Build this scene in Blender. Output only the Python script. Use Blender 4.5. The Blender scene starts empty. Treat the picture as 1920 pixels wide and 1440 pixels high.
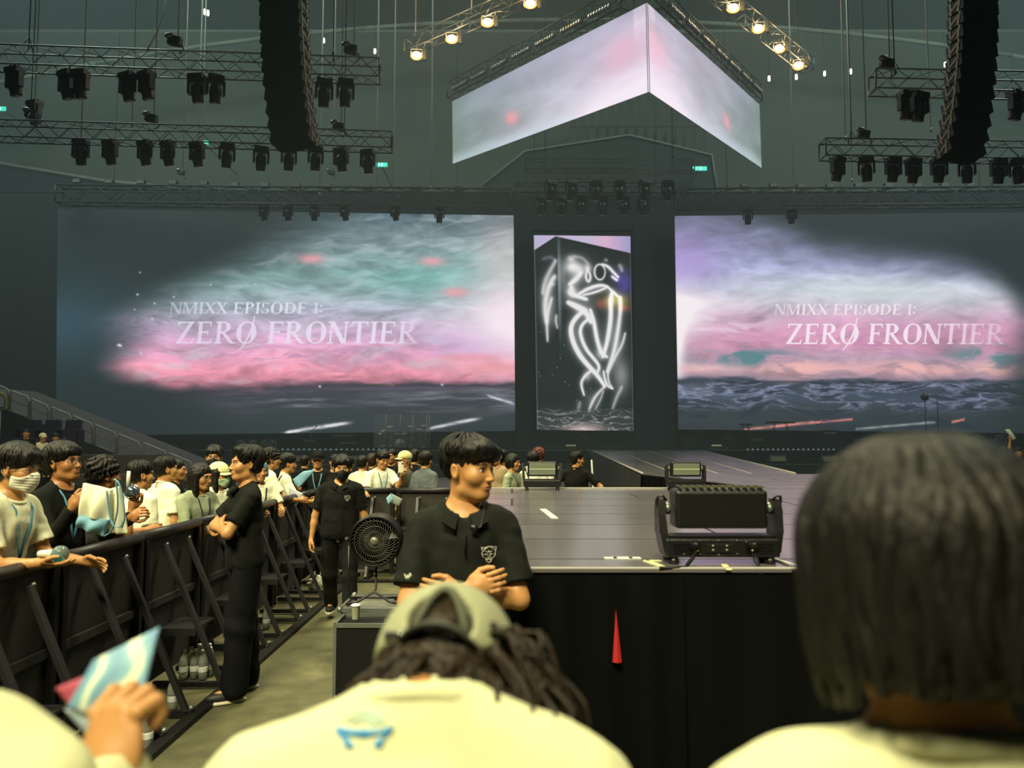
import bpy, bmesh, math, random
import numpy as np
from mathutils import Vector, Matrix, Euler
from mathutils.bvhtree import BVHTree

# ------------------------------------------------------------------ camera, world, lights, exposure
SC = bpy.context.scene
COL = SC.collection
PI = math.pi
FPX = 1443.0
PITCH = math.atan(104 / FPX)
CAMZ = 1.75
cam_d = bpy.data.cameras.new('camera')
cam = bpy.data.objects.new('camera', cam_d)
COL.objects.link(cam)
cam.location = (0, 0, CAMZ)
cam.rotation_euler = (PI / 2 + PITCH, 0, 0)
cam_d.sensor_width = 36
cam_d.lens = FPX / 1920 * 36
cam_d.clip_start = 0.05
cam_d.clip_end = 300
cam_d.dof.use_dof = True
cam_d.dof.focus_distance = 8.0
cam_d.dof.aperture_fstop = 2.6
SC.camera = cam

world = bpy.data.worlds.new('world')
SC.world = world
world.use_nodes = True
bg = world.node_tree.nodes['Background']
bg.inputs[0].default_value = (0.010, 0.013, 0.012, 1)
bg.inputs[1].default_value = 1.0

SC.view_settings.view_transform = 'Standard'
SC.view_settings.look = 'None'
SC.view_settings.gamma = 1
SC.view_settings.exposure = 0.0
SC.view_settings.use_curve_mapping = False
SC.cycles.max_bounces = 5
SC.cycles.diffuse_bounces = 2
SC.cycles.glossy_bounces = 3
SC.cycles.transmission_bounces = 4
SC.cycles.transparent_max_bounces = 8
SC.cycles.volume_bounces = 0
SC.cycles.sample_clamp_indirect = 3
SC.cycles.caustics_reflective = False
SC.cycles.caustics_refractive = False
SC.cycles.use_denoising = True


def area_light(name, loc, target, size, sizey, power, col):
    ld = bpy.data.lights.new(name, 'AREA')
    ld.shape = 'RECTANGLE'
    ld.size = size
    ld.size_y = sizey
    ld.energy = power
    ld.color = col
    lo = bpy.data.objects.new(name, ld)
    COL.objects.link(lo)
    lo.location = loc
    d = Vector(target) - Vector(loc)
    lo.rotation_euler = d.to_track_quat('-Z', 'Y').to_euler()
    return lo


HOUSE = (1.0, 0.93, 0.56)
COOL = (0.78, 1.0, 0.92)
area_light('house_flood_rear', (-3, -9, 17), (-.5, 4.5, 1), 8, 3, 1350, HOUSE).data.spread = math.radians(75)
area_light('house_flood_left', (-13, 3, 16), (-3, 8, 1), 5, 4, 800, HOUSE).data.spread = math.radians(75)
area_light('house_flood_centre', (1.5, 13, 17), (-1, 9, 0), 6, 4, 700, (1.0, 0.94, 0.56)).data.spread = math.radians(80)
area_light('arena_house_left', (-26, 30, 36), (-20, 48, 12), 16, 6, 6400, COOL)
area_light('arena_house_right', (30, 30, 36), (26, 48, 12), 16, 6, 6400, COOL)
SC.cycles.use_adaptive_sampling = True
SC.cycles.adaptive_threshold = 0.03


def cdir(px, py):
    x = (px - 960) / FPX
    z = (720 - py) / FPX
    cp, sp = math.cos(PITCH), math.sin(PITCH)
    return Vector((x, cp - z * sp, sp + z * cp))


def P(px, py, Y):
    d = cdir(px, py)
    return Vector((0, 0, CAMZ)) + d * (Y / d.y)


def PF(px, py, z):
    d = cdir(px, py)
    return Vector((0, 0, CAMZ)) + d * ((z - CAMZ) / d.z)


# ------------------------------------------------------------------ materials
def lin(c):
    c = c / 255.0
    return c / 12.92 if c <= 0.04045 else ((c + 0.055) / 1.055) ** 2.4


def L3(rgb):
    return tuple(lin(v) for v in rgb)


MATS = {}


def mat(name, rgb, rough=0.6, metal=0.0, spec=0.5, var=0.0, vscale=6.0, bump=0.0, bscale=40.0,
        stretch=(1, 1, 1), emit=None, estr=1.0, alpha=None, trans=0.0, coat=0.0, rvar=0.0, sheen=0.0):
    if name in MATS:
        return MATS[name]
    m = bpy.data.materials.new(name)
    m.use_nodes = True
    nt = m.node_tree
    b = nt.nodes['Principled BSDF']
    c = (*L3(rgb), 1)
    b.inputs['Base Color'].default_value = c
    b.inputs['Roughness'].default_value = rough
    b.inputs['Metallic'].default_value = metal
    b.inputs['Specular IOR Level'].default_value = spec
    if coat:
        b.inputs['Coat Weight'].default_value = coat
    if sheen:
        b.inputs['Sheen Weight'].default_value = sheen
    if trans:
        b.inputs['Transmission Weight'].default_value = trans
        b.inputs['IOR'].default_value = 1.3
    if emit is not None:
        b.inputs['Emission Color'].default_value = (*L3(emit), 1)
        b.inputs['Emission Strength'].default_value = estr
    if alpha is not None:
        b.inputs['Alpha'].default_value = alpha
    if var or bump or rvar:
        tc = nt.nodes.new('ShaderNodeTexCoord')
        mp = nt.nodes.new('ShaderNodeMapping')
        mp.inputs['Scale'].default_value = stretch
        nt.links.new(tc.outputs['Object'], mp.inputs['Vector'])
    if var or rvar:
        n = nt.nodes.new('ShaderNodeTexNoise')
        n.inputs['Scale'].default_value = vscale
        n.inputs['Detail'].default_value = 5
        nt.links.new(mp.outputs[0], n.inputs['Vector'])
        if var:
            cr = nt.nodes.new('ShaderNodeValToRGB')
            cr.color_ramp.elements[0].position = 0.3
            cr.color_ramp.elements[1].position = 0.7
            cr.color_ramp.elements[0].color = (*[v * (1 - var) for v in c[:3]], 1)
            cr.color_ramp.elements[1].color = (*[min(1, v * (1 + var)) for v in c[:3]], 1)
            nt.links.new(n.outputs['Fac'], cr.inputs[0])
            nt.links.new(cr.outputs[0], b.inputs['Base Color'])
        if rvar:
            mr = nt.nodes.new('ShaderNodeMapRange')
            mr.inputs['To Min'].default_value = max(0.02, rough - rvar)
            mr.inputs['To Max'].default_value = rough + rvar
            nt.links.new(n.outputs['Fac'], mr.inputs['Value'])
            nt.links.new(mr.outputs[0], b.inputs['Roughness'])
    if bump:
        n2 = nt.nodes.new('ShaderNodeTexNoise')
        n2.inputs['Scale'].default_value = bscale
        n2.inputs['Detail'].default_value = 3
        nt.links.new(mp.outputs[0], n2.inputs['Vector'])
        bp = nt.nodes.new('ShaderNodeBump')
        bp.inputs['Strength'].default_value = bump
        bp.inputs['Distance'].default_value = 0.02
        nt.links.new(n2.outputs['Fac'], bp.inputs['Height'])
        nt.links.new(bp.outputs[0], b.inputs['Normal'])
    MATS[name] = m
    return m


def screen_mat(name='led_screen'):
    if name in MATS:
        return MATS[name]
    m = bpy.data.materials.new(name)
    m.use_nodes = True
    nt = m.node_tree
    b = nt.nodes['Principled BSDF']
    a = nt.nodes.new('ShaderNodeVertexColor')
    a.layer_name = 'Col'
    b.inputs['Base Color'].default_value = (0.012, 0.015, 0.015, 1)
    b.inputs['Roughness'].default_value = 0.7
    nt.links.new(a.outputs['Color'], b.inputs['Emission Color'])
    b.inputs['Emission Strength'].default_value = 1.0
    m.cycles.emission_sampling = 'NONE'
    MATS[name] = m
    return m


def letter_mat():
    if 'letters' in MATS:
        return MATS['letters']
    m = bpy.data.materials.new('lit_lettering')
    m.use_nodes = True
    nt = m.node_tree
    b = nt.nodes['Principled BSDF']
    b.inputs['Base Color'].default_value = (0.02, 0.02, 0.02, 1)
    a = nt.nodes.new('ShaderNodeVertexColor')
    a.layer_name = 'Col'
    nt.links.new(a.outputs['Color'], b.inputs['Emission Color'])
    nt.links.new(a.outputs['Alpha'], b.inputs['Alpha'])
    b.inputs['Emission Strength'].default_value = 1.0
    m.cycles.emission_sampling = 'NONE'
    MATS['letters'] = m
    return m


M_BLACK = mat('black_paint', (14, 14, 14), 0.55, spec=.3, var=0.2, vscale=8)
M_BLACKM = mat('black_metal', (28, 27, 28), 0.38, metal=0.3, rvar=0.12, vscale=20)
M_DARKPL = mat('dark_plastic', (14, 15, 15), 0.4, bump=0.1, bscale=120)
M_ALU = mat('aluminium', (128, 134, 128), 0.38, metal=0.7, var=0.15)
M_CHROME = mat('chrome', (200, 200, 200), 0.15, metal=1.0)
M_DRAPE = mat('black_drape', (8, 10, 9), 0.95, spec=.08, var=0.25, vscale=3, stretch=(1, 1, 0.2))
M_RIG = mat('rigging_dark', (44, 52, 50), 0.6)
M_GLASSY = mat('lens_glass', (175, 180, 175), 0.15, metal=0.5)


# ------------------------------------------------------------------ mesh helpers
def finish(o, label=None, cat=None, group=None, kind=None):
    if label:
        o['label'] = label
    if cat:
        o['category'] = cat
    if group:
        o['group'] = group
    if kind:
        o['kind'] = kind
    return o


def thing(name, label, cat, loc=(0, 0, 0), rotz=0.0, group=None, scale=1.0):
    o = bpy.data.objects.new(name, None)
    o.empty_display_size = 0.1
    COL.objects.link(o)
    o.location = loc
    o.rotation_euler = (0, 0, rotz)
    o.scale = (scale,) * 3
    return finish(o, label, cat, group)


class MB:
    """collects simple solids into one mesh"""

    def __init__(s):
        s.v = []
        s.f = []
        s.fm = []
        s.sm = []

    def _add(s, vs, fs, mi=0, smooth=False):
        n = len(s.v)
        s.v.extend([tuple(v) for v in vs])
        for f in fs:
            s.f.append(tuple(n + i for i in f))
            s.fm.append(mi)
            s.sm.append(smooth)
        return s

    def box(s, c, d, rot=None, mi=0, bev=0.0):
        x, y, z = d[0] / 2, d[1] / 2, d[2] / 2
        R = rot.to_matrix() if isinstance(rot, Euler) else rot
        if bev > 0:
            bm = bmesh.new()
            bmesh.ops.create_cube(bm, size=1)
            for v in bm.verts:
                v.co = Vector((v.co.x * d[0], v.co.y * d[1], v.co.z * d[2]))
            bmesh.ops.bevel(bm, geom=list(bm.edges), offset=bev, segments=2, affect='EDGES', profile=0.6)
            vs = [v.co.copy() for v in bm.verts]
            bm.verts.index_update()
            fs = [[v.index for v in f.verts] for f in bm.faces]
            bm.free()
        else:
            vs = [Vector((a, b, e)) for a in (-x, x) for b in (-y, y) for e in (-z, z)]
            fs = [(0, 1, 3, 2), (4, 6, 7, 5), (0, 4, 5, 1), (2, 3, 7, 6), (0, 2, 6, 4), (1, 5, 7, 3)]
        if R is not None:
            vs = [R @ v for v in vs]
        c = Vector(c)
        return s._add([v + c for v in vs], fs, mi)

    def hexa(s, pts, mi=0):
        """8 points: bottom 4 ccw, top 4 ccw"""
        fs = [(3, 2, 1, 0), (4, 5, 6, 7), (0, 1, 5, 4), (1, 2, 6, 5), (2, 3, 7, 6), (3, 0, 4, 7)]
        return s._add(pts, fs, mi)

    def tube(s, pts, r, seg=8, mi=0, closed=False, radii=None, flat=None):
        pts = [Vector(p) for p in pts]
        n = len(pts)
        rings = []
        prev = None
        for i, p in enumerate(pts):
            if closed:
                t = pts[(i + 1) % n] - pts[i - 1]
            elif i == 0:
                t = pts[1] - pts[0]
            elif i == n - 1:
                t = pts[-1] - pts[-2]
            else:
                t = (pts[i + 1] - p).normalized() + (p - pts[i - 1]).normalized()
            if t.length < 1e-9:
                t = Vector((0, 0, 1))
            t.normalize()
            if prev is None:
                a = Vector((0, 0, 1)) if abs(t.z) < 0.9 else Vector((1, 0, 0))
                u = t.cross(a).normalized()
            else:
                u = (prev - t * prev.dot(t))
                u = u.normalized() if u.length > 1e-6 else t.orthogonal().normalized()
            prev = u
            w = t.cross(u)
            rr = radii[i] if radii is not None else r
            ry = rr if flat is None else rr * flat
            rings.append([p + u * (math.cos(2 * PI * k / seg) * rr) + w * (math.sin(2 * PI * k / seg) * ry) for k in range(seg)])
        vs = [v for rg in rings for v in rg]
        fs = []
        m = n if closed else n - 1
        for i in range(m):
            j = (i + 1) % n
            for k in range(seg):
                l = (k + 1) % seg
                fs.append((i * seg + k, i * seg + l, j * seg + l, j * seg + k))
        if not closed:
            fs.append(tuple(range(seg))[::-1])
            fs.append(tuple((n - 1) * seg + k for k in range(seg)))
        return s._add(vs, fs, mi, True)

    def lathe(s, prof, seg=24, M=None, mi=0):
        """prof: list of (r, z) about Z, transformed by M"""
        vs = []
        for r, z in prof:
            for k in range(seg):
                a = 2 * PI * k / seg
                v = Vector((r * math.cos(a), r * math.sin(a), z))
                vs.append(M @ v if M is not None else v)
        fs = []
        for i in range(len(prof) - 1):
            for k in range(seg):
                l = (k + 1) % seg
                fs.append((i * seg + k, i * seg + l, (i + 1) * seg + l, (i + 1) * seg + k))
        fs.append(tuple(range(seg))[::-1])
        fs.append(tuple((len(prof) - 1) * seg + k for k in range(seg)))
        return s._add(vs, fs, mi, True)

    def prism(s, poly, z0, z1, mi=0):
        n = len(poly)
        vs = [(x, y, z0) for x, y in poly] + [(x, y, z1) for x, y in poly]
        fs = [tuple(range(n))[::-1], tuple(range(n, 2 * n))]
        for i in range(n):
            j = (i + 1) % n
            fs.append((i, j, n + j, n + i))
        return s._add(vs, fs, mi)

    def ball(s, c, r, seg=12, rings=8, mi=0, M=None):
        c = Vector(c)
        r = Vector(r) if hasattr(r, '__len__') else Vector((r, r, r))
        vs = []
        for i in range(rings + 1):
            a = PI * i / rings
            for k in range(seg):
                b = 2 * PI * k / seg
                v = Vector((math.sin(a) * math.cos(b) * r.x, math.sin(a) * math.sin(b) * r.y, math.cos(a) * r.z))
                if M is not None:
                    v = M @ v
                vs.append(v + c)
        fs = []
        for i in range(rings):
            for k in range(seg):
                l = (k + 1) % seg
                fs.append((i * seg + k, (i + 1) * seg + k, (i + 1) * seg + l, i * seg + l))
        return s._add(vs, fs, mi, True)

    def build(s, name, m, parent=None, kind=None):
        me = bpy.data.meshes.new(name)
        me.from_pydata(s.v, [], s.f)
        ms = m if isinstance(m, (list, tuple)) else [m]
        for q in ms:
            me.materials.append(q)
        me.polygons.foreach_set('material_index', s.fm)
        me.polygons.foreach_set('use_smooth', s.sm)
        me.update()
        o = bpy.data.objects.new(name, me)
        COL.objects.link(o)
        if parent is not None:
            o.parent = parent
        if kind:
            o['kind'] = kind
        return o


def copy_tree(o, parent=None):
    c = o.copy()
    COL.objects.link(c)
    c.parent = parent
    for ch in o.children:
        copy_tree(ch, c)
    return c


def np_mesh(name, verts, faces, mats, parent=None, fmat=None, smooth=True):
    """verts Nx3, faces Mx4 or Mx3 arrays"""
    me = bpy.data.meshes.new(name)
    nv, nf, k = len(verts), len(faces), faces.shape[1]
    me.vertices.add(nv)
    me.vertices.foreach_set('co', np.ascontiguousarray(verts, np.float32).ravel())
    me.loops.add(nf * k)
    me.loops.foreach_set('vertex_index', np.ascontiguousarray(faces, np.int32).ravel())
    me.polygons.add(nf)
    me.polygons.foreach_set('loop_start', np.arange(0, nf * k, k, dtype=np.int32))
    me.polygons.foreach_set('loop_total', np.full(nf, k, np.int32))
    for q in (mats if isinstance(mats, (list, tuple)) else [mats]):
        me.materials.append(q)
    if fmat is not None:
        me.polygons.foreach_set('material_index', np.ascontiguousarray(fmat, np.int32))
    me.polygons.foreach_set('use_smooth', np.full(nf, smooth, bool))
    me.update(calc_edges=True)
    o = bpy.data.objects.new(name, me)
    COL.objects.link(o)
    if parent is not None:
        o.parent = parent
    return o


ORD = ['first', 'second', 'third', 'fourth', 'fifth', 'sixth', 'seventh', 'eighth', 'ninth', 'tenth', 'eleventh',
       'twelfth', 'thirteenth', 'fourteenth', 'fifteenth', 'sixteenth', 'seventeenth', 'eighteenth', 'nineteenth', 'twentieth']
# ------------------------------------------------------------------ implicit surfaces -> one continuous mesh
def _local(prim):
    k = prim[0]
    if k == 'c':
        _, p, q, r1, r2 = prim[:5]
        r = max(r1, r2)
        lo = np.minimum(p, q) - r
        hi = np.maximum(p, q) + r
    else:
        _, c, r, R = prim[:4]
        m = max(r)
        lo = np.array(c) - m
        hi = np.array(c) + m
    return lo, hi


def _dist(prim, X):
    if prim[0] == 'c':
        _, p, q, r1, r2 = prim[:5]
        p = np.array(p, np.float32)
        q = np.array(q, np.float32)
        a = q - p
        L = float(a @ a) + 1e-9
        t = np.clip(((X - p) @ a) / L, 0, 1)
        d = X - p - t[..., None] * a
        return np.sqrt((d * d).sum(-1)) - (r1 + (r2 - r1) * t)
    _, c, r, R = prim[:4]
    d = X - np.array(c, np.float32)
    if R is not None:
        d = d @ np.array(R, np.float32)
    r = np.array(r, np.float32)
    k0 = np.sqrt(((d / r) ** 2).sum(-1))
    k1 = np.sqrt(((d / (r * r)) ** 2).sum(-1)) + 1e-6
    return k0 * (k0 - 1) / k1


def C(p, q, r1, r2=None, k=0.02, op='+'):
    return ('c', np.array(p, np.float32), np.array(q, np.float32), r1, r1 if r2 is None else r2, k, op)


def E(c, r, R=None, k=0.02, op='+'):
    if not hasattr(r, '__len__'):
        r = (r, r, r)
    return ('e', np.array(c, np.float32), tuple(r), None if R is None else np.array(R, np.float32), k, op)


def xf(prims, M):
    """transform primitives by a rigid matrix"""
    A = np.array(M)[:3, :3]
    t = np.array(M)[:3, 3]
    out = []
    for p in prims:
        if p[0] == 'c':
            out.append(('c', (A @ p[1] + t).astype(np.float32), (A @ p[2] + t).astype(np.float32)) + p[3:])
        else:
            R = A if p[3] is None else A @ p[3]
            out.append(('e', (A @ p[1] + t).astype(np.float32), p[2], R.astype(np.float32)) + p[4:])
    return out


def field(prims, lo, hi, vox):
    lo = np.array(lo, np.float32)
    n = np.maximum(3, np.ceil((np.array(hi) - lo) / vox).astype(int) + 1)
    D = np.full(n, 1.0, np.float32)
    ax = [lo[i] + vox * np.arange(n[i], dtype=np.float32) for i in range(3)]
    for p in prims:
        k, op = p[-2], p[-1]
        a, b = _local(p)
        m = k + 3 * vox
        i0 = np.maximum(0, np.floor((a - m - lo) / vox).astype(int))
        i1 = np.minimum(n, np.ceil((b + m - lo) / vox).astype(int) + 1)
        if (i1 <= i0).any():
            continue
        sl = tuple(slice(i0[i], i1[i]) for i in range(3))
        X = np.stack(np.meshgrid(*[ax[i][sl[i]] for i in range(3)], indexing='ij'), -1)
        d = _dist(p, X)
        s = D[sl]
        if op == '+':
            h = np.clip(0.5 + 0.5 * (s - d) / k, 0, 1)
            D[sl] = s * (1 - h) + d * h - k * h * (1 - h)
        else:
            d = -d
            h = np.clip(0.5 - 0.5 * (s - d) / k, 0, 1)
            D[sl] = s * (1 - h) + d * h + k * h * (1 - h)
    return D, lo, ax


def nets(D, lo, vox):
    n = np.array(D.shape)
    S = D < 0
    m = n - 1
    ncell = int(m.prod())
    acc = {}
    ids_all, pos_all, quads = [], [], []
    for a in range(3):
        s0 = [slice(None)] * 3
        s1 = [slice(None)] * 3
        s0[a] = slice(0, -1)
        s1[a] = slice(1, None)
        A, B = D[tuple(s0)], D[tuple(s1)]
        cr = S[tuple(s0)] != S[tuple(s1)]
        I = np.stack(np.nonzero(cr), -1)
        if len(I) == 0:
            continue
        d0 = A[cr]
        d1 = B[cr]
        t = d0 / (d0 - d1)
        pos = I.astype(np.float32)
        pos[:, a] += t
        inside = S[tuple(s0)][cr]
        b, c = (a + 1) % 3, (a + 2) % 3
        cells = []
        ok_all = np.ones(len(I), bool)
        for db, dc in ((0, 0), (-1, 0), (-1, -1), (0, -1)):
            J = I.copy()
            J[:, b] += db
            J[:, c] += dc
            ok = ((J >= 0) & (J < m)).all(1)
            ok_all &= ok
            fid = (J[:, 0] * m[1] + J[:, 1]) * m[2] + J[:, 2]
            cells.append(fid)
            ids_all.append(fid[ok])
            pos_all.append(pos[ok])
        q = np.stack(cells, 1)[ok_all]
        ins = inside[ok_all]
        q[~ins] = q[~ins][:, ::-1]
        quads.append(q)
    ids = np.concatenate(ids_all)
    pos = np.concatenate(pos_all)
    u, inv = np.unique(ids, return_inverse=True)
    cnt = np.bincount(inv).astype(np.float32)
    V = np.stack([np.bincount(inv, pos[:, i]) / cnt for i in range(3)], 1)
    V = V * vox + lo
    Q = np.searchsorted(u, np.concatenate(quads))
    return V.astype(np.float32), Q.astype(np.int32)


def grid_pts(ax):
    return np.stack(np.meshgrid(*ax, indexing='ij'), -1)


def sdf(prims, vox, post=None, pad=0.03, lo=None, hi=None):
    if lo is None:
        los, his = zip(*[_local(p) for p in prims if p[-1] == '+'])
        lo = np.min(los, 0) - pad
        hi = np.max(his, 0) + pad
    D, lo, ax = field(prims, lo, hi, vox)
    if post is not None:
        D = post(grid_pts(ax), D)
    return nets(D, lo, vox)


def wob(X, f, amp, seed=0.0):
    x, y, z = X[..., 0], X[..., 1], X[..., 2]
    a = np.sin(f * (x * 1.0 + y * 0.6 + z * 0.9) + 2.1 * np.sin(f * 0.43 * (z - x) + seed) + seed)
    b = np.sin(f * (y * 1.1 - x * 0.7 + z * 0.5) * 1.3 + 1.7 * np.sin(f * 0.57 * (x + y) + seed * 2) + 1.3 * seed)
    return amp * (a + b * 0.6)


def mcat(parts):
    V, F, Mi = [], [], []
    n = 0
    for v, f, m in parts:
        V.append(v)
        F.append(f + n)
        Mi.append(m if hasattr(m, '__len__') else np.full(len(f), m, np.int32))
        n += len(v)
    return np.concatenate(V), np.concatenate(F), np.concatenate(Mi)


def apply(M, V):
    A = np.array(M)
    return (V @ A[:3, :3].T + A[:3, 3]).astype(np.float32)


# ------------------------------------------------------------------ people
SKIN = mat('skin_warm', (182, 131, 80), 0.5, var=0.05, vscale=12)
SKIN2 = mat('skin_tan', (164, 112, 66), 0.5, var=0.05, vscale=12)
LIPS = mat('lips', (172, 112, 84), 0.45)
EYED = mat('eye_dark', (22, 16, 14), 0.25)
EYEW = mat('eye_white', (200, 195, 185), 0.3)
BROW = mat('eyebrow', (40, 30, 24), 0.8)


def hair_mat(name, rgb, sx=(1, 1, 0.25)):
    return mat(name, rgb, 0.5, spec=.3, var=0.45, vscale=45, bump=0.35, bscale=90, stretch=sx)


HAIR = hair_mat('hair_black', (17, 15, 12))
HAIRB = hair_mat('hair_dark_brown', (40, 30, 20))
HAIRR = hair_mat('hair_red_brown', (84, 36, 28))


def cloth(name, rgb, rough=0.85, bump=0.15, var=0.06):
    return mat(name, rgb, rough, spec=.15, var=var, vscale=10, bump=bump, bscale=30)


CREAM = cloth('cotton_cream', (232, 230, 200))
WHITE = cloth('cotton_white', (225, 226, 205))
BLACKC = cloth('cotton_black', (19, 21, 19))
NAVY = cloth('cotton_navy', (22, 25, 30))
GREY = cloth('cotton_grey', (92, 98, 100))
OLIVE = cloth('cotton_olive', (62, 62, 50))
SAGE = cloth('cotton_sage', (150, 158, 130))
DENIM = cloth('denim', (46, 56, 72))
LTBLUE = cloth('cotton_light_blue', (120, 160, 176))
PATT = mat('speckled_fabric', (45, 47, 46), 0.8, var=0.9, vscale=55)
M_LAN = mat('lanyard_blue', (84, 140, 168), 0.6)
M_MASKW = mat('mask_white', (225, 222, 205), 0.8)
M_MASKG = mat('mask_green', (176, 205, 170), 0.8)
M_MASKB = mat('mask_black', (18, 18, 20), 0.7)
M_SOLE = mat('shoe_sole', (190, 185, 160), 0.6)
M_SHOE = mat('shoe_black', (20, 20, 20), 0.6)
M_LOGO = mat('emblem_print', (215, 215, 200), 0.6)


def Rx(a): return Matrix.Rotation(a, 4, 'X')
def Ry(a): return Matrix.Rotation(a, 4, 'Y')
def Rz(a): return Matrix.Rotation(a, 4, 'Z')
def T(*v): return Matrix.Translation(v)


def head_prims(jaw=1.0, detail=True):
    pr = [E((0, .02, .035), (.077, .095, .085), k=.01),
          E((0, -.025, -.03), (.060 * jaw, .068, .080), k=.03),
          E((0, -.064, -.093), (.028 * jaw, .024, .022), k=.03),
          C((-.042 * jaw, -.01, -.075), (-.016, -.058, -.098), .022, .018, k=.025),
          C((.042 * jaw, -.01, -.075), (.016, -.058, -.098), .022, .018, k=.025),
          E((-.041, -.056, -.026), .026, k=.03), E((.041, -.056, -.026), .026, k=.03)]
    if detail:
        pr += [C((-.034, -.079, .020), (.034, -.079, .020), .014, k=.02),
               E((-.031, -.103, .001), (.019, .016, .011), k=.014, op='-'),
               E((.031, -.103, .001), (.019, .016, .011), k=.014, op='-'),
               E((-.031, -.0765, .000), .0125, k=.003), E((.031, -.0765, .000), .0125, k=.003),
               C((0, -.086, .010), (0, -.107, -.034), .006, .0105, k=.012),
               E((-.011, -.098, -.037), (.008, .010, .007), k=.007), E((.011, -.098, -.037), (.008, .010, .007), k=.007),
               E((0, -.082, -.062), (.026, .014, .018), k=.014),
               E((0, -.0945, -.0605), (.021, .0052, .0044), k=.004),
               E((0, -.0932, -.0700), (.017, .0058, .0050), k=.004),
               E((0, -.1015, -.0655), (.020, .006, .0012), k=.003, op='-')]
    for s in (-1, 1):
        pr += [E((s * .080, .012, -.008), (.009, .020, .031), Matrix.Rotation(-.25, 3, 'X') @ Matrix.Rotation(s * .3, 3, 'Z'), k=.006),
               E((s * .088, .008, -.006), (.006, .010, .018), k=.005, op='-')]
    return pr


def head_mat_idx(V, F):
    c = V[F].mean(1)
    m = np.zeros(len(F), np.int32)
    x, y, z = np.abs(c[:, 0]), c[:, 1], c[:, 2]
    front = y < -.07
    m[front & (x < .020) & (z < -.0575) & (z > -.0755) & (y < -.0875)] = 1
    ex, ez = x - .031, z
    eye = front & ((ex / .0145) ** 2 + (ez / .0052) ** 2 < 1)
    m[eye] = 3
    m[eye & (np.abs(ex) < .0065)] = 2
    m[front & (ez > .0035) & (ez < .0062) & (np.abs(ex) < .0145)] = 2
    bz = .021 + .004 * np.sin(np.clip((x - .014) / .036, 0, 1) * PI)
    m[front & (x > .013) & (x < .050) & (np.abs(z - bz) < .0036)] = 4
    return m


def hair_field(style, vox, seed):
    t = {'short': .0, 'full': .006, 'swept': .006, 'curly': .012, 'bob': .01, 'long': .006, 'cap': -.004}.get(style, 0)
    pr = [E((0, .020, .045), (.086 + t, .103 + t, .088 + t), k=.01),
          E((0, .055, -.015), (.074 + t * .7, .055 + t * .6, .065), k=.03)]
    if style == 'swept':
        pr += [C((-.045, -.062, .098), (.045, -.062, .098), .026, k=.03)]
    if style == 'full':
        pr += [C((-.05, -.07, .068), (.05, -.07, .068), .026, k=.03),
               E((0, .01, .085), (.085, .095, .06), k=.03)]
    if style == 'undercut':
        pr = [E((0, .020, .040), (.0815, .100, .084), k=.01), E((0, .056, .002), (.068, .046, .052), k=.03),
              E((0, .0, .076), (.088, .104, .062), k=.012), C((-.055, -.070, .070), (.055, -.075, .066), .028, k=.03), C((.03, -.09, .060), (.065, -.075, .05), .018, k=.02)]
    if style in ('bob', 'long'):
        L = -.045 if style == 'bob' else -.22
        for s in (-1, 1):
            pr += [C((s * .070, -.005, .02), (s * .078, -.02, L), .030, .026, k=.04)]
        pr += [C((0, .07, .0), (0, .075, L), .045, .04, k=.05), C((-.045, .055, 0), (-.05, .06, L), .04, .035, k=.05),
               C((.045, .055, 0), (.05, .06, L), .04, .035, k=.05)]
    fz = {'swept': -.012, 'full': -.05, 'curly': -.045, 'cap': -.03, 'undercut': -.042, 'long': -.03, 'bob': -.045}.get(style, -.04)
    fw = .060 if style in ('bob', 'long') else .072
    pr += [E((0, -.118, fz), (fw, .082, .088), k=.012, op='-')]
    if style not in ('bob', 'long'):
        for s in (-1, 1):
            pr += [E((s * .092, -.008, -.034), (.034, .038, .048), k=.012, op='-')]

    amp, fq = {'curly': (.0080, 95), 'full': (.0022, 75), 'undercut': (.0018, 70), 'swept': (.0022, 70)}.get(style, (.0012, 90))

    def post(X, D):
        x, y, z = X[..., 0], X[..., 1] - .03, X[..., 2]
        az = np.arctan2(x, -y - .0)
        D = D + amp * np.sin(az * (26 if style == 'curly' else 17) + 3 * np.sin(z * 22 + seed) + 2 * np.sin(az * 5 + seed * 3) + seed) * np.clip((.15 - z) * 14, 0, 1)
        D = D + wob(X, fq, amp * .8, seed)
        if style not in ('bob', 'long'):
            D = np.maximum(D, -.072 - z + .3 * np.clip(.05 - y, 0, .05))
        return D
    return sdf(pr, vox, post, pad=.025)


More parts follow.
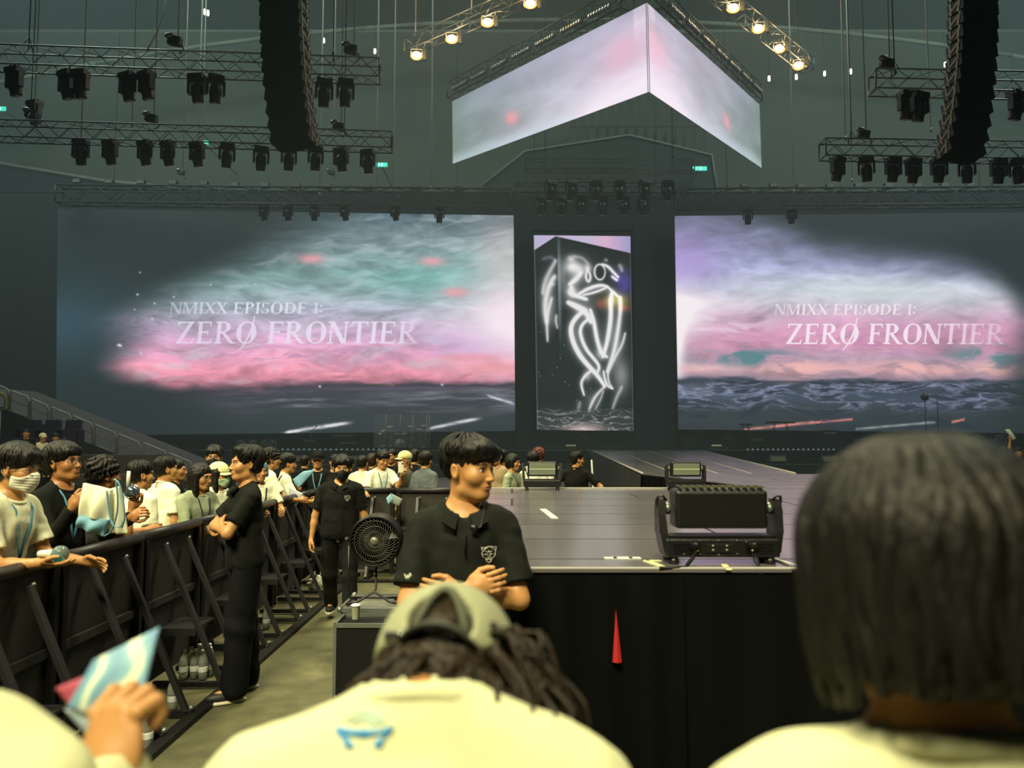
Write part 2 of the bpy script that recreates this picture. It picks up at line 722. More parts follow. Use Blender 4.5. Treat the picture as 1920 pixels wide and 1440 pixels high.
def hand_prims(curl, spread=.0, fist=False):
    pr = [E((.046, .002, 0), (.050, .040, .0155), k=.01), C((-.03, 0, 0), (.03, 0, 0), .025, .024, k=.02),
          E((.03, .026, -.006), (.03, .018, .015), k=.012)]
    ys = (.031, .011, -.010, -.029)
    Ls = (.070, .078, .072, .057)
    for i, (y, L) in enumerate(zip(ys, Ls)):
        p = Vector((.086 - abs(y) * .15, y, .001))
        a = 0.0
        c = curl * (1 + .12 * (i - 1))
        d0 = Vector((1, y * (2.2 + spread * 20), 0)).normalized()
        for j, (f, r) in enumerate(((.45, .0090), (.30, .0082), (.25, .0072))):
            a += c * (0.9 if j == 0 else 1.0)
            d = Vector((d0.x * math.cos(a), d0.y * math.cos(a), -math.sin(a)))
            q = p + d * (L * f)
            pr.append(C(p, q, r, r * .92, k=.004))
            p = q
    th = (1.2 if fist else .35 + curl * .35)
    a = Vector((.022, .034, -.006))
    b = a + Vector((.028, .024 - .012 * th, -.010 - .008 * th))
    e = b + Vector((.026, .010 - .016 * th, -.006 - .010 * th))
    f = e + Vector((.020, .002 - .012 * th, -.002 - .004 * th))
    pr += [C(a, b, .0135, .0115, k=.008), C(b, e, .0115, .0100, k=.004), C(e, f, .0100, .0088, k=.004)]
    return pr


LODS = {0: (.0026, .011, .0027, .0085, .0045), 1: (.0036, .014, .0040, .012, .007), 2: (.0060, .020, .0065, .016, .010)}


def scalp_locks(root, Mh, style, m, seed, n):
    """tapered locks combed from the crown, following the hair volume"""
    rr = random.Random(int(seed * 1000))
    b = MB()
    ex = {'full': (.093, .110, .094), 'undercut': (.089, .108, .096), 'swept': (.092, .109, .095), 'short': (.0868, .104, .089)}[style]
    lift = {'full': .006, 'undercut': .008, 'swept': .007, 'short': .002}[style]
    cr = rr.uniform(-.5, .5)
    for i in range(n):
        az = rr.uniform(-PI, PI)
        a = abs(az)
        if style == 'undercut':
            end = -.06 if a < .75 else (.12 if a < 2.0 else -.40)
        elif style == 'swept':
            end = .42 if a < .7 else (-.05 if a < 1.9 else -.85)
        else:
            end = -.02 if a < .8 else (-.28 if a < 1.25 else (.0 if a < 1.75 else -.9))
        end += rr.uniform(-.08, .22)
        st = rr.uniform(.75, 1.5)
        k = 7
        dr = rr.uniform(-.25, .45) + cr * .3
        pts = []
        off = rr.uniform(-.004, .004)
        for j in range(k + 1):
            t = j / k
            el = st + (end - st) * t
            aa = az + dr * t * t
            o = off + lift * math.sin(t * PI) + (.004 if t > .9 else 0)
            ce = math.cos(el)
            x, y, z = math.sin(aa) * ce * (ex[0] + o), .018 - math.cos(aa) * ce * (ex[1] + o), .045 + math.sin(el) * (ex[2] + o)
            if el < 0 and a > 1.9:
                z = .045 + math.sin(el) * .125
                y = .018 - math.cos(aa) * max(ce, .80) * (ex[1] - .004 + o)
                x = math.sin(aa) * max(ce, .8) * (ex[0] + o)
            pts.append(Mh @ Vector((x, y, z)))
        r0 = rr.uniform(.0045, .0085)
        b.tube(pts, r0, 5, radii=[r0 * (.55 + .6 * math.sin(PI * min(1, .1 + t / k * .75))) * (1 if t < k else .15) for t in range(k + 1)], flat=.45)
    return b.build('hair_locks', m, root)


def person(label, loc, yaw=0.0, scale=1.0, lod=2, skin=None, group=None,
           lean=0.0, twist=0.0, head=(0, 0, 0), build=1.0, arms=None,
           top='tee', top_mat=None, bottom_mat=None, hair='short', hair_m=None,
           mask=None, glasses=False, cap=None, capdir=1, lanyard=None, seated=False, legs=((0, 0), (0, 0)),
           jaw=1.0, ears=True, sleeve=.72, seed=None, neckz=0.0, caplow=.028, capk=.12, nlocks=None, cuff=-.01, legw=1.0, collar=False, hands=True, strap=None, hairlen=None):
    rnd = random.Random(int(abs(loc[0]) * 1000) + int(loc[1] * 777))
    if seed is None:
        seed = rnd.uniform(0, 6)
    skin = skin or SKIN
    top_mat = top_mat or CREAM
    bottom_mat = bottom_mat or BLACKC
    hair_m = hair_m or HAIR
    vh, vb, vd, vc, vr = LODS[lod]
    root = thing('person', label, 'person', loc, yaw, group, scale)
    w = build
    U = T(0, 0, .95) @ Rz(twist) @ Rx(lean) @ T(0, 0, -.95)
    # upper body primitives (unposed) ------------------------------------------------
    def torso(o=0.0):
        return [E((0, .01, .945), (.160 * w + o, .108 * w + o, .13 + o * .5), k=.03),
                E((0, .0, 1.09), (.140 * w + o * 1.5, .098 * w + o * 1.3, .17), k=.06),
                E((0, .005, 1.27), (.158 * w + o, .103 * w + o, .18 + o * .3), k=.06),
                C((-.125 * w, .012, 1.380), (.125 * w, .012, 1.380), .053 + o * .8, k=.045),
                C((0, .028, 1.450), (-.12 * w, .018, 1.402), .040 + o * .9, .042 + o * .9, k=.03),
                C((0, .028, 1.450), (.12 * w, .018, 1.402), .040 + o * .9, .042 + o * .9, k=.03)]
    Mh = U @ T(0, .02, 1.475 + neckz) @ Rz(head[0]) @ Rx(head[1]) @ Ry(head[2]) @ T(0, -.022, .125)
    nb = U @ Vector((0, .025, 1.40))
    nt = Mh @ Vector((0, .022, -.045))
    Mi = Mh.inverted()
    # arms ----------------------------------------------------------------------------
    if arms is None:
        arms = {}
    A = {}
    for s, key in ((1, 'L'), (-1, 'R')):
        a = dict(up=(.16, .02, -1), fo=(.06, -.25, -1), hd=None, th=(-.3, -1, 0), curl=.35, fist=False, spread=0)
        a.update(arms.get(key, {}))
        S = U @ Vector((s * .165 * w, .012, 1.375))
        def D3(v): return (U.to_3x3() @ Vector((s * v[0], v[1], v[2]))).normalized()
        du, df = D3(a['up']), D3(a['fo'])
        el = S + du * .285
        wr = el + df * .245
        dh = D3(a['hd']) if a['hd'] else df
        A[key] = (S, el, wr, du, df, dh, D3(a['th']), a)
    # legs ----------------------------------------------------------------------------
    L = []
    for s, (fl, kn) in ((1, legs[0]), (-1, legs[1])):
        h = Vector((s * .088 * w, .012, .92))
        if seated:
            k_ = h + Vector((s * .05, -.42, .02))
            an = k_ + Vector((0, .02, -.41))
        else:
            k_ = h + Vector((s * .02, -math.sin(fl) * .43, -math.cos(fl) * .43))
            an = k_ + Vector((s * .01, -math.sin(fl - kn) * .41, -math.cos(fl - kn) * .41))
        L.append((h, k_, an))
    body = xf(torso(), U) + [C(nb, nt, .059, .051, k=.035)]
    for key in 'LR':
        S, el, wr = A[key][:3]
        body += [C(S, el, .050, .037, k=.03), C(el, el + (wr - el) * .35, .037, .036, k=.02), C(el + (wr - el) * .3, wr, .036, .0245, k=.02)]
    for h, k_, an in L:
        body += [C(h, k_, .080 * w, .052, k=.03), C(k_, k_.lerp(an, .35), .052, .050, k=.02), C(k_.lerp(an, .3), an, .050, .034, k=.02),
                 C(an, an + Vector((0, -.13, -.035)), .034, .026, k=.02)]
    parts = []
    v, f = sdf(body, vb)
    parts.append((v, f, 0))
    # finer forearms replace nothing, they wrap the same surface
    hv, hf = sdf([p for p in head_prims(jaw)] + [C(Mi @ nb, Mi @ nt, .059, .051, k=.035)], vh,
                 lo=(-.11, -.135, -.15), hi=(.11, .13, .135))
    parts.append((apply(Mh, hv), hf, head_mat_idx(hv, hf)))
    frames = {}
    for key, s in (('L', 1), ('R', -1)):
        S, el, wr, du, df, dh, th, a = A[key]
        x = dh
        y = (th - x * th.dot(x)).normalized()
        z = x.cross(y) * (-s)
        M = Matrix(((x.x, y.x, z.x, wr.x), (x.y, y.y, z.y, wr.y), (x.z, y.z, z.z, wr.z), (0, 0, 0, 1)))
        frames[key] = M
        if hands:
            pv, pf = sdf(hand_prims(a['curl'], a['spread'], a['fist']), vd, pad=.012)
            pv = apply(M, pv)
            if s > 0:
                pf = pf[:, ::-1]
            parts.append((pv, pf, 0))
    V, F, Mi_ = mcat(parts)
    body_o = np_mesh('body', V, F, [skin, LIPS, EYED, EYEW, BROW], root, Mi_)
    # clothes: top ----------------------------------------------------------------------
    o = .014 if top in ('tee', 'polo') else .018
    tp = xf(torso(o), U)
    # straighter shirt skirt
    tp += xf([C((-.09 * w, .01, 1.12), (-.095 * w, .01, .93), .072 + o, .078 + o, k=.05), C((.09 * w, .01, 1.12), (.095 * w, .01, .93), .072 + o, .078 + o, k=.05)], U)
    cuts = []
    for key in 'LR':
        S, el, wr, du, df = A[key][:5]
        if top in ('tee', 'polo'):
            e = S + (el - S) * sleeve
            cuts.append((C(S, S + (el - S) * (sleeve + .3), .058, .072), np.array(e, np.float32), np.array(du, np.float32)))
        else:
            tp += [C(S, el, .058, .050, k=.03)]
            cuts.append((C(el, wr + df * .05, .050, .040), np.array(wr + df * cuff, np.float32), np.array(df, np.float32)))
    up = (U.to_3x3() @ Vector((0, 0, 1)))
    hem0 = np.array(U @ Vector((0, 0, .86)))
    hole = C(U @ Vector((0, .008, 1.435)), U @ Vector((0, -.04, 1.62)), .058, .12, k=.01, op='-')
    hole2 = E(U @ Vector((0, -.085, 1.455)), (.045, .05, .045), k=.02, op='-')
    holes = [hole] + ([hole2] if top == 'polo' else [])

    def post(X, D):
        D = D + wob(X, 22, .0035 * (1 if lod < 2 else .8), seed) + wob(X, 47, .0014, seed + 2)
        hz = (X - hem0) @ np.array(up, np.float32)
        D = np.maximum(D, -hz)
        for cp, e, d in cuts:
            sl = np.maximum(_dist(cp, X) + wob(X, 60, .0018, seed), (X - e) @ d)
            h = np.clip(0.5 + 0.5 * (D - sl) / .022, 0, 1)
            D = D * (1 - h) + sl * h - .022 * h * (1 - h)
        for hp in holes:
            h2 = -_dist(hp, X)
            D = np.maximum(D, h2)
        return D
    allp = tp + [c[0] for c in cuts]
    los, his = zip(*[_local(p) for p in allp])
    tv, tf = sdf(tp, vc, post, lo=np.min(los, 0) - .03, hi=np.max(his, 0) + .03)
    top_o = np_mesh({'tee': 'tee_shirt', 'polo': 'polo_shirt', 'sweater': 'sweater', 'shirt': 'shirt', 'jacket': 'jacket'}[top], tv, tf, top_mat, root)
    if not collar:
        nbm = MB()
        nbm.tube([U @ Vector((.074 * math.cos(a), .010 + .070 * math.sin(a), 1.452 + .026 * math.sin(a))) for a in [2 * PI * i / 24 for i in range(24)]], .011, 8, closed=True)
        nbm.build('neckband', top_mat, root)
    if collar:
        ring = MB()
        pts, rad = [], []
        for i in range(25):
            a = -PI / 2 + .28 + (2 * PI - .56) * i / 24
            front = max(0, -math.sin(a))
            pts.append(U @ Vector((.078 * math.cos(a), .012 + .072 * math.sin(a), 1.462 - .042 * front)))
            rad.append(.021 - .004 * front)
        ring.tube(pts, .02, 10, radii=rad, flat=.38)
        for s in (-1, 1):
            ring.hexa([U @ Vector(p) for p in ((s * .018, -.062, 1.425), (s * .075, -.055, 1.44), (s * .085, -.098, 1.40), (s * .035, -.112, 1.372),
                                               (s * .020, -.070, 1.433), (s * .078, -.062, 1.449), (s * .088, -.106, 1.409), (s * .037, -.119, 1.380))])
        ring.build('collar', top_mat, root)
    # trousers --------------------------------------------------------------------------
    bp = [E((0, .012, .925), (.158 * w, .108 * w, .10), k=.03)]
    for h, k_, an in L:
        bp += [C(h, k_, .086 * w * (1 + (legw - 1) * .4), .078 * legw, k=.03), C(k_, an, .078 * legw, .072 * legw, k=.03)]
    ank = min(L[0][2].z, L[1][2].z)

    def postb(X, D):
        D = D + wob(X, 24, .004, seed + 1)
        return np.maximum(np.maximum(D, X[..., 2] - .99), (ank - .045) - X[..., 2])
    bv, bf = sdf(bp, vc * 1.15, postb)
    np_mesh('trousers', bv, bf, bottom_mat, root)
    if not seated or lod < 2:
        for h, k_, an in L:
            sh = MB()
            c = an + Vector((0, -.055, -.045))
            sh.ball(c + Vector((0, 0, .005)), (.046, .135, .040), 14, 8)
            sh.build('shoe', M_SHOE, root)
            so = MB()
            so.lathe([(.01, -.014), (.05, -.012), (.052, .0), (.04, .012)], 16, T(*(c + Vector((0, 0, -.024)))) @ Matrix.Diagonal((.95, 2.75, 1, 1)))
            so.build('shoe_sole', M_SOLE, root)
    # hair ------------------------------------------------------------------------------
    if hair:
        rv, rf = hair_field(hair, vr, seed)
        np_mesh('hair', apply(Mh, rv), rf, hair_m, root)
    if hair in ('full', 'undercut', 'swept', 'short') and lod < 2 and not cap:
        scalp_locks(root, Mh, hair, hair_m, seed, nlocks or (260 if lod == 0 else 130))
    if mask:
        mp = head_prims(jaw, False)[:7]
        mp = [('c', p[1], p[2], p[3] + .006, p[4] + .006, p[5], p[6]) if p[0] == 'c' else ('e', p[1], tuple(q + .007 for q in p[2])) + p[3:] for p in mp]
        mp += [E((0, -.082, -.052), (.040, .038, .046), k=.02), E((0, -.094, -.026), (.020, .022, .026), k=.02)]

        def pm(X, D):
            x, y, z = X[..., 0], X[..., 1], X[..., 2]
            D = D + .0012 * np.sin(z * 420) * (y < -.04)
            lim = np.maximum(np.maximum(z - (-.004 - np.abs(x) * .5), -.128 - z + np.abs(x) * .5), y + .012)
            return np.maximum(D, lim)
        mv, mf = sdf(mp, vh * 1.15, pm, lo=(-.09, -.135, -.14), hi=(.09, .02, .02))
        fm = np_mesh('face_mask', apply(Mh, mv), mf, mask, root)
        lp = MB()
        for s in (-1, 1):
            lp.tube([Mh @ Vector(p) for p in ((s * .066, -.02, -.03), (s * .083, .0, .012), (s * .088, .025, .018), (s * .085, .03, -.02), (s * .066, -.012, -.07))], .0018, 6)
        lp.build('ear_loop', mask, fm)
    if glasses:
        g = MB()
        for s in (-1, 1):
            g.tube([Mh @ Vector((s * .033 + .023 * math.cos(a), -.106 + .006 * abs(math.cos(a)), -.002 + .019 * math.sin(a))) for a in [2 * PI * i / 16 for i in range(16)]], .0016, 6, closed=True)
            g.tube([Mh @ Vector(p) for p in ((s * .055, -.098, .003), (s * .080, -.03, .006), (s * .085, .015, .004))], .0016, 6)
        g.tube([Mh @ Vector(p) for p in ((-.011, -.107, 0), (0, -.110, .003), (.011, -.107, 0))], .0016, 6)
        g.build('glasses', M_BLACKM, root)
    if cap:
        def pc(X, D):
            D = np.maximum(D, (caplow - capk * X[..., 1] * capdir) - X[..., 2])
            if capk > .3:
                D = np.maximum(D, -_dist(E((0, .13, .022), (.044, .055, .036)), X))
            return D
        cv, cf = sdf([E((0, .018, .045), (.094, .113, .098), k=.01)], vr, pc)
        co = np_mesh('cap', apply(Mh, cv), cf, cap, root)
        br = MB()
        n = 14
        top_, bot_ = [], []
        for i in range(n + 1):
            a = PI * (i / n)
            for k, rr in enumerate((.0, 1.0)):
                x = .078 * math.cos(a)
                y = -.055 - rr * .095 * math.sin(a) ** .6
                z = .040 - rr * .018 - .10 * (x / .078) ** 2 * .12
                p = Vector((x, y * capdir + (0.036 if capdir < 0 else 0), z))
                top_.append(Mh @ (p + Vector((0, 0, .003))))
                bot_.append(Mh @ (p - Vector((0, 0, .003))))
        N = len(top_)
        fs = []
        for i in range(n):
            a, b, c, d = 2 * i, 2 * i + 1, 2 * i + 3, 2 * i + 2
            fs += [(a, b, c, d), (N + d, N + c, N + b, N + a), (b, N + b, N + c, c)]
        br._add(top_ + bot_, fs, 0, True)
        br.build('cap_brim', cap, co)
    if lanyard:
        bvh = BVHTree.FromPolygons([tuple(p) for p in tv.tolist()], tf.tolist())
        st = [[(-.070, 1.47), (-.062, 1.40), (-.045, 1.30), (-.02, 1.20), (0, 1.12)], [(.070, 1.47), (.062, 1.40), (.045, 1.30), (.02, 1.20), (0, 1.12)]]
        rib = MB()
        for pl in st:
            q = []
            for (x, z) in pl:
                o_ = U @ Vector((x, -.6, z))
                h = bvh.ray_cast(o_, U.to_3x3() @ Vector((0, 1, 0)))
                q.append((h[0] if h[0] is not None else U @ Vector((x, -.09, z))) + U.to_3x3() @ Vector((0, -.006, 0)))
            rib.tube(q, .009, 6, flat=.25)
        rib.build('lanyard', lanyard, root)
    if strap:
        bvh = BVHTree.FromPolygons([tuple(p) for p in tv.tolist()], tf.tolist())
        rib = MB()
        for side in strap[1]:
            q = []
            for i in range(9):
                t = i / 8
                x = (.10 - .20 * t) * w
                if strap[2] < 0: x = -x
                z = 1.44 - .46 * t
                o_ = U @ Vector((x, .6 * side, z))
                h = bvh.ray_cast(o_, U.to_3x3() @ Vector((0, -side, 0)))
                q.append((h[0] if h[0] is not None else U @ Vector((x, .09 * side, z))) + U.to_3x3() @ Vector((0, .004 * side, 0)))
            rib.tube(q, .018, 6, flat=.2)
        rib.build('bag_strap', strap[0], root)
    return dict(root=root, U=U, Mh=Mh, hands=frames, top=(tv, tf), top_o=top_o, body=body_o, A=A)


def world_of(pd, M):
    """world matrix of a local frame M of a person (root scaled)"""
    r = pd['root']
    return Matrix.LocRotScale(r.location, r.rotation_euler, r.scale) @ M


def print_on(pd, name, strokes, origin, m, side=-1, r=.002, flat=.5, obj=None, parent=None, scale=1.0):
    """thin strokes projected on the front (side=-1) or back (+1) of the top garment; strokes in upper-body x,z metres"""
    tv, tf = pd['top']
    bvh = BVHTree.FromPolygons([tuple(p) for p in tv.tolist()], tf.tolist())
    U = pd['U']
    b = MB()
    for st in strokes:
        q = []
        for (x, z) in st:
            x, z = origin[0] + x * scale, origin[1] + z * scale
            o_ = U @ Vector((x, .6 * side, z))
            h = bvh.ray_cast(o_, U.to_3x3() @ Vector((0, -side, 0)))
            if h[0] is None:
                continue
            q.append(h[0] + U.to_3x3() @ Vector((0, .001 * side, 0)))
        if len(q) > 1:
            b.tube(q, r, 5, flat=flat)
    return b.build(name, m, parent or pd['root'])
# ------------------------------------------------------------------ setting
STG = 1.2   # stage deck height


def struct(mb, name, m):
    return finish(mb.build(name, m), kind='structure')


def concrete():
    m = mat('concrete_floor', (92, 90, 66), 0.5, bump=0.15, bscale=25)
    nt = m.node_tree
    b = nt.nodes['Principled BSDF']
    tc = nt.nodes.new('ShaderNodeTexCoord')
    n1 = nt.nodes.new('ShaderNodeTexNoise'); n1.inputs['Scale'].default_value = 1.1; n1.inputs['Detail'].default_value = 8; n1.inputs['Distortion'].default_value = 0.6
    n2 = nt.nodes.new('ShaderNodeTexNoise'); n2.inputs['Scale'].default_value = 6; n2.inputs['Detail'].default_value = 6
    nt.links.new(tc.outputs['Object'], n1.inputs['Vector']); nt.links.new(tc.outputs['Object'], n2.inputs['Vector'])
    cr = nt.nodes.new('ShaderNodeValToRGB')
    cr.color_ramp.elements[0].position = .32; cr.color_ramp.elements[0].color = (*L3((60, 59, 42)), 1)
    cr.color_ramp.elements[1].position = .68; cr.color_ramp.elements[1].color = (*L3((108, 105, 76)), 1)
    mx = nt.nodes.new('ShaderNodeMath'); mx.operation = 'MULTIPLY_ADD'; mx.inputs[1].default_value = .6
    ad = nt.nodes.new('ShaderNodeMath'); ad.operation = 'MULTIPLY'; ad.inputs[1].default_value = .4
    nt.links.new(n2.outputs['Fac'], ad.inputs[0]); nt.links.new(n1.outputs['Fac'], mx.inputs[0]); nt.links.new(ad.outputs[0], mx.inputs[2])
    nt.links.new(mx.outputs[0], cr.inputs[0]); nt.links.new(cr.outputs[0], b.inputs['Base Color'])
    mr = nt.nodes.new('ShaderNodeMapRange'); mr.inputs['To Min'].default_value = .3; mr.inputs['To Max'].default_value = .65
    nt.links.new(n1.outputs['Fac'], mr.inputs['Value']); nt.links.new(mr.outputs[0], b.inputs['Roughness'])
    return m


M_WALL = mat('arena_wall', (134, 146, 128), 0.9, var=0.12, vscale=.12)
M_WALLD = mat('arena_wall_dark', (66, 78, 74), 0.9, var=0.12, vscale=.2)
M_CEIL = mat('arena_ceiling', (110, 122, 108), 0.95, var=0.15, vscale=.08)
struct(MB().box((5, 30, -.05), (120, 90, .1)), 'floor', concrete())
struct(MB().box((5, 66, 19), (120, .6, 38)), 'wall_back', M_WALL)
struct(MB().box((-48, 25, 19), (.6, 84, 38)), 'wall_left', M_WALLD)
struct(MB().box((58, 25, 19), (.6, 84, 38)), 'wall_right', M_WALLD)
struct(MB().box((5, 25, 38.2), (108, 84, .5)), 'ceiling', M_CEIL)
# roof beams and wall ribs
for i, (y0, y1) in enumerate(((46, 60), (54, 65))):
    b = MB()
    for k in range(24):
        x0, x1 = -45 + k * 4.2, -45 + (k + 1) * 4.2
        z = lambda x: 36.5 - ((x - 5) / 60) ** 2 * 9 - i * 2.0
        b.tube([(x0, y0 + 4, z(x0)), (x1, y0 + 4, z(x1))], .16, 6)
    struct(b, 'trim_%d' % (i + 1), M_WALL)
# upper tier rim on the left, box structure with pale rim lines behind the hanging screen
YB = 65.0
b = MB()
pl = [P(-60, 298, YB), P(0, 306, YB), P(190, 338, YB), P(330, 352, YB)]
b.tube(pl, .14, 6)
struct(b, 'trim_3', mat('rim_line', (165, 158, 146), .6))
b = MB()
q = [P(-90, 294, YB + .3), P(0, 306, YB + .3), P(190, 338, YB + .3), P(420, 356, YB + .3), P(420, 560, YB + .3), P(-90, 560, YB + .3)]
b._add([v for v in q] + [v + Vector((0, .4, 0)) for v in q], [(5, 4, 3, 2, 1, 0), (6, 7, 8, 9, 10, 11)] + [(i, (i + 1) % 6, 6 + (i + 1) % 6, 6 + i) for i in range(6)])
struct(b, 'wall_tier', mat('tier_dark', (34, 43, 40), .9))
YG = 60.0
gp = [P(905, 346, YG), P(985, 283, YG), P(1180, 253, YG), P(1335, 290, YG), P(1345, 356, YG)]
b = MB()
b.tube(gp, .07, 6)
struct(b, 'trim_4', mat('rim_line_pale', (150, 156, 148), .6))
poly = [v + Vector((0, .2, 0)) for v in gp] + [P(1345, 420, YG + .2), P(905, 420, YG + .2)]
n = len(poly)
b = MB()
b._add(poly + [v + Vector((0, 2, 0)) for v in poly], [tuple(range(n))[::-1], tuple(range(n, 2 * n))] + [(i, (i + 1) % n, n + (i + 1) % n, n + i) for i in range(n)])
struct(b, 'wall_gable', mat('gable_dark', (50, 60, 56), .9))
# louvred wall panels to the right of the gable
b = MB()
for k in range(15):
    xx = 1075 + k * 18
    p0 = P(xx, 178 + abs(xx - 1215) * .32, 62)
    p1 = P(xx, 272, 62)
    if xx > 1190:
        p1 = P(xx, 255 + (xx - 1180) * .22, 62)
    b.box((p0 + p1) / 2, (.52, .12, abs(p0.z - p1.z)))
b.box(P(1210, 236, 61.9), (12.5, .1, .12))
struct(b, 'trim_5', mat('wall_panels', (78, 86, 82), .8))

# ------------------------------------------------------------------ LED screens (content in photo-like pixel coordinates, drawn on their own surface)
RS = np.random.RandomState(7)
LAT = RS.rand(257, 257).astype(np.float32)


def vnoise(x, y):
    xi = np.floor(x).astype(int); yi = np.floor(y).astype(int)
    fx = x - xi; fy = y - yi
    fx = fx * fx * (3 - 2 * fx); fy = fy * fy * (3 - 2 * fy)
    a = LAT[xi % 256, yi % 256]; b_ = LAT[(xi + 1) % 256, yi % 256]
    c = LAT[xi % 256, (yi + 1) % 256]; d = LAT[(xi + 1) % 256, (yi + 1) % 256]
    return (a * (1 - fx) + b_ * fx) * (1 - fy) + (c * (1 - fx) + d * fx) * fy


def fbm(x, y, o=5):
    s = 0; a = .5; t = 0
    for i in range(o):
        s = s + a * vnoise(x * 2 ** i + 17.3 * i, y * 2 ** i + 5.1 * i); t += a; a *= .55
    return s / t


def sstep(a, b_, x):
    t = np.clip((x - a) / (b_ - a), 0, 1)
    return t * t * (3 - 2 * t)


def ramp(v, stops):
    xs = [s[0] for s in stops]
    return np.stack([np.interp(v, xs, [s[1][i] for s in stops]) for i in range(3)], -1)


def mixc(c, col, m):
    return c * (1 - m[..., None]) + np.array(col, np.float32) * m[..., None]


def gs(u, v, cu, cv, ru, rv):
    return np.exp(-((u - cu) / ru) ** 2 - ((v - cv) / rv) ** 2)


def content_left(u, v):
    w = fbm(u / 140, v / 60, 3) * 40
    n = fbm((u + v * .9) / 110, (v - u * .18 + w) / 26)
    c = ramp(v + (n - .5) * 30, [(395, (88, 112, 122)), (450, (118, 140, 146)), (520, (130, 168, 166)), (560, (150, 172, 180)), (600, (176, 170, 192)), (640, (205, 165, 200)),
                      (672, (240, 170, 200)), (700, (248, 158, 180)), (714, (205, 130, 150)), (728, (60, 55, 66)), (745, (56, 62, 72)), (775, (48, 56, 62)), (817, (38, 50, 54))])
    sky = 1 - sstep(716, 726, v)
    n3 = fbm((u - v * .6) / 34 + 31, (v + u * .12 + w * 1.4) / 8 + 11, 6)
    c = c * (1 + sky * ((n - .5) * .45 + (n3 - .5) * .42))[..., None]
    n2 = fbm((u - v * .8) / 60 + 9, (v + u * .15 + w) / 14 + 3, 6)
    c = mixc(c, (206, 222, 230), sky * np.clip((n2 - .50) * 1.9, 0, .42))
    c = mixc(c, (92, 88, 110), sky * np.clip((n3 - .52) * 3, 0, .6) * gs(u, v, 240, 612, 150, 34))
    c = mixc(c, (150, 110, 150), sky * np.clip((n3 - .50) * 4, 0, .5) * gs(u, v, 560, 668, 330, 16))
    c = mixc(c, (205, 95, 130), sky * np.clip((n2 - .52) * 5, 0, .55) * gs(u, v, 640, 706, 300, 10))
    c = mixc(c, (105, 200, 190), sky * gs(u, v, 800, 525, 110, 40) * .35)
    c = mixc(c, (196, 150, 215), sky * gs(u, v, 880, 650, 80, 26) * .6)
    c = mixc(c, (255, 240, 252), sky * np.clip(gs(u, v, 985, 600, 130, 75) * 1.2, 0, 1))
    c = mixc(c, (238, 214, 214), sky * gs(u, v, 945, 480, 60, 90) * .5)
    c = mixc(c, (235, 150, 160), sky * np.clip(gs(u, v, 930, 690, 110, 14) + gs(u, v, 880, 672, 60, 7), 0, 1) * np.clip(n2 * 1.6 - .3, 0, 1))
    for cu, cv in ((572, 486), (803, 489), (848, 548)):
        c = mixc(c, (240, 165, 175), gs(u, v, cu, cv, 24, 9) * .9)
    # faint box outline in the clouds
    c = mixc(c, (170, 180, 190), .35 * gs(u, v, 802, 460, 1.5, 40) + .35 * np.exp(-((v - (432 - (u - 802) * .40)) / 1.6) ** 2) * ((u > 802) & (u < 872)))
    # sea
    sea = sstep(724, 732, v)
    s = fbm(u / 70, v / 6, 5)
    c = mixc(c, (150, 155, 165), sea * np.clip((s - .42) * 2.4, 0, 1) * np.clip(gs(u, v, 545, 750, 120, 20) + gs(u, v, 805, 752, 90, 20) + gs(u, v, 960, 745, 70, 30) * 1.2, 0, 1))
    c = mixc(c, (130, 105, 150), sea * gs(u, v, 760, 727, 220, 6) * .5)
    def streak(a, b2, w_, col, k):
        t = np.clip((u - a[0]) / (b2[0] - a[0]), 0, 1)
        yy = a[1] + (b2[1] - a[1]) * t ** .8
        m = np.exp(-((v - yy) / w_) ** 2) * sstep(0, .15, t) * (1 - sstep(.75, 1, t)) * ((u > a[0]) & (u < b2[0]))
        return mixc(c, col, np.clip(m * k * (.5 + fbm(u / 18, v / 4, 2)), 0, 1))
    c = streak((512, 814), (660, 792), 3.2, (225, 225, 232), 1.1)
    c = streak((786, 810), (905, 786), 3.2, (215, 218, 226), 1.0)
    c = streak((905, 742), (968, 762), 2.4, (220, 215, 235), 1.0)
    # left fade to black level
    xb = np.interp(v, [395, 450, 500, 540, 600, 650, 690, 716, 740, 817], [560, 500, 400, 300, 205, 215, 195, 225, 320, 350])
    wd = np.interp(v, [395, 520, 580, 690, 817], [190, 150, 130, 70, 200])
    m = sstep(xb - wd * .5, xb + wd, u)
    dark = ramp(u, [(105, (30, 44, 46)), (200, (34, 44, 48)), (420, (32, 42, 43))])
    dv = gs(u, v, 105, 610, 130, 70)
    dark = mixc(dark * .95, (46, 74, 88), dv)
    c = c * m[..., None] + dark * (1 - m[..., None])
    for cu, cv, r in ((219, 649, 2.6), (222, 650, 2), (252, 556, 1.8), (283, 572, 1.5), (256, 515, 1.3), (318, 560, 1.4), (279, 600, 1.5), (312, 596, 1.4), (259, 663, 1.4), (385, 537, 1.2), (468, 535, 1.2), (247, 584, 1.2), (588, 726, 2), (821, 724, 2)):
        c = mixc(c, (225, 235, 240), gs(u, v, cu, cv, r * 1.2, r))
    return c


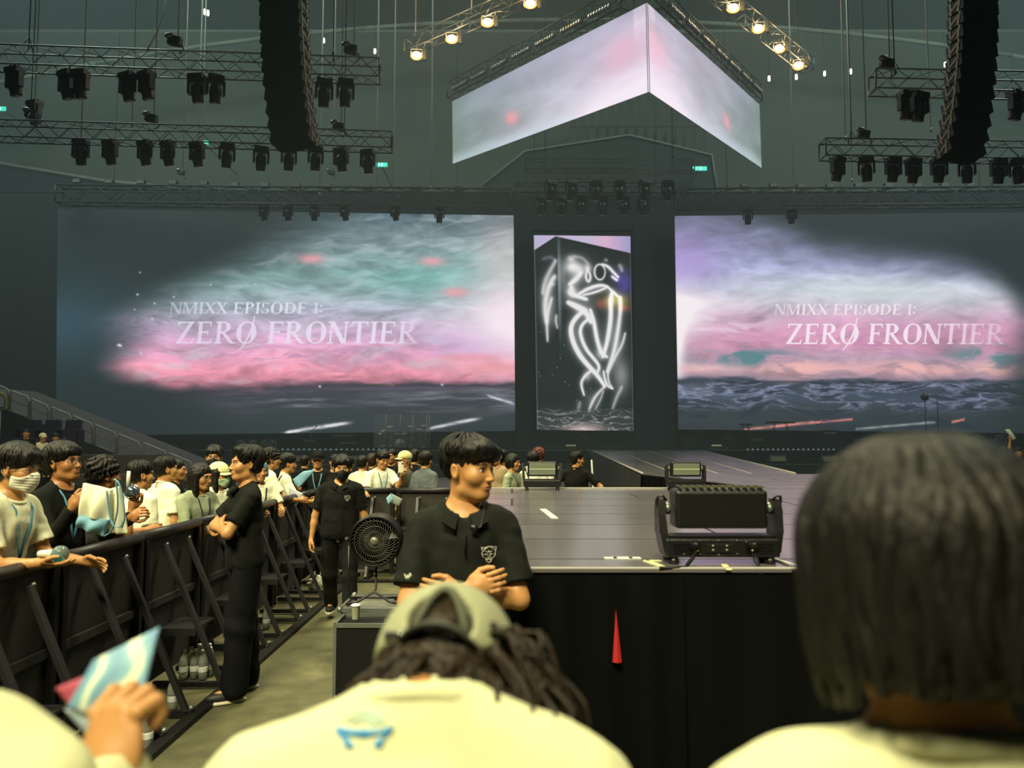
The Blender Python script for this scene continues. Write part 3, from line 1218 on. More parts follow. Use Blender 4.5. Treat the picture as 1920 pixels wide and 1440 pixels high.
def content_right(u, v):
    w = fbm(u / 150 + 4, v / 70 + 8, 3) * 40
    n = fbm((u - v * .9) / 120 + 3, (v + u * .2 + w) / 30 + 7)
    c = ramp(v + (n - .5) * 26, [(395, (100, 104, 128)), (450, (124, 128, 160)), (500, (152, 158, 194)), (545, (196, 200, 222)), (580, (204, 184, 206)), (615, (216, 162, 196)), (650, (222, 160, 190)),
                      (675, (186, 156, 178)), (695, (214, 166, 172)), (710, (150, 130, 150)), (716, (56, 62, 78)), (745, (62, 74, 92)), (770, (48, 58, 66)), (810, (42, 52, 55))])
    sky = 1 - sstep(710, 716, v)
    n3 = fbm((u + v * .5) / 36 + 41, (v - u * .08 + w * 1.3) / 10 + 21, 6)
    c = c * (1 + sky * ((n - .5) * .40 + (n3 - .5) * .36))[..., None]
    n2 = fbm(u / 44 + 19, (v + w) / 15 + 13, 6)
    c = mixc(c, (248, 238, 246), sky * np.clip((n2 - .5) * 3.2, 0, .6) * gs(u, v, 1370, 612, 90, 26))
    c = mixc(c, (176, 120, 160), sky * np.clip((n3 - .5) * 4, 0, .55) * gs(u, v, 1640, 640, 300, 34))
    c = mixc(c, (118, 116, 148), sky * np.clip((n3 - .5) * 3, 0, .5) * gs(u, v, 1480, 676, 420, 14))
    c = mixc(c, (190, 160, 235), sky * gs(u, v, 1275, 490, 80, 60) * .7)
    c = mixc(c, (252, 244, 250), sky * np.clip(gs(u, v, 1262, 590, 66, 46) * 1.2 + gs(u, v, 1266, 660, 16, 70) + gs(u, v, 1300, 568, 160, 14) * .5, 0, 1))
    c = mixc(c, (215, 232, 232), sky * gs(u, v, 1640 + (v - 540) * 2, 550, 230, 30) * .7)
    c = mixc(c, (92, 136, 144), sky * np.clip(gs(u, v, 1410, 672, 80, 15) * 1.5 + gs(u, v, 1860, 668, 80, 18) * 1.1, 0, 1) * np.clip((n2 - .36) * 5, 0, 1))
    c = mixc(c, (246, 190, 186), sky * np.clip(gs(u, v, 1510, 690, 70, 14) + gs(u, v, 1710, 688, 80, 13) + gs(u, v, 1880, 690, 60, 12), 0, 1) * np.clip((n3 - .40) * 6, 0, 1))
    c = mixc(c, (238, 200, 206), sky * gs(u, v, 1320, 690, 50, 9) * np.clip(n2 * 2 - .5, 0, 1))
    # sea waves
    sea = sstep(712, 716, v)
    hgt = 5 * np.sin(u / 47 + 2 * fbm(u / 160, v / 40, 2)) + 3 * np.sin(u / 23 + 1)
    nn = fbm(u / 52 + 3, (v + hgt) / 9 + 2 * fbm(u / 90, v / 30, 2), 4)
    crest = np.clip(1 - np.abs(nn - .5) * 9, 0, 1) ** 1.6
    c = mixc(c, (34, 42, 56), sea * np.clip((nn - .5) * 4, 0, .7))
    c = mixc(c, (150, 158, 190), sea * (1 - sstep(752, 778, v)) * crest * (.25 + .9 * fbm(u / 40, v / 8, 3)))
    c = mixc(c, (190, 196, 226), sea * gs(u, v, 1290, 735, 60, 14) * .5 * fbm(u / 20, v / 4, 3))
    c = mixc(c, (30, 40, 50), sea * gs(u, v, 1560, 716, 260, 3) * .7)
    def streak(a, b2, w_, col):
        t = np.clip((u - a[0]) / (b2[0] - a[0]), 0, 1)
        m = np.exp(-((v - (a[1] + (b2[1] - a[1]) * t)) / w_) ** 2) * ((u > a[0]) & (u < b2[0])) * (.35 + fbm(u / 20, v / 5, 2))
        return mixc(c, col, np.clip(m, 0, 1))
    c = streak((1392, 806), (1530, 790), 2.6, (235, 150, 140))
    c = streak((1520, 792), (1605, 784), 2.0, (220, 130, 130))
    c = streak((1610, 802), (1760, 788), 2.2, (150, 160, 160))
    c = streak((1790, 788), (1815, 782), 2.2, (235, 140, 130))
    # dark fades
    yb = np.interp(u, [1260, 1420, 1560, 1700, 1820, 1880, 1920, 2100], [330, 385, 455, 470, 490, 520, 560, 640])
    m = sstep(yb - 30, yb + 55, v)
    m = m * (1 - sstep(1880, 1990, u + (v - 600) * .3) * .9)
    dark = np.array((32, 42, 44), np.float32)
    c = c * m[..., None] + dark * (1 - m[..., None])
    return c


def polyfield(u, v, pts, w):
    """soft bright line through pts with width w (or widths)"""
    best = np.full(u.shape, 1e9, np.float32)
    for i in range(len(pts) - 1):
        (x0, y0), (x1, y1) = pts[i], pts[i + 1]
        w0 = w[i] if hasattr(w, '__len__') else w
        w1 = w[i + 1] if hasattr(w, '__len__') else w
        dx, dy = x1 - x0, y1 - y0
        t = np.clip(((u - x0) * dx + (v - y0) * dy) / (dx * dx + dy * dy), 0, 1)
        d = ((u - x0 - t * dx) ** 2 + (v - y0 - t * dy) ** 2) / (w0 + (w1 - w0) * t) ** 2
        best = np.minimum(best, d)
    return np.exp(-best)


def smoothpts(p, n=3):
    for _ in range(n):
        q = [p[0]]
        for a, b_ in zip(p[:-1], p[1:]):
            q += [(a[0] * .75 + b_[0] * .25, a[1] * .75 + b_[1] * .25), (a[0] * .25 + b_[0] * .75, a[1] * .25 + b_[1] * .75)]
        q.append(p[-1])
        p = q
    return p


def content_centre(u, v):
    n = fbm(u / 40, v / 40, 4)
    c = np.ones(u.shape + (3,), np.float32) * np.array((18, 24, 26), np.float32)
    c = c * (.7 + n * .7)[..., None]
    sky = np.clip((440 + 27 * np.clip((1042 - u) / 41, 0, 2) + np.clip(u - 1044, 0, 200) * .215 - v + 4) / 2, 0, 1)
    sc = ramp(u, [(1001, (190, 180, 215)), (1100, (200, 190, 220)), (1140, (220, 180, 210)), (1182, (165, 160, 205))])
    c = c * (1 - sky[..., None]) + sc * sky[..., None]
    edge = np.exp(-((v - (446 + 27 * np.clip((1042 - u) / 41, 0, 2) + np.clip(u - 1044, 0, 200) * .215)) / 1.5) ** 2)
    c = mixc(c, (5, 6, 8), edge * .8)
    inb = 1 - sky
    c = mixc(c, (130, 140, 160), inb * (gs(u, v, 1048, 530, 3.5, 90) * .8))
    c = mixc(c, (8, 9, 11), inb * gs(u, v, 1043.5, 600, 1.2, 200))
    L = []
    W = (238, 240, 240)
    def s(pts, w, k=1.0, col=W):
        L.append((smoothpts(pts, 2) if not hasattr(w, '__len__') else pts, w, k, col))
    def z(pts, w, k=1.0):
        q = [(990 + x / 3.69, 430 + y / 3.69) for x, y in pts]
        if len(q) > 2:
            q = smoothpts(q, 2)
        n_ = len(q)
        ww = [max(.7, w / 3.69 * (.45 + .75 * math.sin(PI * (.12 + .8 * i / max(1, n_ - 1))))) for i in range(n_)]
        L.append((q, ww, k, W))
    def blob(x, y, rx, ry, k):
        nonlocal c
        c = mixc(c, W, np.clip(gs(u, v, 990 + x / 3.69, 430 + y / 3.69, rx / 3.69, ry / 3.69) * k, 0, 1) * inb)
    blob(330, 265, 110, 90, .35); blob(300, 205, 32, 28, .8); blob(310, 262, 52, 42, 1.1); blob(352, 280, 38, 34, .9); blob(415, 268, 30, 34, .8)
    blob(300, 436, 40, 40, 1.0); blob(165, 385, 18, 12, .7); blob(640, 1010, 62, 120, .5); blob(500, 860, 34, 40, .7); blob(400, 1020, 28, 36, .55); blob(600, 800, 60, 160, .28)
    blob(545, 210, 14, 12, .6); blob(570, 500, 40, 60, .25); blob(430, 1180, 60, 70, .22); blob(150, 560, 45, 130, .28); blob(240, 330, 26, 120, .30); blob(500, 420, 120, 30, .25)
    blob(350, 700, 60, 170, .20); blob(470, 760, 70, 130, .16); blob(480, 1000, 60, 60, .25); blob(420, 500, 70, 60, .2); blob(330, 350, 60, 60, .3)
    z([(190, 220), (150, 290), (110, 370), (95, 450)], 15, .6); z([(180, 330), (150, 380), (120, 460), (110, 560), (120, 650)], 22, .75)
    z([(160, 480), (135, 560), (120, 640), (125, 780)], 11, .7); z([(190, 600), (185, 640), (195, 690)], 9, .6); z([(100, 210), (150, 190), (190, 215)], 12, .25)
    z([(370, 300), (330, 350), (285, 385)], 16, .95); z([(320, 185), (380, 195), (420, 240)], 10, .4)
    z([(415, 270), (398, 330), (420, 372), (438, 330), (418, 280)], 9, .8)
    z([(500 + 38 * math.cos(t), 295 + 55 * math.sin(t)) for t in [2 * PI * i / 14 for i in range(15)]], 6, .75)
    z([(520, 240), (560, 255), (600, 300), (630, 330)], 10, .85); z([(585, 325), (605, 340), (622, 352)], 9, .85); z([(640, 245), (650, 262), (655, 285)], 14, .45)
    z([(300, 400), (290, 450), (340, 465), (405, 487)], 15, 1.0); z([(350, 450), (420, 410), (500, 385), (550, 395)], 11, 1.0); z([(380, 457), (460, 440), (555, 400)], 7, .9)
    z([(555, 400), (600, 440), (625, 465)], 8, .9); z([(582, 440), (572, 500), (574, 600), (560, 700), (540, 800), (512, 885)], 14, 1.05)
    z([(640, 470), (642, 560), (622, 700), (592, 850), (540, 985)], 15, .8); z([(672, 720), (650, 800), (600, 880), (545, 1000)], 9, .7)
    z([(275, 510), (340, 540), (400, 575), (432, 645)], 19, 1.1); z([(430, 560), (455, 650), (470, 760), (500, 860), (540, 885)], 13, 1.0)
    z([(392, 560), (330, 610), (285, 680), (300, 780), (350, 880), (420, 960), (470, 1010), (522, 1088)], 15, 1.1)
    z([(420, 620), (370, 660), (350, 720), (390, 830), (450, 900), (488, 950), (475, 990)], 11, 1.0)
    z([(515, 985), (525, 1050), (545, 1088), (578, 1105)], 7, .9); z([(545, 990), (548, 1060), (576, 1100)], 7, .7)
    z([(430, 980), (380, 1020), (352, 1070), (375, 1150)], 10, .8); z([(520, 1090), (460, 1150), (430, 1200), (405, 1265)], 10, .7); z([(512, 1120), (490, 1180), (450, 1250)], 7, .5)
    z([(642, 1090), (600, 1170), (575, 1240)], 11, .5); z([(345, 1200), (338, 1230), (330, 1262)], 13, .4)
    for x, y in ((78, 720), (243, 808), (213, 898), (68, 1022), (60, 995), (243, 1058), (270, 1084), (324, 1186), (420, 1106), (190, 960), (155, 1012)):
        c = mixc(c, (210, 210, 205), gs(u, v, 990 + x / 3.69, 430 + y / 3.69, .8, .8) * .9)
    lum = np.zeros(u.shape, np.float32)
    for pts, w, k, col in L:
        m = polyfield(u, v, pts, w) * k
        halo = polyfield(u, v, pts, w * 3.2 if not hasattr(w, '__len__') else [q * 2.6 for q in w]) * k * .25
        c = mixc(c, col, np.clip(m + halo, 0, 1) * inb)
    c = c + (inb * gs(u, v, 1172, 530, 16, 22))[..., None] * np.array((52, 30, 120), np.float32)
    c = c + (inb * gs(u, v, 1160, 562, 22, 12))[..., None] * np.array((110, 100, 30), np.float32)
    c = c + (inb * (gs(u, v, 1128, 570, 12, 12) + gs(u, v, 1172, 578, 12, 8)))[..., None] * np.array((90, 34, 16), np.float32)
    # base waves
    sea = sstep(762, 774, v)
    yy = v + 4 * np.sin(u / 13) + 6 * fbm(u / 30, v / 20, 2)
    s_ = np.abs(np.sin(yy / 3.4 + 7 * fbm(u / 22, v / 7, 4)))
    c = mixc(c, (60, 66, 68), sea * .6)
    c = mixc(c, (185, 190, 190), sea * np.clip(1 - s_ * 2.2, 0, 1) * (.4 + .6 * fbm(u / 12, v / 8, 3)))
    c = mixc(c, (235, 210, 205), sea * gs(u, v, 1090, 806, 40, 12) * .8)
    ed = ((u < 1003) | (u > 1184)) * inb
    c = mixc(c, (120, 126, 140), ed * .6)
    return c


def content_cube(side):
    def f(u, v):
        # u 0 at the near corner to 1 at the far end, v 0 top to 1 bottom
        n = fbm(u * 5 + side * 9, v * 4 + side)
        n2 = fbm(u * 14 + 3, v * 2.2 + u * 6, 4)
        c = ramp(u, [(0, (214, 202, 222)), (.25, (190, 186, 208)), (.6, (160, 168, 178)), (1, (128, 148, 142))])
        c = c * (.80 + .40 * n)[..., None]
        c = mixc(c, (135, 140, 170), np.clip(1 - v * 1.6, 0, 1) * .45 * (u > .05))
        c = mixc(c, (246, 236, 248), np.clip(gs(u, v, .0, 1.0, .34, .38) * .9 + sstep(.75, 1.05, v) * (1 - u) * .6, 0, 1))
        c = mixc(c, (236, 180, 206), gs(u, v, .10 if side == 0 else .05, .45, .09, .22) * (.55 + .5 * n2))
        c = mixc(c, (205, 226, 236), sstep(.8, 1.0, v) * .5 * (u > .3))
        if side == 0:
            c = mixc(c, (240, 160, 170), np.clip(gs(u + (v - .62) * .12, v, .625, .66, .035, .10), 0, 1))
        else:
            c = mixc(c, (240, 160, 170), np.clip(gs(u - (v - .62) * .08, v, .62, .68, .03, .10), 0, 1))
        c = mixc(c, (120, 140, 132), sstep(.86, 1.0, u) * (1 - v) * .7)
        return c
    return f


def make_screen(name, label, corners, nu, nv, ufn, cfn, group=None, thick=.35):
    """corners: TL, TR, BR, BL world points; cfn(u,v) returns 0-255 colours"""
    TL, TR, BR, BL = [np.array(c, np.float32) for c in corners]
    s, t = np.meshgrid(np.linspace(0, 1, nu), np.linspace(0, 1, nv), indexing='ij')
    Pn = (TL * (1 - s)[..., None] + TR * s[..., None]) * (1 - t)[..., None] + (BL * (1 - s)[..., None] + BR * s[..., None]) * t[..., None]
    uu, vv = ufn(s, t)
    col = np.clip(cfn(uu.astype(np.float32), vv.astype(np.float32)), 0, 255) / 255
    colL = np.where(col <= .04045, col / 12.92, ((col + .055) / 1.055) ** 2.4)
    idx = np.arange(nu * nv).reshape(nu, nv)
    F = np.stack([idx[:-1, :-1], idx[:-1, 1:], idx[1:, 1:], idx[1:, :-1]], -1).reshape(-1, 4)
    root = thing(name, label, 'screen', tuple((BL + BR) / 2), 0, group)
    off = np.array(root.location, np.float32)
    o = np_mesh('display', Pn.reshape(-1, 3) - off, F, screen_mat(), root, smooth=False)
    ca = o.data.color_attributes.new('Col', 'FLOAT_COLOR', 'POINT')
    rgba = np.ones((nu * nv, 4), np.float32)
    rgba[:, :3] = colL.reshape(-1, 3)
    ca.data.foreach_set('color', rgba.ravel())
    # casing behind
    nrm = np.cross(TR - TL, BL - TL)
    nrm /= np.linalg.norm(nrm)
    if nrm[1] < 0:
        nrm = -nrm
    cs = MB()
    f0 = [Vector(c + nrm * .03) - root.location for c in (BL, BR, TR, TL)]
    f1 = [Vector(c + nrm * (thick)) - root.location for c in (BL, BR, TR, TL)]
    cs._add(f0 + f1, [(0, 1, 2, 3), (7, 6, 5, 4), (0, 4, 5, 1), (1, 5, 6, 2), (2, 6, 7, 3), (3, 7, 4, 0)])
    cs.build('casing', M_RIG, root)
    return root


YS = 42.0
UP = lambda s, t: (108 + (963 - 108) * s, 398 + (812 - 398) * t)
scr_l = make_screen('led_screen', 'wide stage screen left of the figure panel, pink sunset sky over dark sea',
                    (P(108, 391, 39.8), P(963, 404, YS), P(966, 808, YS), P(105, 817, 39.8)), 640, 300, UP, content_left)
scr_r = make_screen('led_screen', 'wide stage screen right of the figure panel, pink clouds above rolling waves',
                    (P(1265, 405, YS), P(2080, 396, 39.8), P(2086, 814, 39.8), P(1272, 805, YS)), 600, 300,
                    lambda s, t: (1266 + (2083 - 1266) * s, 402 + (806 - 402) * t), content_right)
scr_c = make_screen('led_screen', 'tall narrow centre stage screen showing a silvery seated figure in a dark box',
                    (P(1001, 441, 42.6), P(1182, 443, 42.6), P(1188, 808, 42.6), P(1007, 806, 42.6)), 260, 480,
                    lambda s, t: (1001 + (1185 - 1001) * s, 441 + (807 - 441) * t), content_centre)
HS = 3.0
YN, YL, YR = HS * FPX / 167, HS * FPX / 117, HS * FPX / 119
ct, cb = P(1213, 5, YN), P(1217, 172, YN)
lt, lb = P(848, 190, YL), P(849, 307, YL)
rt, rb = P(1424, 196, YR), P(1428, 315, YR)
make_screen('hanging_screen', 'left face of the hanging angled screen above the stage, lavender clouds', (lt, ct, cb, lb), 150, 50, lambda s, t: (1 - s, t), content_cube(0),
            thick=.05)
make_screen('hanging_screen', 'right face of the hanging angled screen above the stage, pale pink near the corner', (ct, rt, rb, cb), 150, 50, lambda s, t: (s, t), content_cube(1),
            thick=.05)

# ---- lettering on the two wide screens
GL = {}


def glyph(ch):
    """polygons of a serif capital in a unit-high box; returns polys, advance"""
    K, t, sh = .185, .070, .055
    Ps = []
    def bar(x0, x1, y0=0., y1=1.): Ps.append([(x0, y0), (x1, y0), (x1, y1), (x0, y1)])
    def ser(xc, y, w=.15): Ps.append([(xc - w, y), (xc + w, y), (xc + w, y + sh), (xc - w, y + sh)])
    def dg(xb, xt, w, y0=0., y1=1.): Ps.append([(xb - w / 2, y0), (xb + w / 2, y0), (xt + w / 2, y1), (xt - w / 2, y1)])
    def bowl(cx, cy, rx, ry, a0, a1, tk=K, tn=t, n=20):
        for i in range(n):
            a, b_ = a0 + (a1 - a0) * i / n, a0 + (a1 - a0) * (i + 1) / n
            q = []
            for an, inn in ((a, 0), (b_, 0), (b_, 1), (a, 1)):
                w = tn + (tk - tn) * abs(math.cos(an)) ** 1.5
                q.append((cx + (rx - inn * w) * math.cos(an), cy + (ry - inn * (tn + 0.0)) * math.sin(an)))
            Ps.append(q)
    if ch == 'N':
        bar(.09, .16); bar(.67, .74); dg(.66, .14, .20); ser(.12, 0, .12); ser(.10, 1 - sh, .12); ser(.71, 1 - sh, .12); return Ps, .86
    if ch == 'M':
        bar(.08, .13); bar(.78, .93); dg(.46, .16, .15); dg(.46, .80, .06); ser(.10, 0, .12); ser(.855, 0, .15); ser(.10, 1 - sh, .1); ser(.88, 1 - sh, .12); return Ps, 1.04
    if ch == 'I':
        bar(.13, .28); ser(.205, 0); ser(.205, 1 - sh); return Ps, .40
    if ch == '1':
        bar(.13, .26); ser(.195, 0, .14); dg(.06, .16, .05, .8, 1.0); return Ps, .40
    if ch == 'X':
        dg(.66, .12, .17); dg(.10, .66, .06); ser(.13, 0, .12); ser(.62, 0, .14); ser(.15, 1 - sh, .14); ser(.62, 1 - sh, .12); return Ps, .78
    if ch in 'EF':
        bar(.12, .27); bar(.20, .62, 1 - t, 1); bar(.2, .5, .49, .49 + t); ser(.19, 0); bar(.05, .2, 1 - sh, 1)
        Ps.append([(.58, .80), (.62, .80), (.62, 1), (.56, 1 - t)]); bar(.48, .51, .40, .62)
        if ch == 'E':
            bar(.20, .64, 0, t); Ps.append([(.60, t), (.64, 0), (.67, .22), (.64, .22)]); return Ps, .74
        return Ps, .68
    if ch in 'PR':
        bar(.12, .27); ser(.19, 0); bar(.05, .3, 1 - sh, 1); bowl(.34, .745, .31, .255, -PI / 2, PI / 2); bar(.2, .36, .49, .49 + t); bar(.2, .36, 1 - t, 1)
        if ch == 'R':
            dg(.74, .36, .16, 0, .5); ser(.78, 0, .10); return Ps, .84
        return Ps, .70
    if ch == 'S':
        bowl(.30, .745, .23, .255, PI * .12, PI * 1.42, .13, .05); bowl(.30, .265, .25, .265, -PI * .9, PI * .42, .13, .05)
        bar(.50, .53, .72, .95); bar(.05, .08, .05, .28); return Ps, .62
    if ch in 'OØ':
        bowl(.44, .5, .40, .515, 0, 2 * PI, .20, .06, 32)
        return Ps, .90
    if ch == 'D':
        bar(.12, .27); bar(.05, .36, 1 - t, 1); bar(.05, .36, 0, t); bowl(.34, .5, .46, .5, -PI / 2, PI / 2, .16); return Ps, .88
    if ch == 'T':
        bar(.30, .45); ser(.375, 0); bar(.04, .71, 1 - t, 1)
        Ps.append([(.04, .80), (.07, .80), (.12, 1), (.04, 1)]); Ps.append([(.68, .80), (.71, .80), (.71, 1), (.63, 1)]); return Ps, .75
    if ch == 'Z':
        dg(.12, .60, .17, 0, 1); bar(.06, .68, 1 - t, 1); bar(.04, .70, 0, t)
        Ps.append([(.06, .78), (.09, .78), (.14, 1), (.06, 1)]); Ps.append([(.67, .22), (.70, .24), (.70, 0), (.62, 0)]); return Ps, .76
    if ch == ':':
        for y in (.12, .62):
            bowl(.12, y + .06, .085, .085, 0, 2 * PI, .085, .085, 10)
        return Ps, .26
    return Ps, .34


def title(scr, px0, px1, pyb, pyt, text, fade, mapfn, parent, widths=None):
    """letters between pixel-like positions on the screen plane"""
    polys, x = [], 0.0
    for ch in text:
        g, adv = glyph(ch)
        for pz in g:
            polys.append([(x + a, b_) for a, b_ in pz])
        if ch == 'Ø':   # long slanting stroke through the letter
            n = 18
            for sgn, off in ((1, 0),):
                pts = []
                for i in range(n + 1):
                    tt = i / n
                    yy = -.34 + 1.62 * tt
                    xx = x + .20 + .50 * tt ** .8 + .10 * math.sin(tt * PI)
                    wd = .035 + .05 * math.sin(tt * PI)
                    pts.append((xx, yy, wd))
                for i in range(n):
                    (a, b_, w0), (c, d, w1) = pts[i], pts[i + 1]
                    polys.append([(a - w0 / 2, b_), (a + w0 / 2, b_), (c + w1 / 2, d), (c - w1 / 2, d)])
        x += adv
    W = x
    vs, fs, cols = [], [], []
    hgt = pyb - pyt
    for pz in polys:
        n0 = len(vs)
        for a, b_ in pz:
            px = px0 + (px1 - px0) * a / W + b_ * hgt * .10 - .05 * hgt
            py = pyb - hgt * b_
            vs.append(tuple(mapfn(px, py) - parent.location))
            cols.append(fade((px - px0) / (px1 - px0)))
        fs.append(tuple(range(n0, n0 + len(pz))))
    me = bpy.data.meshes.new('title_lettering')
    me.from_pydata(vs, [], fs)
    me.materials.append(letter_mat())
    ca = me.color_attributes.new('Col', 'FLOAT_COLOR', 'POINT')
    ca.data.foreach_set('color', np.array(cols, np.float32).ravel())
    o = bpy.data.objects.new('title_lettering', me)
    COL.objects.link(o)
    o.parent = parent
    return o


def lc(rgb, a): return (*L3(rgb), a)


def mapl(px, py):
    t = (px - 108) / (963 - 108)
    return P(px, py, (39.8 + (42 - 39.8) * t) - .06)


def mapr(px, py):
    t = (px - 1265) / (2080 - 1265)
    return P(px, py, 42 - 2.2 * t - .06)


title(scr_l, 318, 606, 588, 567, 'NMIXX EPISODE 1:', lambda t: lc((225, 232, 245), .35 + .6 * min(1, t * 2.2) if t < .9 else .75), mapl, scr_l)
title(scr_l, 330, 785, 644, 603, 'ZERØ FRONTIER', lambda t: lc((238, 225, 246), (.7 + .3 * min(1, t * 2)) * (1 - .7 * max(0, (t - .9) / .1))), mapl, scr_l)
title(scr_r, 1452, 1718, 590, 570, 'NMIXX EPISODE 1:', lambda t: lc((250, 238, 248), .92 if t > .12 else .5), mapr, scr_r)
title(scr_r, 1474, 1884, 645, 607, 'ZERØ FRONTIER', lambda t: lc((252, 236, 250), 1.0 - .72 * max(0, (t - .55) / .45)), mapr, scr_r)
# ------------------------------------------------------------------ stage
def deck_mat(name, sx, ry):
    m = mat(name, (116, 110, 114), 0.3, metal=.4)
    nt = m.node_tree
    b = nt.nodes['Principled BSDF']
    tc = nt.nodes.new('ShaderNodeTexCoord')
    mp = nt.nodes.new('ShaderNodeMapping')
    nt.links.new(tc.outputs['Object'], mp.inputs['Vector'])
    br = nt.nodes.new('ShaderNodeTexBrick')
    br.inputs['Scale'].default_value = 1.0
    br.inputs['Brick Width'].default_value = sx
    br.inputs['Row Height'].default_value = ry
    br.inputs['Mortar Size'].default_value = 0.012
    br.inputs['Color1'].default_value = (*L3((112, 107, 112)), 1)
    br.inputs['Color2'].default_value = (*L3((124, 118, 122)), 1)
    br.inputs['Mortar'].default_value = (*L3((10, 10, 11)), 1)
    nt.links.new(mp.outputs[0], br.inputs['Vector'])
    nt.links.new(br.outputs['Color'], b.inputs['Base Color'])
    n = nt.nodes.new('ShaderNodeTexNoise'); n.inputs['Scale'].default_value = 1.6; n.inputs['Detail'].default_value = 7
    nt.links.new(tc.outputs['Object'], n.inputs['Vector'])
    mr = nt.nodes.new('ShaderNodeMapRange'); mr.inputs['To Min'].default_value = .13; mr.inputs['To Max'].default_value = .26
    b.inputs['Specular IOR Level'].default_value = .95
    nt.links.new(n.outputs['Fac'], mr.inputs['Value'])
    rm = nt.nodes.new('ShaderNodeMix'); rm.data_type = 'FLOAT'; rm.inputs[3].default_value = .95
    nt.links.new(br.outputs['Fac'], rm.inputs[0]); nt.links.new(mr.outputs[0], rm.inputs[2]); nt.links.new(rm.outputs[0], b.inputs['Roughness'])
    bp = nt.nodes.new('ShaderNodeBump'); bp.inputs['Strength'].default_value = .05; bp.inputs['Distance'].default_value = .01
    nt.links.new(n.outputs['Fac'], bp.inputs['Height']); nt.links.new(bp.outputs[0], b.inputs['Normal'])
    return m


DECK = deck_mat('deck_panels', 2.4, 0.72)
DECK2 = deck_mat('runway_panels', 1.2, 2.4)
M_EDGE = mat('edge_trim_pale', (150, 146, 142), .45)
M_TAPE = mat('tape_pale_yellow', (205, 205, 150), .6)
M_TAPEW = mat('tape_white', (190, 190, 186), .6)


def skirt(pts, z0, z1, parent, amp=.035, fold=.16, seed=1, m=None):
    """pleated cloth hanging along a polyline"""
    rr = random.Random(seed)
    V, F = [], []
    cols = []
    acc = 0
    for (a, b_) in zip(pts[:-1], pts[1:]):
        a, b_ = Vector(a), Vector(b_)
        d = (b_ - a)
        n = max(4, int(d.length / (fold / 5)))
        nrm = Vector((d.y, -d.x)).normalized()
        for i in range(n + 1):
            p = a + d * i / n
            s = acc + d.length * i / n
            cols.append((p, nrm, s))
        acc += d.length
    nz = 7
    for p, nrm, s in cols:
        for j in range(nz + 1):
            t = j / nz
            w = amp * (.25 + .75 * (1 - t)) * (math.sin(s * 2 * PI / fold + 1.6 * math.sin(s * 3.1 + seed)) + .5 * math.sin(s * 2 * PI / (fold * 2.7) + seed + t))
            q = p + nrm * (w + .01)
            V.append((q.x, q.y, z0 + (z1 - z0) * t))
    k = nz + 1
    for i in range(len(cols) - 1):
        for j in range(nz):
            F.append((i * k + j, (i + 1) * k + j, (i + 1) * k + j + 1, i * k + j + 1))
    return np_mesh('skirt', np.array(V, np.float32), np.array(F), m or M_DRAPE, parent)


fs_ = thing('front_stage', 'raised dark glossy front stage with a black pleated skirt, behind the arm-crossing guard', 'stage')
FP = [(-.33, 3.32), (14, 3.32), (14, 12.35), (4.55, 12.38), (2.1, 12.38), (2.9, 8.9), (1.9, 8.7), (-.33, 8.7)]
MB().prism(FP, STG - .014, STG).build('deck', DECK, fs_)
MB().prism([(-.32, 3.33), (13.98, 3.33), (13.98, 12.33), (4.54, 12.36), (2.12, 12.36), (2.91, 8.88), (1.9, 8.68), (-.32, 8.68)], STG - .1, STG - .015).build('fascia', M_BLACK, fs_)
MB().prism([(-.25, 3.4), (13.9, 3.4), (13.9, 12.2), (4.5, 12.25), (2.25, 12.25), (3.05, 8.8), (1.9, 8.6), (-.25, 8.6)], .02, STG - .11).build('understructure', M_BLACK, fs_)
skirt([(-.33, 8.7), (-.33, 3.30), (.72, 3.30)], .02, STG - .02, fs_, seed=3)
skirt([(.69, 3.315), (14, 3.315)], .02, STG - .02, fs_, seed=5, fold=.3, amp=.03)
skirt([(2.1, 12.40), (2.92, 8.92), (1.9, 8.72), (-.33, 8.72)], .02, STG - .02, fs_, seed=6)
# red lining showing through the slit between the two skirt cloths
b = MB()
a0 = P(1155, 1144, 3.285)
l0, r0 = P(1149, 1242, 3.275), P(1166, 1242, 3.275)
b._add([a0, l0, (l0 + r0) / 2 + Vector((0, -.012, 0)), r0, a0 + Vector((0, .02, 0)), l0 + Vector((0, .02, 0)), r0 + Vector((0, .02, 0))],
       [(0, 1, 2), (0, 2, 3), (4, 6, 5), (0, 4, 5, 1), (0, 3, 6, 4), (1, 5, 6, 3, 2)])
lining = b.build('red_lining', mat('red_cloth', (170, 28, 26), .7), fs_)
lining['label'] = 'red cloth showing through a slit'
e = MB()
e.tube([(-.33, 3.325, STG + .002), (14, 3.325, STG + .002)], .007, 6)
e.tube([(-.33, 8.69, STG + .003), (1.9, 8.69, STG + .003), (2.9, 8.89, STG + .003)], .012, 6)
e.build('edge_trim', M_EDGE, fs_)


def tape(pts, w, m, parent, z=STG):
    b = MB()
    for a, c in zip(pts[:-1], pts[1:]):
        a, c = PF(a[0], a[1], z), PF(c[0], c[1], z)
        d = (c - a)
        ang = math.atan2(d.y, d.x)
        b.box((a + c) / 2 + Vector((0, 0, .002)), (d.length + w * .5, w, .003), Euler((0, 0, ang)))
    return b.build('tape_mark', m, parent)


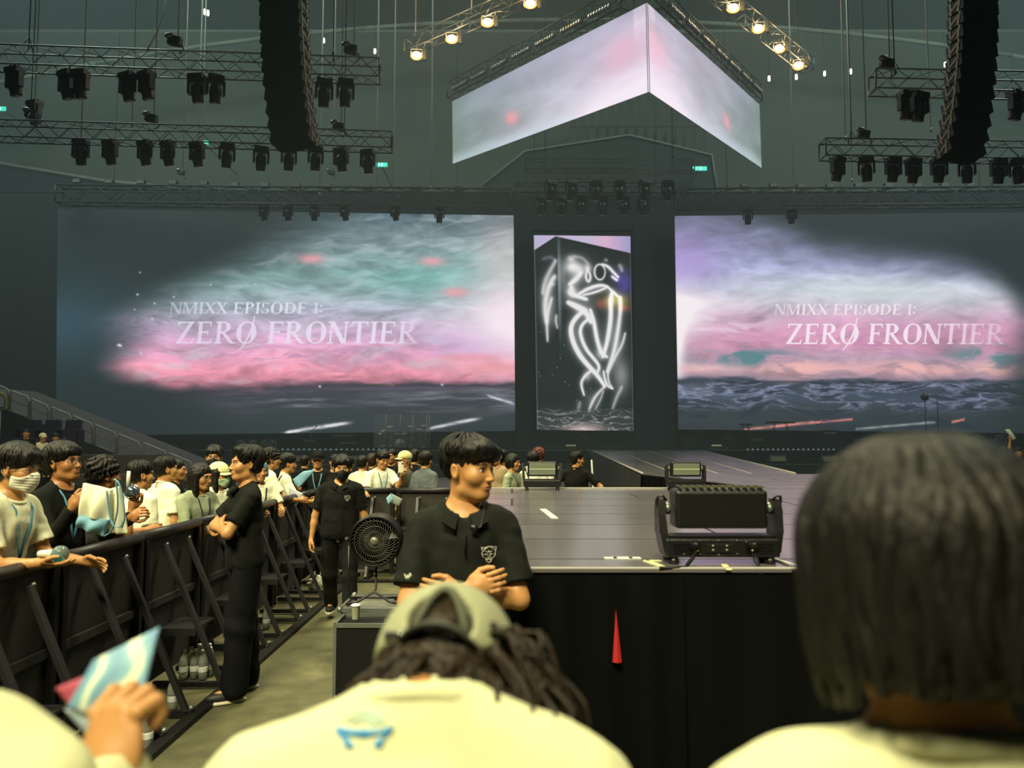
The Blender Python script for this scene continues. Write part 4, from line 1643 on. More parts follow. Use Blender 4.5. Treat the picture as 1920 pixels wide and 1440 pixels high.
tape([(1212, 1052), (1241, 1063)], .03, M_TAPE, fs_)
tape([(1212, 1052), (1238, 1052)], .02, M_TAPE, fs_)
tape([(1357, 1059), (1367, 1069)], .025, M_TAPE, fs_)
tape([(1449, 1047), (1490, 1060)], .02, M_TAPEW, fs_)
tape([(1018, 955), (1040, 972)], .05, M_TAPEW, fs_)
tape([(1138, 1047), (1152, 1047)], .05, M_TAPEW, fs_)
tape([(1156, 1047), (1180, 1047)], .06, M_TAPEW, fs_)
tape([(1184, 1047), (1196, 1047)], .05, M_TAPEW, fs_)
tape([(1290, 915.5), (1350, 913)], .05, M_TAPEW, fs_)

rw = thing('runway', 'dark reflective runway narrowing from the front stage back to the main stage', 'stage runway')
RP = [(2.1, 12.42), (4.55, 12.42), (9.3, 37.7), (3.9, 37.7)]
MB().prism(RP, STG - .014, STG).build('deck', DECK2, rw)
MB().prism([(2.12, 12.44), (4.53, 12.44), (9.28, 37.68), (3.92, 37.68)], STG - .1, STG - .015).build('fascia', M_BLACK, rw)
MB().prism([(2.2, 12.5), (4.45, 12.5), (9.1, 37.6), (4.05, 37.6)], .02, STG - .11).build('understructure', M_BLACK, rw)
SKG = mat('grey_black_drape', (30, 30, 30), .9, var=.3, vscale=3, stretch=(1, 1, .15))
skirt([(3.88, 37.7), (2.08, 12.42)], .02, STG - .02, rw, seed=8, fold=.3, m=SKG)
skirt([(4.57, 12.42), (9.32, 37.7)], .02, STG - .02, rw, seed=9, fold=.3, m=SKG)
e = MB()
e.tube([(2.1, 12.43, STG + .004), (3.9, 37.7, STG + .004)], .02, 6)
e.tube([(4.55, 12.43, STG + .004), (9.3, 37.7, STG + .004)], .02, 6)
e.build('edge_trim', M_EDGE, rw)
for k in (.22, .5, .72):
    a = Vector((2.1 + 2.45 * k, 12.5, STG + .002)); c = Vector((3.9 + 5.4 * k, 37.6, STG + .002))
    MB().tube([a, c], .008, 4).build('seam_strip', M_EDGE, rw)

ms = thing('main_stage', 'long dark main stage under the wide screens at the far end of the arena', 'stage')
MB().box((2, 41.3, STG - .1), (70, 7, .2)).build('deck', mat('main_deck', (26, 28, 29), .4), ms)
MB().box((2, 41.4, STG / 2 - .1), (69.6, 6.6, STG - .22)).build('understructure', M_BLACK, ms)
skirt([(-33, 37.78), (3.8, 37.78)], .02, STG - .02, ms, seed=10, fold=.5)
skirt([(9.4, 37.78), (37, 37.78)], .02, STG - .02, ms, seed=11, fold=.5)
st1 = thing('stage_step', 'low black ledge in front of the main stage, left of the runway', 'stage step', (-11, 36.6, 0))
MB().box((0, 0, .29), (28, 1.6, .58), bev=.02).build('ledge', M_BLACK, st1)
MB().tube([(-14, -.8, .585), (14, -.8, .585)], .015, 4).build('edge_trim', M_RIG, st1)
st2 = copy_tree(st1)
st2.location = (24.5, 36.6, 0)
st2['label'] = 'low black ledge in front of the main stage, right of the runway'

bd = thing('backdrop', 'tall black backdrop cloth behind and around the wide stage screens', 'backdrop', (2, 43.9, STG))
M_BACKD = mat('backdrop_cloth', (30, 38, 38), .9, var=.1, vscale=1, stretch=(1, 1, .1))
o = skirt([(-35, 0), (37, 0)], 0.0, 14.9, bd, amp=.05, fold=.9, seed=12, m=M_BACKD)
o.name = 'drape'
MB().tube([(-35, 0, 14.92), (37, 0, 14.92)], .04, 6).build('hanging_bar', M_RIG, bd)
# masking panels between the wide screens, framing the centre screen
tw = thing('portal', 'black portal frame holding the tall centre screen, with two side columns', 'portal', (0, 43.1, STG))
M_FR = mat('frame_cloth', (22, 34, 44), .85)
for x0, x1, nm in ((966, 999, 'side_column'), (1190, 1266, 'side_column')):
    a, c = P(x0, 800, 43.1).x, P(x1, 800, 43.1).x
    MB().box(((a + c) / 2, 0, 6.35), (c - a, .5, 12.7), bev=.03).build(nm, M_FR, tw)
a, c = P(966, 800, 43.1).x, P(1266, 800, 43.1).x
zt = P(1100, 440, 43.1).z - STG
MB().box(((a + c) / 2, 0.05, (zt + 12.9) / 2 + .1), (c - a, .45, 12.9 - zt - .2), bev=.03).build('header', M_FR, tw)
zb = P(1100, 810, 43.1).z - STG
MB().box(((a + c) / 2, 0.05, zb / 2), (c - a, .45, zb - .06), bev=.03).build('plinth', M_FR, tw)
# support legs under the two wide screens
for sc_, xs_, yv, lab in ((scr_l, (-24, -16, -8, -1.5), 42.0, 'left'), (scr_r, (10.5, 18, 26, 31), 42.0, 'right')):
    base = thing('screen_support', 'dark low support wall under the %s wide screen' % lab, 'screen support', (sum(xs_) / 4, 43.0, STG))
    x0 = min(xs_) - .8 - base.location.x; x1 = max(xs_) + .8 - base.location.x
    MB().box(((x0 + x1) / 2, 0, .4), (x1 - x0, .5, .8)).build('panel', M_FR, base)
    for x in xs_:
        MB().box((x - base.location.x, 0, 1.4), (.2, .3, 1.3)).build('post', M_RIG, base)

# ------------------------------------------------------------------ trusses, hoists, lights
def truss(label, A, B, h=.45, d=.45, step=.5, r=.022, rb=.012, m=None, ends=True, slings=(.12, .88)):
    A, B = Vector(A), Vector(B)
    m = m or M_ALU
    root = thing('lighting_truss', label, 'truss', tuple(A))
    ax = (B - A)
    L = ax.length
    ax.normalize()
    up = Vector((0, 0, 1)); up = (up - ax * up.dot(ax)).normalized()
    sd = ax.cross(up)
    cs = [(-h, -d / 2), (0, -d / 2), (0, d / 2), (-h, d / 2)]
    pt = lambda t, c: ax * t + up * c[0] + sd * c[1]
    for c in cs:
        MB().tube([pt(0, c), pt(L, c)], r, 6).build('chord', m, root)
    b = MB()
    n = max(2, int(L / step))
    for i in range(n):
        t0, t1 = L * i / n, L * (i + 1) / n
        for k in range(4):
            c0, c1 = cs[k], cs[(k + 1) % 4]
            if i % 2: c0, c1 = c1, c0
            b.tube([pt(t0, c0), pt(t1, c1)], rb, 4)
    b.build('bracing', m, root)
    for k in slings:
        p = pt(L * k, (0, 0))
        MB().tube([p, Vector((p.x, p.y, 37.9 - A.z))], .014, 5).build('sling', M_RIG, root)
        MB().tube([pt(L * k, (0, -d / 2)), p + Vector((0, 0, .35)), pt(L * k, (0, d / 2))], .014, 5).build('sling', M_RIG, root)
    if ends:
        for t in (0, L):
            MB().tube([pt(t, c) for c in cs], r * 1.1, 5, closed=True).build('end_frame', m, root)
    return root


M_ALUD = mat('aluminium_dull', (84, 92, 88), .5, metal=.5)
truss('upper left lighting truss, highest of the trusses beside the left speaker hang', P(-40, 90, 19), P(712, 117, 19.8), .5, .5, .48)
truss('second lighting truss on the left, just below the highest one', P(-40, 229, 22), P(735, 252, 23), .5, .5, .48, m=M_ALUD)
truss('upper right lighting truss ending beside the right speaker hang', P(1636, 137, 19), P(1990, 144, 18.6), .5, .5, .48)
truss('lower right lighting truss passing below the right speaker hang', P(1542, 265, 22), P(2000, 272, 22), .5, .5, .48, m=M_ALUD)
truss('long header truss directly above the left wide screen', P(112, 350, 39.1), P(958, 358, 39.1), .9, .7, 1.0, .05, .03, m=M_RIG)
truss('long header truss directly above the right wide screen', P(1268, 358, 39.1), P(2060, 352, 39.1), .9, .7, 1.0, .05, .03, m=M_RIG)
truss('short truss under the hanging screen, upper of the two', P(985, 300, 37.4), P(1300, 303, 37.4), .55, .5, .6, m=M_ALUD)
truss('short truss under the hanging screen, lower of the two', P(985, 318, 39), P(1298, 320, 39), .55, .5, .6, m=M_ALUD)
truss('dark truss just above the centre screen portal', P(966, 345, 41), P(1265, 346, 41), .7, .6, .8, .04, .025, m=M_RIG)
# diagonal warm lamp trusses
LA, LB = P(765, 76, 33), P(1010, -32, 29)
RA, RB = P(1340, -30, 29), P(1516, 112, 34)
truss('diagonal truss carrying warm lamps left of the hanging screen', LA, LB, .6, .5, .6)
truss('diagonal truss carrying warm lamps right of the hanging screen', RB, RA, .6, .5, .6)
# screen support trusses along the top edges
UPV = Vector((0, 0, 1))
for a, b_, s in ((lt, ct, 'left'), (rt, ct, 'right')):
    off = (Vector((0, .5, 0)))
    truss('support truss along the top of the %s face of the hanging screen' % s, a + UPV * 1.15 + off, a.lerp(b_, .94) + UPV * 1.15 + off, .8, .6, .7, .035, .02, m=M_ALUD, slings=())


def lightbar(n=8, w=.16):
    root = thing('lamp_bar', None, None)
    MB().box((0, 0, 0), (n * w + .06, .12, .14), bev=.01).build('housing', M_RIG, root)
    b = MB(); b.tube([(-.3, 0, .05), (-.3, 0, .28), (.3, 0, .28), (.3, 0, .05)], .015, 5); b.build('bracket', M_RIG, root)
    M = Matrix.Rotation(PI / 2, 4, 'X')
    src = None
    for i in range(n):
        if src is None:
            src = MB().lathe([(.02, .0), (.055, .01), (.066, .05), (.05, .058)], 10, T(0, -.05, 0) @ M).build('lens', M_GLASSY, root)
            src.location = ((i - (n - 1) / 2) * w, 0, 0)
        else:
            c = src.copy(); COL.objects.link(c); c.parent = root; c.location = ((i - (n - 1) / 2) * w, 0, 0)
    return root


def ordinal(items, fmt, where):
    n = len(items)
    for i, o in enumerate(items):
        o['label'] = fmt % ORD[i] + ' ' + where


proto = lightbar()
for (a, b_, side) in ((lt, ct, 'left'), (rt, ct, 'right')):
    L = []
    nb_ = 8
    for i in range(nb_):
        t = (i + .5) / nb_
        p = a.lerp(b_, t) + UPV * .42 + Vector((0, -.35, 0))
        c = copy_tree(proto)
        c.location = p
        d = b_ - a
        c.rotation_euler = (0, -math.atan2(d.z, Vector((d.x, d.y)).length) * (1 if side == 'left' else 1), math.atan2(d.y, d.x) + (0 if side == 'left' else 0))
        if side == 'right':
            c.rotation_euler = (0, math.atan2(d.z, Vector((d.x, d.y)).length), math.atan2(d.y, d.x) + PI)
        finish(c, 'x', 'stage light', 'lamp bars along the top of the hanging screen')
        L.append(c)
    ordinal(L, '%s lamp bar', 'from the outer end above the %s face of the hanging screen' % side)
for o in [proto] + list(proto.children):
    bpy.data.objects.remove(o)


def moving_head():
    root = thing('moving_head_light', None, None)
    MB().box((0, 0, -.06), (.34, .26, .12), bev=.02).build('base', M_DARKPL, root)
    b = MB()
    for s in (-1, 1):
        b.box((s * .17, 0, -.26), (.05, .14, .32), bev=.015)
    b.box((0, 0, -.14), (.36, .14, .05), bev=.015)
    b.build('yoke', M_DARKPL, root)
    h = MB()
    h.lathe([(.05, .14), (.10, .13), (.125, .05), (.13, -.08), (.115, -.22), (.12, -.27)], 14, T(0, 0, -.32) @ Matrix.Rotation(.25, 4, 'X'))
    ho = h.build('lamp_head', M_DARKPL, root)
    MB().lathe([(.10, .0), (.105, -.015), (.03, -.03)], 14, T(0, 0, -.32) @ Matrix.Rotation(.25, 4, 'X') @ T(0, 0, -.265)).build('lens', M_GLASSY, ho)
    b = MB()
    for s in (-1, 1):
        b.tube([(s * .1, 0, 0), (s * .1, 0, .07)], .02, 6)
    b.build('clamp', M_ALU, root)
    return root


proto = moving_head()
HEADS = [
    ([(28, 128, 19), (125, 134, 19), (150, 133, 19.1), (240, 138, 19), (275, 135, 19.05), (370, 141, 19.2), (405, 143, 19.5), (608, 150, 19.6), (648, 150, 19.8)], 'from the left under the upper left truss', 'moving heads under the upper left truss', 1.2),
    ([(65, 190, 22.5), (152, 264, 22), (207, 264, 22.2), (272, 265, 22.2), (315, 266, 22.3), (370, 268, 22.4), (426, 270, 22.5), (490, 276, 22.6), (542, 276, 22.8), (592, 276, 22.8), (640, 278, 22.9), (690, 282, 23)], 'from the left under the second left truss', 'moving heads under the second left truss', 1.2),
    ([(1700, 172, 19), (1723, 175, 18.8), (1905, 172, 18.6)], 'from the left under the upper right truss', 'moving heads under the upper right truss', 1.2),
    ([(1570, 295, 22), (1624, 295, 22), (1674, 296, 22), (1712, 298, 22), (1760, 297, 22), (1812, 298, 22), (1872, 299, 22), (1908, 299, 22)], 'from the left under the lower right truss', 'moving heads under the lower right truss', 1.2),
    ([(1032, 340, 39), (1071, 340, 39), (1117, 340, 39), (1162, 340, 39), (1208, 340, 39), (1252, 340, 39)], 'from left, upper row under the hanging screen', 'moving heads under the hanging screen, upper row', 1.7),
    ([(1014, 369, 41), (1052, 369, 41), (1090, 369, 41), (1130, 369, 41), (1170, 369, 41), (1206, 369, 41)], 'from left, lower row above the centre screen', 'moving heads above the centre screen', 1.7),
    ([(495, 385, 39.1), (540, 385, 39.1), (590, 385, 39.1), (647, 385, 39.1), (741, 385, 39.1), (824, 389, 39.1)], 'from left over the left wide screen top', 'moving heads over the left wide screen', 1.35),
    ([(1402, 392, 39.1), (1484, 391, 39.1)], 'from left over the right wide screen top', 'moving heads over the right wide screen', 1.35)]
rr = random.Random(4)
for pts, where, grp, sc_ in HEADS:
    L = []
    for (px, py, Y) in pts:
        c = copy_tree(proto)
        c.location = P(px, py, Y)
        c.rotation_euler = (0, 0, rr.uniform(-.6, .6))
        c.scale = (sc_,) * 3
        finish(c, 'x', 'stage light', grp)
        L.append(c)
    ordinal(L, '%s black moving head light', where)


def purge(o):
    for c in list(o.children):
        purge(c)
    bpy.data.objects.remove(o)


purge(proto)

# strobe style boxes sitting on the header trusses
M_STR = mat('strobe_glass', (120, 128, 110), .3, metal=.2)


def strobe(detail=True):
    """yoke mounted wide strobe light, front towards -Y (local), base on z=0; about 0.52 wide"""
    root = thing('strobe_light', None, None)
    b = MB()
    b.box((0, 0, .085), (.50, .16, .10), bev=.012)
    b.box((0, .0, .142), (.46, .10, .012), bev=.004)
    base = b.build('base', M_DARKPL, root)
    for s in (-1, 1):
        y = MB()
        pts = [(s * .235, 0, .06), (s * .252, 0, .16), (s * .256, 0, .26), (s * .254, 0, .335)]
        for p0, p1, w0, w1 in ((pts[0], pts[1], .15, .13), (pts[1], pts[2], .13, .10), (pts[2], pts[3], .10, .07)):
            x0, x1 = p0[0], p1[0]
            y.hexa([(x0 - .018, -w0 / 2, p0[2]), (x0 + .018, -w0 / 2, p0[2]), (x0 + .018, w0 / 2, p0[2]), (x0 - .018, w0 / 2, p0[2]),
                    (x1 - .016, -w1 / 2, p1[2]), (x1 + .016, -w1 / 2, p1[2]), (x1 + .016, w1 / 2, p1[2]), (x1 - .016, w1 / 2, p1[2])])
        y.build('yoke_arm', M_BLACKM, root)
        g = MB()
        g.tube([(s * .235, .03, .33), (s * .25, .04, .355), (s * .27, .03, .35), (s * .274, .02, .32), (s * .262, 0, .26)], .007, 6)
        g.build('handle', M_BLACKM, root)
        MB().lathe([(.03, -.012), (.035, 0), (.03, .012)], 16, T(s * .225, 0, .285) @ Matrix.Rotation(PI / 2, 4, 'Y')).build('pivot', M_ALU, root)
    h = MB()
    h.box((0, 0, .285), (.40, .16, .20), bev=.016)
    ho = h.build('lamp_head', M_DARKPL, root)
    MB().box((0, -.083, .285), (.355, .012, .155), bev=.004).build('front_glass', M_STR, ho)
    MB().box((0, -.090, .285), (.355, .006, .012)).build('tube_lamp', mat('tube_pale', (190, 195, 160), .3), ho)
    for s in (-1, 1):
        for q in (-1, 1):
            MB().lathe([(.022, 0), (.026, .01), (.018, .036)], 12, T(s * .21, q * .055, 0)).build('foot', M_BLACKM, root)
    if detail:
        # rear cooling fins along the top edge, rear connector panel
        f = MB()
        for i in range(12):
            x = -.175 + i * .032
            f.box((x, .035, .398), (.004, .085, .026), Euler((0, .5, 0)))
        f.box((0, .075, .404), (.37, .006, .006))
        f.box((0, -.008, .404), (.37, .006, .006))
        f.build('cooling_fin', mat('fin_olive', (96, 98, 78), .4, metal=.4), ho)
        p = MB()
        p.box((.015, .083, .086), (.115, .008, .046), bev=.003)
        pp = p.build('rear_panel', M_BLACK, root)
        for (x, z) in ((-.015, .098), (.045, .098), (-.015, .076), (.045, .076)):
            MB().lathe([(.006, 0), (.006, .004)], 12, T(x, .087, z) @ Matrix.Rotation(-PI / 2, 4, 'X')).build('button', M_ALU, pp)
        v = MB()
        for s in (-1, 1):
            for k in range(5):
                v.box((s * .155, .082, .062 + k * .012), (.12, .004, .005))
        v.build('vent_slats', M_BLACKM, root)
        for (x, z) in ((-.06, .125), (.02, .126), (.10, .125), (-.06, .055), (.02, .052), (.10, .055), (.17, .055), (-.10, .12)):
            MB().ball((x, .082, z), .004, 8, 5).build('screw', M_ALU, root)
        for s, col in ((-1, M_ALU), (1, mat('plug_yellow', (170, 140, 50), .5))):
            MB().lathe([(.020, 0), (.022, .01), (.015, .045), (.010, .06)], 14, T(s * .125, .082, .088) @ Matrix.Rotation(-PI / 2 + .5, 4, 'X')).build('plug', M_BLACKM, root)
            MB().ball((s * .118, .112, .078), .007, 8, 6).build('plug_ring', col, root)
        cb_ = MB()
        cb_.tube([(.128, .12, .07), (.150, .15, .045), (.175, .16, .012), (.185, .19, .006), (.30, .2, .006)], .009, 8)
        cb_.build('cable', M_BLACK, root)
        cb_ = MB()
        cb_.tube([(-.125, .125, .065), (-.128, .155, .03), (-.12, .175, .006), (-.13, .2, -.03)], .006, 8)
        cb_.tube([(-.115, .12, .065), (-.110, .16, .03), (-.125, .18, .006), (-.12, .2, -.03)], .005, 8)
        cb_.build('cable', M_BLACK, root)
    return root


M_STR2 = None
big = strobe(True)
finish(big, 'large black strobe light seen from behind, standing on the near edge of the front stage', 'stage light', 'strobe lights on the front stage')
big.location = PF(1342, 1053, STG)
big.location.y = 3.52
big.location.x = (1342 - 960) / FPX * 3.52
big.rotation_euler = (0, 0, PI)
big.scale = (1.02, 1, .84)
small = strobe(False)
finish(small, 'small strobe light on the far stage edge, in front of the bobbed hair', 'stage light', 'strobe lights on the front stage')
small.location = ((1016 - 960) / FPX * 8.5, 8.5, STG)
small.scale = (.80,) * 3
s2 = copy_tree(small)
s2['label'] = 'small strobe light on the far stage edge, directly beyond the large one'
s2.location = ((1283 - 960) / FPX * 8.45, 8.45, STG)
s2.scale = (.80,) * 3
M_FIXT = mat('fixture_grey', (120, 130, 122), .5)


def boxlight():
    root = thing('wash_light', None, None)
    MB().box((0, 0, .16), (.42, .25, .22), bev=.02).build('housing', M_RIG, root)
    MB().box((0, -.13, .16), (.36, .02, .16)).build('front_glass', M_FIXT, root)
    b = MB(); b.tube([(-.24, 0, .16), (-.25, 0, 0), (.25, 0, 0), (.24, 0, .16)], .02, 5); b.build('bracket', M_RIG, root)
    return root


proto = boxlight()
for pts, where, grp in (([(145, 350), (205, 351), (265, 352), (325, 353), (383, 354), (441, 356), (498, 357), (556, 358), (613, 359), (690, 361), (780, 362), (860, 364)], 'from left on the truss over the left screen', 'wash lights on the left header truss'),
                        ([(1396, 368), (1450, 368), (1501, 369), (1556, 369), (1609, 368), (1665, 368), (1720, 367), (1770, 367), (1818, 366), (1868, 366), (1910, 365)], 'from left on the truss over the right screen', 'wash lights on the right header truss')):
    L = []
    for px, py in pts:
        c = copy_tree(proto)
        c.location = P(px, py - 4 if px < 960 else py - 14, 39.1)
        finish(c, 'x', 'stage light', grp)
        L.append(c)
    ordinal(L, '%s grey wash light', where)
purge(proto)

# warm glowing lamps
M_WARM = mat('lamp_glow', (255, 200, 120), .4, emit=(255, 214, 150), estr=38)
M_HALO = mat('lamp_halo', (200, 130, 70), .4, emit=(255, 150, 60), estr=1.6)  # orange halo around the lamps, put in as emission


def warm_lamp():
    root = thing('flood_lamp', None, None)
    Mx = Matrix.Rotation(PI / 2 - .35, 4, 'X')
    MB().lathe([(.08, -.24), (.16, -.2), (.21, -.03), (.22, 0)], 16, Mx).build('housing', M_RIG, root)
    MB().ball((0, 0, 0), (.19, .19, .06), 14, 8, M=Mx.to_3x3()).build('glass', M_WARM, root)
    MB().ball((0, .03, -.02), (.27, .27, .05), 16, 8, M=Mx.to_3x3()).build('halo_disc', M_HALO, root)  # added glowing disc, imitates the halo round the bulb
    b = MB(); b.tube([(-.24, 0, 0), (-.24, 0, .26), (.24, 0, .26), (.24, 0, 0)], .018, 5); b.tube([(0, 0, .26), (0, .1, .55)], .02, 5); b.build('yoke', M_ALU, root)
    ld = bpy.data.lights.new('lamp_bulb', 'POINT'); ld.energy = 80; ld.color = (1, .62, .30); ld.shadow_soft_size = .12
    lo = bpy.data.objects.new('lamp_bulb', ld); COL.objects.link(lo); lo.parent = root; lo.location = (0, -.35, -.1)
    MB().box((.36, .05, .05), (.14, .18, .5), bev=.02).build('ballast', M_RIG, root)
    return root


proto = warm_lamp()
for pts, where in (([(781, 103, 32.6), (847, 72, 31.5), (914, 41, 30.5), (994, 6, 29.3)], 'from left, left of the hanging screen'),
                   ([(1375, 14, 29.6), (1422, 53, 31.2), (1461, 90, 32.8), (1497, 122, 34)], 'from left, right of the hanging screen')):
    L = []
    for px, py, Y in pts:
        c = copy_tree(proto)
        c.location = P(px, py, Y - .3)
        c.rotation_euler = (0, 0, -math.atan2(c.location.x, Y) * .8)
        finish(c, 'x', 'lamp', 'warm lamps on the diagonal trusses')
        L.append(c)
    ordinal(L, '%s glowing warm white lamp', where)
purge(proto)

# chain hoists
M_CHAIN = mat('chain_grey', (190, 194, 182), .5)


def hoist(px, ytop_, py, Y, motor=True, r=.018, x2=None):
    """chain from the ceiling to a point on screen (px,py)"""
    p = P(px, py, Y)
    root = thing('chain_hoist', None, 'chain hoist', tuple(p))
    MB().tube([(0, 0, .0), (0, 0, 37.8 - p.z)], r * Y / 20, 5).build('chain', M_CHAIN, root)
    if motor:
        MB().box((-.08, 0, -.16), (.34, .2, .24), Euler((0, .2, 0)), bev=.04).build('motor', M_RIG, root)
        b = MB(); b.ball((-.2, -.06, -.04), (.13, .08, .08), 10, 6); b.build('chain_bag', M_ALU, root)
        b = MB(); b.tube([(.1, 0, -.26), (.16, 0, -.4), (.05, 0, -.5)], .025, 6); b.build('hook', M_ALU, root)
    else:
        b = MB(); b.tube([(0, 0, 0), (.0, 0, -.18)], .04, 6); b.build('hook', M_ALU, root)
    return root


H = [(65, 205, 22.3, 1, 'far left'), (152, 258, 22.4, 0, ''), (248, 230, 27, 0, ''), (289, 212, 22.5, 1, ''), (334, 66, 19.3, 1, ''), (343, 318, 38, 1, ''), (371, 300, 40, 0, ''), (378, 298, 40, 0, ''),
     (600, 360, 40, 0, ''), (624, 318, 39, 1, ''), (640, 228, 22.8, 1, ''), (664, 82, 19.6, 1, ''), (706, 350, 40, 0, ''), (738, 350, 40.4, 0, ''), (779, 60, 32.8, 0, ''), (809, 348, 40.6, 0, ''),
     (884, 20, 31, 0, ''), (1488, 355, 40.4, 0, ''), (1585, 255, 30, 0, ''), (1624, 242, 22.2, 1, ''), (1668, 108, 19, 1, ''), (1745, 240, 30, 0, ''), (1836, 350, 40.4, 0, ''), (1597, 335, 40, 0, '')]
H.sort()
hs_ = []
for i, (px, py, Y, mo, _) in enumerate(H):
    o = hoist(px, 0, py, Y, bool(mo))
    o['group'] = 'chain hoists hanging from the roof'
    hs_.append(o)
for side, sel in (('left', [o for o in hs_ if o.location.x < 0]), ('right', [o for o in hs_ if o.location.x >= 0])):
    for i, o in enumerate(sel):
        n = ORD[i]
        o['label'] = '%s hanging chain%s from the left, %s of the hanging screen' % (n, ' hoist with motor' if 'motor' in [c.name.split('.')[0] for c in o.children] else '', side)
b = MB()
pp = [P(313, -10, 19), P(306, 30, 19), P(296, 58, 19), P(275, 96, 19)]
cable = b.tube(pp, .018, 6).build('power_cable', M_CHAIN)
finish(cable, 'thin cable curving down to the upper left truss', 'cable')

# line arrays
M_LAF = mat('speaker_grille', (20, 30, 34), .8, spec=.1, bump=.2, bscale=60)
M_LAS = mat('speaker_side', (52, 60, 56), .6)
M_LAR = mat('speaker_rigging', (150, 128, 112), .5, metal=.4, var=.5, vscale=14)


def line_array(label, x, Y, zbot, side, n=15):
    root = thing('line_array_speaker', label, 'speaker', (x, Y, zbot))
    z, y, sh = 0, .35, 0.0
    ang = -.40
    xx = 0
    for i in range(n):
        hgt = .34
        t = i / (n - 1)
        ang = -.26 * (1 - t) ** 1.6
        R = Euler((ang, 0, 0)).to_matrix()
        c = Vector((xx, y, z + hgt / 2))
        W, Dp = 1.02, .5
        b = MB()
        fr = [(-W / 2, -Dp / 2, -hgt / 2 + .002), (W / 2, -Dp / 2, -hgt / 2 + .002), (W / 2, Dp / 2, -hgt / 2 + .025), (-W / 2, Dp / 2, -hgt / 2 + .025),
              (-W / 2, -Dp / 2, hgt / 2 - .002), (W / 2, -Dp / 2, hgt / 2 - .002), (W / 2, Dp / 2, hgt / 2 - .025), (-W / 2, Dp / 2, hgt / 2 - .025)]
        b.hexa([c + R @ Vector(p) for p in fr])
        cab = b.build('cabinet', M_LAF, root)
        for s in (-1, 1):
            g = MB()
            g.box(c + R @ Vector((s * (W / 2 + .02), 0, 0)), (.035, Dp * .92, hgt * .8), R)
            g.build('side_panel', M_LAS, cab)
        for s in (-1, 1):
            g = MB()
            g.box(c + R @ Vector((s * (W / 2 + .045), -.12, 0)), (.02, .05, hgt * .96), R @ Matrix.Rotation(.3, 3, 'X'))
            g.box(c + R @ Vector((s * (W / 2 + .045), .12, 0)), (.02, .05, hgt * .96), R)
            g.box(c + R @ Vector((s * (W / 2 + .045), 0, 0)), (.02, Dp * .8, .05), R @ Matrix.Rotation(-.5, 3, 'X'))
            g.build('rigging_plate', M_LAR, cab)
        z += hgt * math.cos(ang)
        y += hgt * math.sin(ang) * .9
        xx += side * .014 * (1 - t) ** 1.2
    b = MB()
    b.box((xx, y, z + .1), (1.1, 1.2, .12), bev=.02)
    b.build('flying_frame', M_RIG, root)
    for s in (-.4, .4):
        MB().tube([(xx, y + s, z + .15), (xx, y + s, 37.8 - zbot)], .02, 5).build('hanging_chain', M_CHAIN, root)
    root.rotation_euler = (0, 0, side * .30)
    return root


line_array('left hang of curved black line array speakers, hanging above the left screen', P(537, 262, 18).x, 18, P(530, 264, 18).z, -1)
line_array('right hang of curved black line array speakers, at the upper right corner', P(1824, 286, 18).x, 18, P(1824, 288, 18).z, 1)

# exit signs and ceiling lights
M_EXIT = mat('exit_green', (40, 190, 160), .4, emit=(50, 205, 180), estr=1.3)
M_EXITW = mat('exit_white', (220, 240, 235), .4, emit=(215, 245, 238), estr=1.2)
for px, py, w, lab in ((0, 204, .9, 'green lit exit sign high on the wall at the far left edge'), (382, 268, .75, 'green lit exit sign between the second left truss and the left header truss'),
                       (715, 309, .95, 'green lit exit sign on the wall left of the hanging screen'), (1312, 316, 1.1, 'green lit exit sign in the gable under the hanging screen')):
    Y = 58.5
    s = thing('exit_sign', lab, 'exit sign', tuple(P(px, py, Y)))
    MB().box((0, 0, 0), (w, .12, .32), bev=.02).build('lit_panel', M_EXIT, s)
    b = MB()
    b.box((.05, -.065, 0), (w * .12, .01, .22)); b.box((-.2 * w, -.065, .02), (w * .08, .01, .1))
    b.build('pictogram', M_EXITW, s)
    MB().tube([(0, .05, 0), (0, 7.15 if px < 1200 else 1.8, 0)], .05, 6).build('wall_arm', M_RIG, s)
M_DOWN = mat('downlight', (255, 245, 220), .4, emit=(255, 248, 225), estr=9)
L = []
for px, py, Y in ((384, 18, 50), (390, 20, 50), (607, 72, 55), (703, 92, 55), (1442, 143, 52), (1493, 140, 52), (1546, 134, 55), (1595, 130, 55), (1772, 117, 55)):
    s = thing('ceiling_light', 'x', 'ceiling light', tuple(P(px, py, Y)), group='small ceiling lights')
    MB().lathe([(.03, -.35), (.08, -.3), (.07, 0)], 8).build('bulb', M_DOWN, s)
    MB().lathe([(.12, 0), (.16, .03), (.05, .12)], 10).build('fitting', M_RIG, s)
    MB().tube([(0, 0, .1), (0, 0, 37.8 - s.location.z)], .015, 4).build('cord', M_RIG, s)
    L.append(s)
ordinal(L, '%s tiny white ceiling light', 'from the left high under the roof')

# ------------------------------------------------------------------ crowd barriers
M_BAR = mat('barrier_black', (38, 36, 38), .45, metal=.25, var=.15)
M_BARG = mat('barrier_grey', (92, 88, 86), .5, metal=.3)
M_PANEL = mat('barrier_panel', (46, 44, 38), .75, var=.3, vscale=2, bump=.4, bscale=160, stretch=(1, 1, 1))


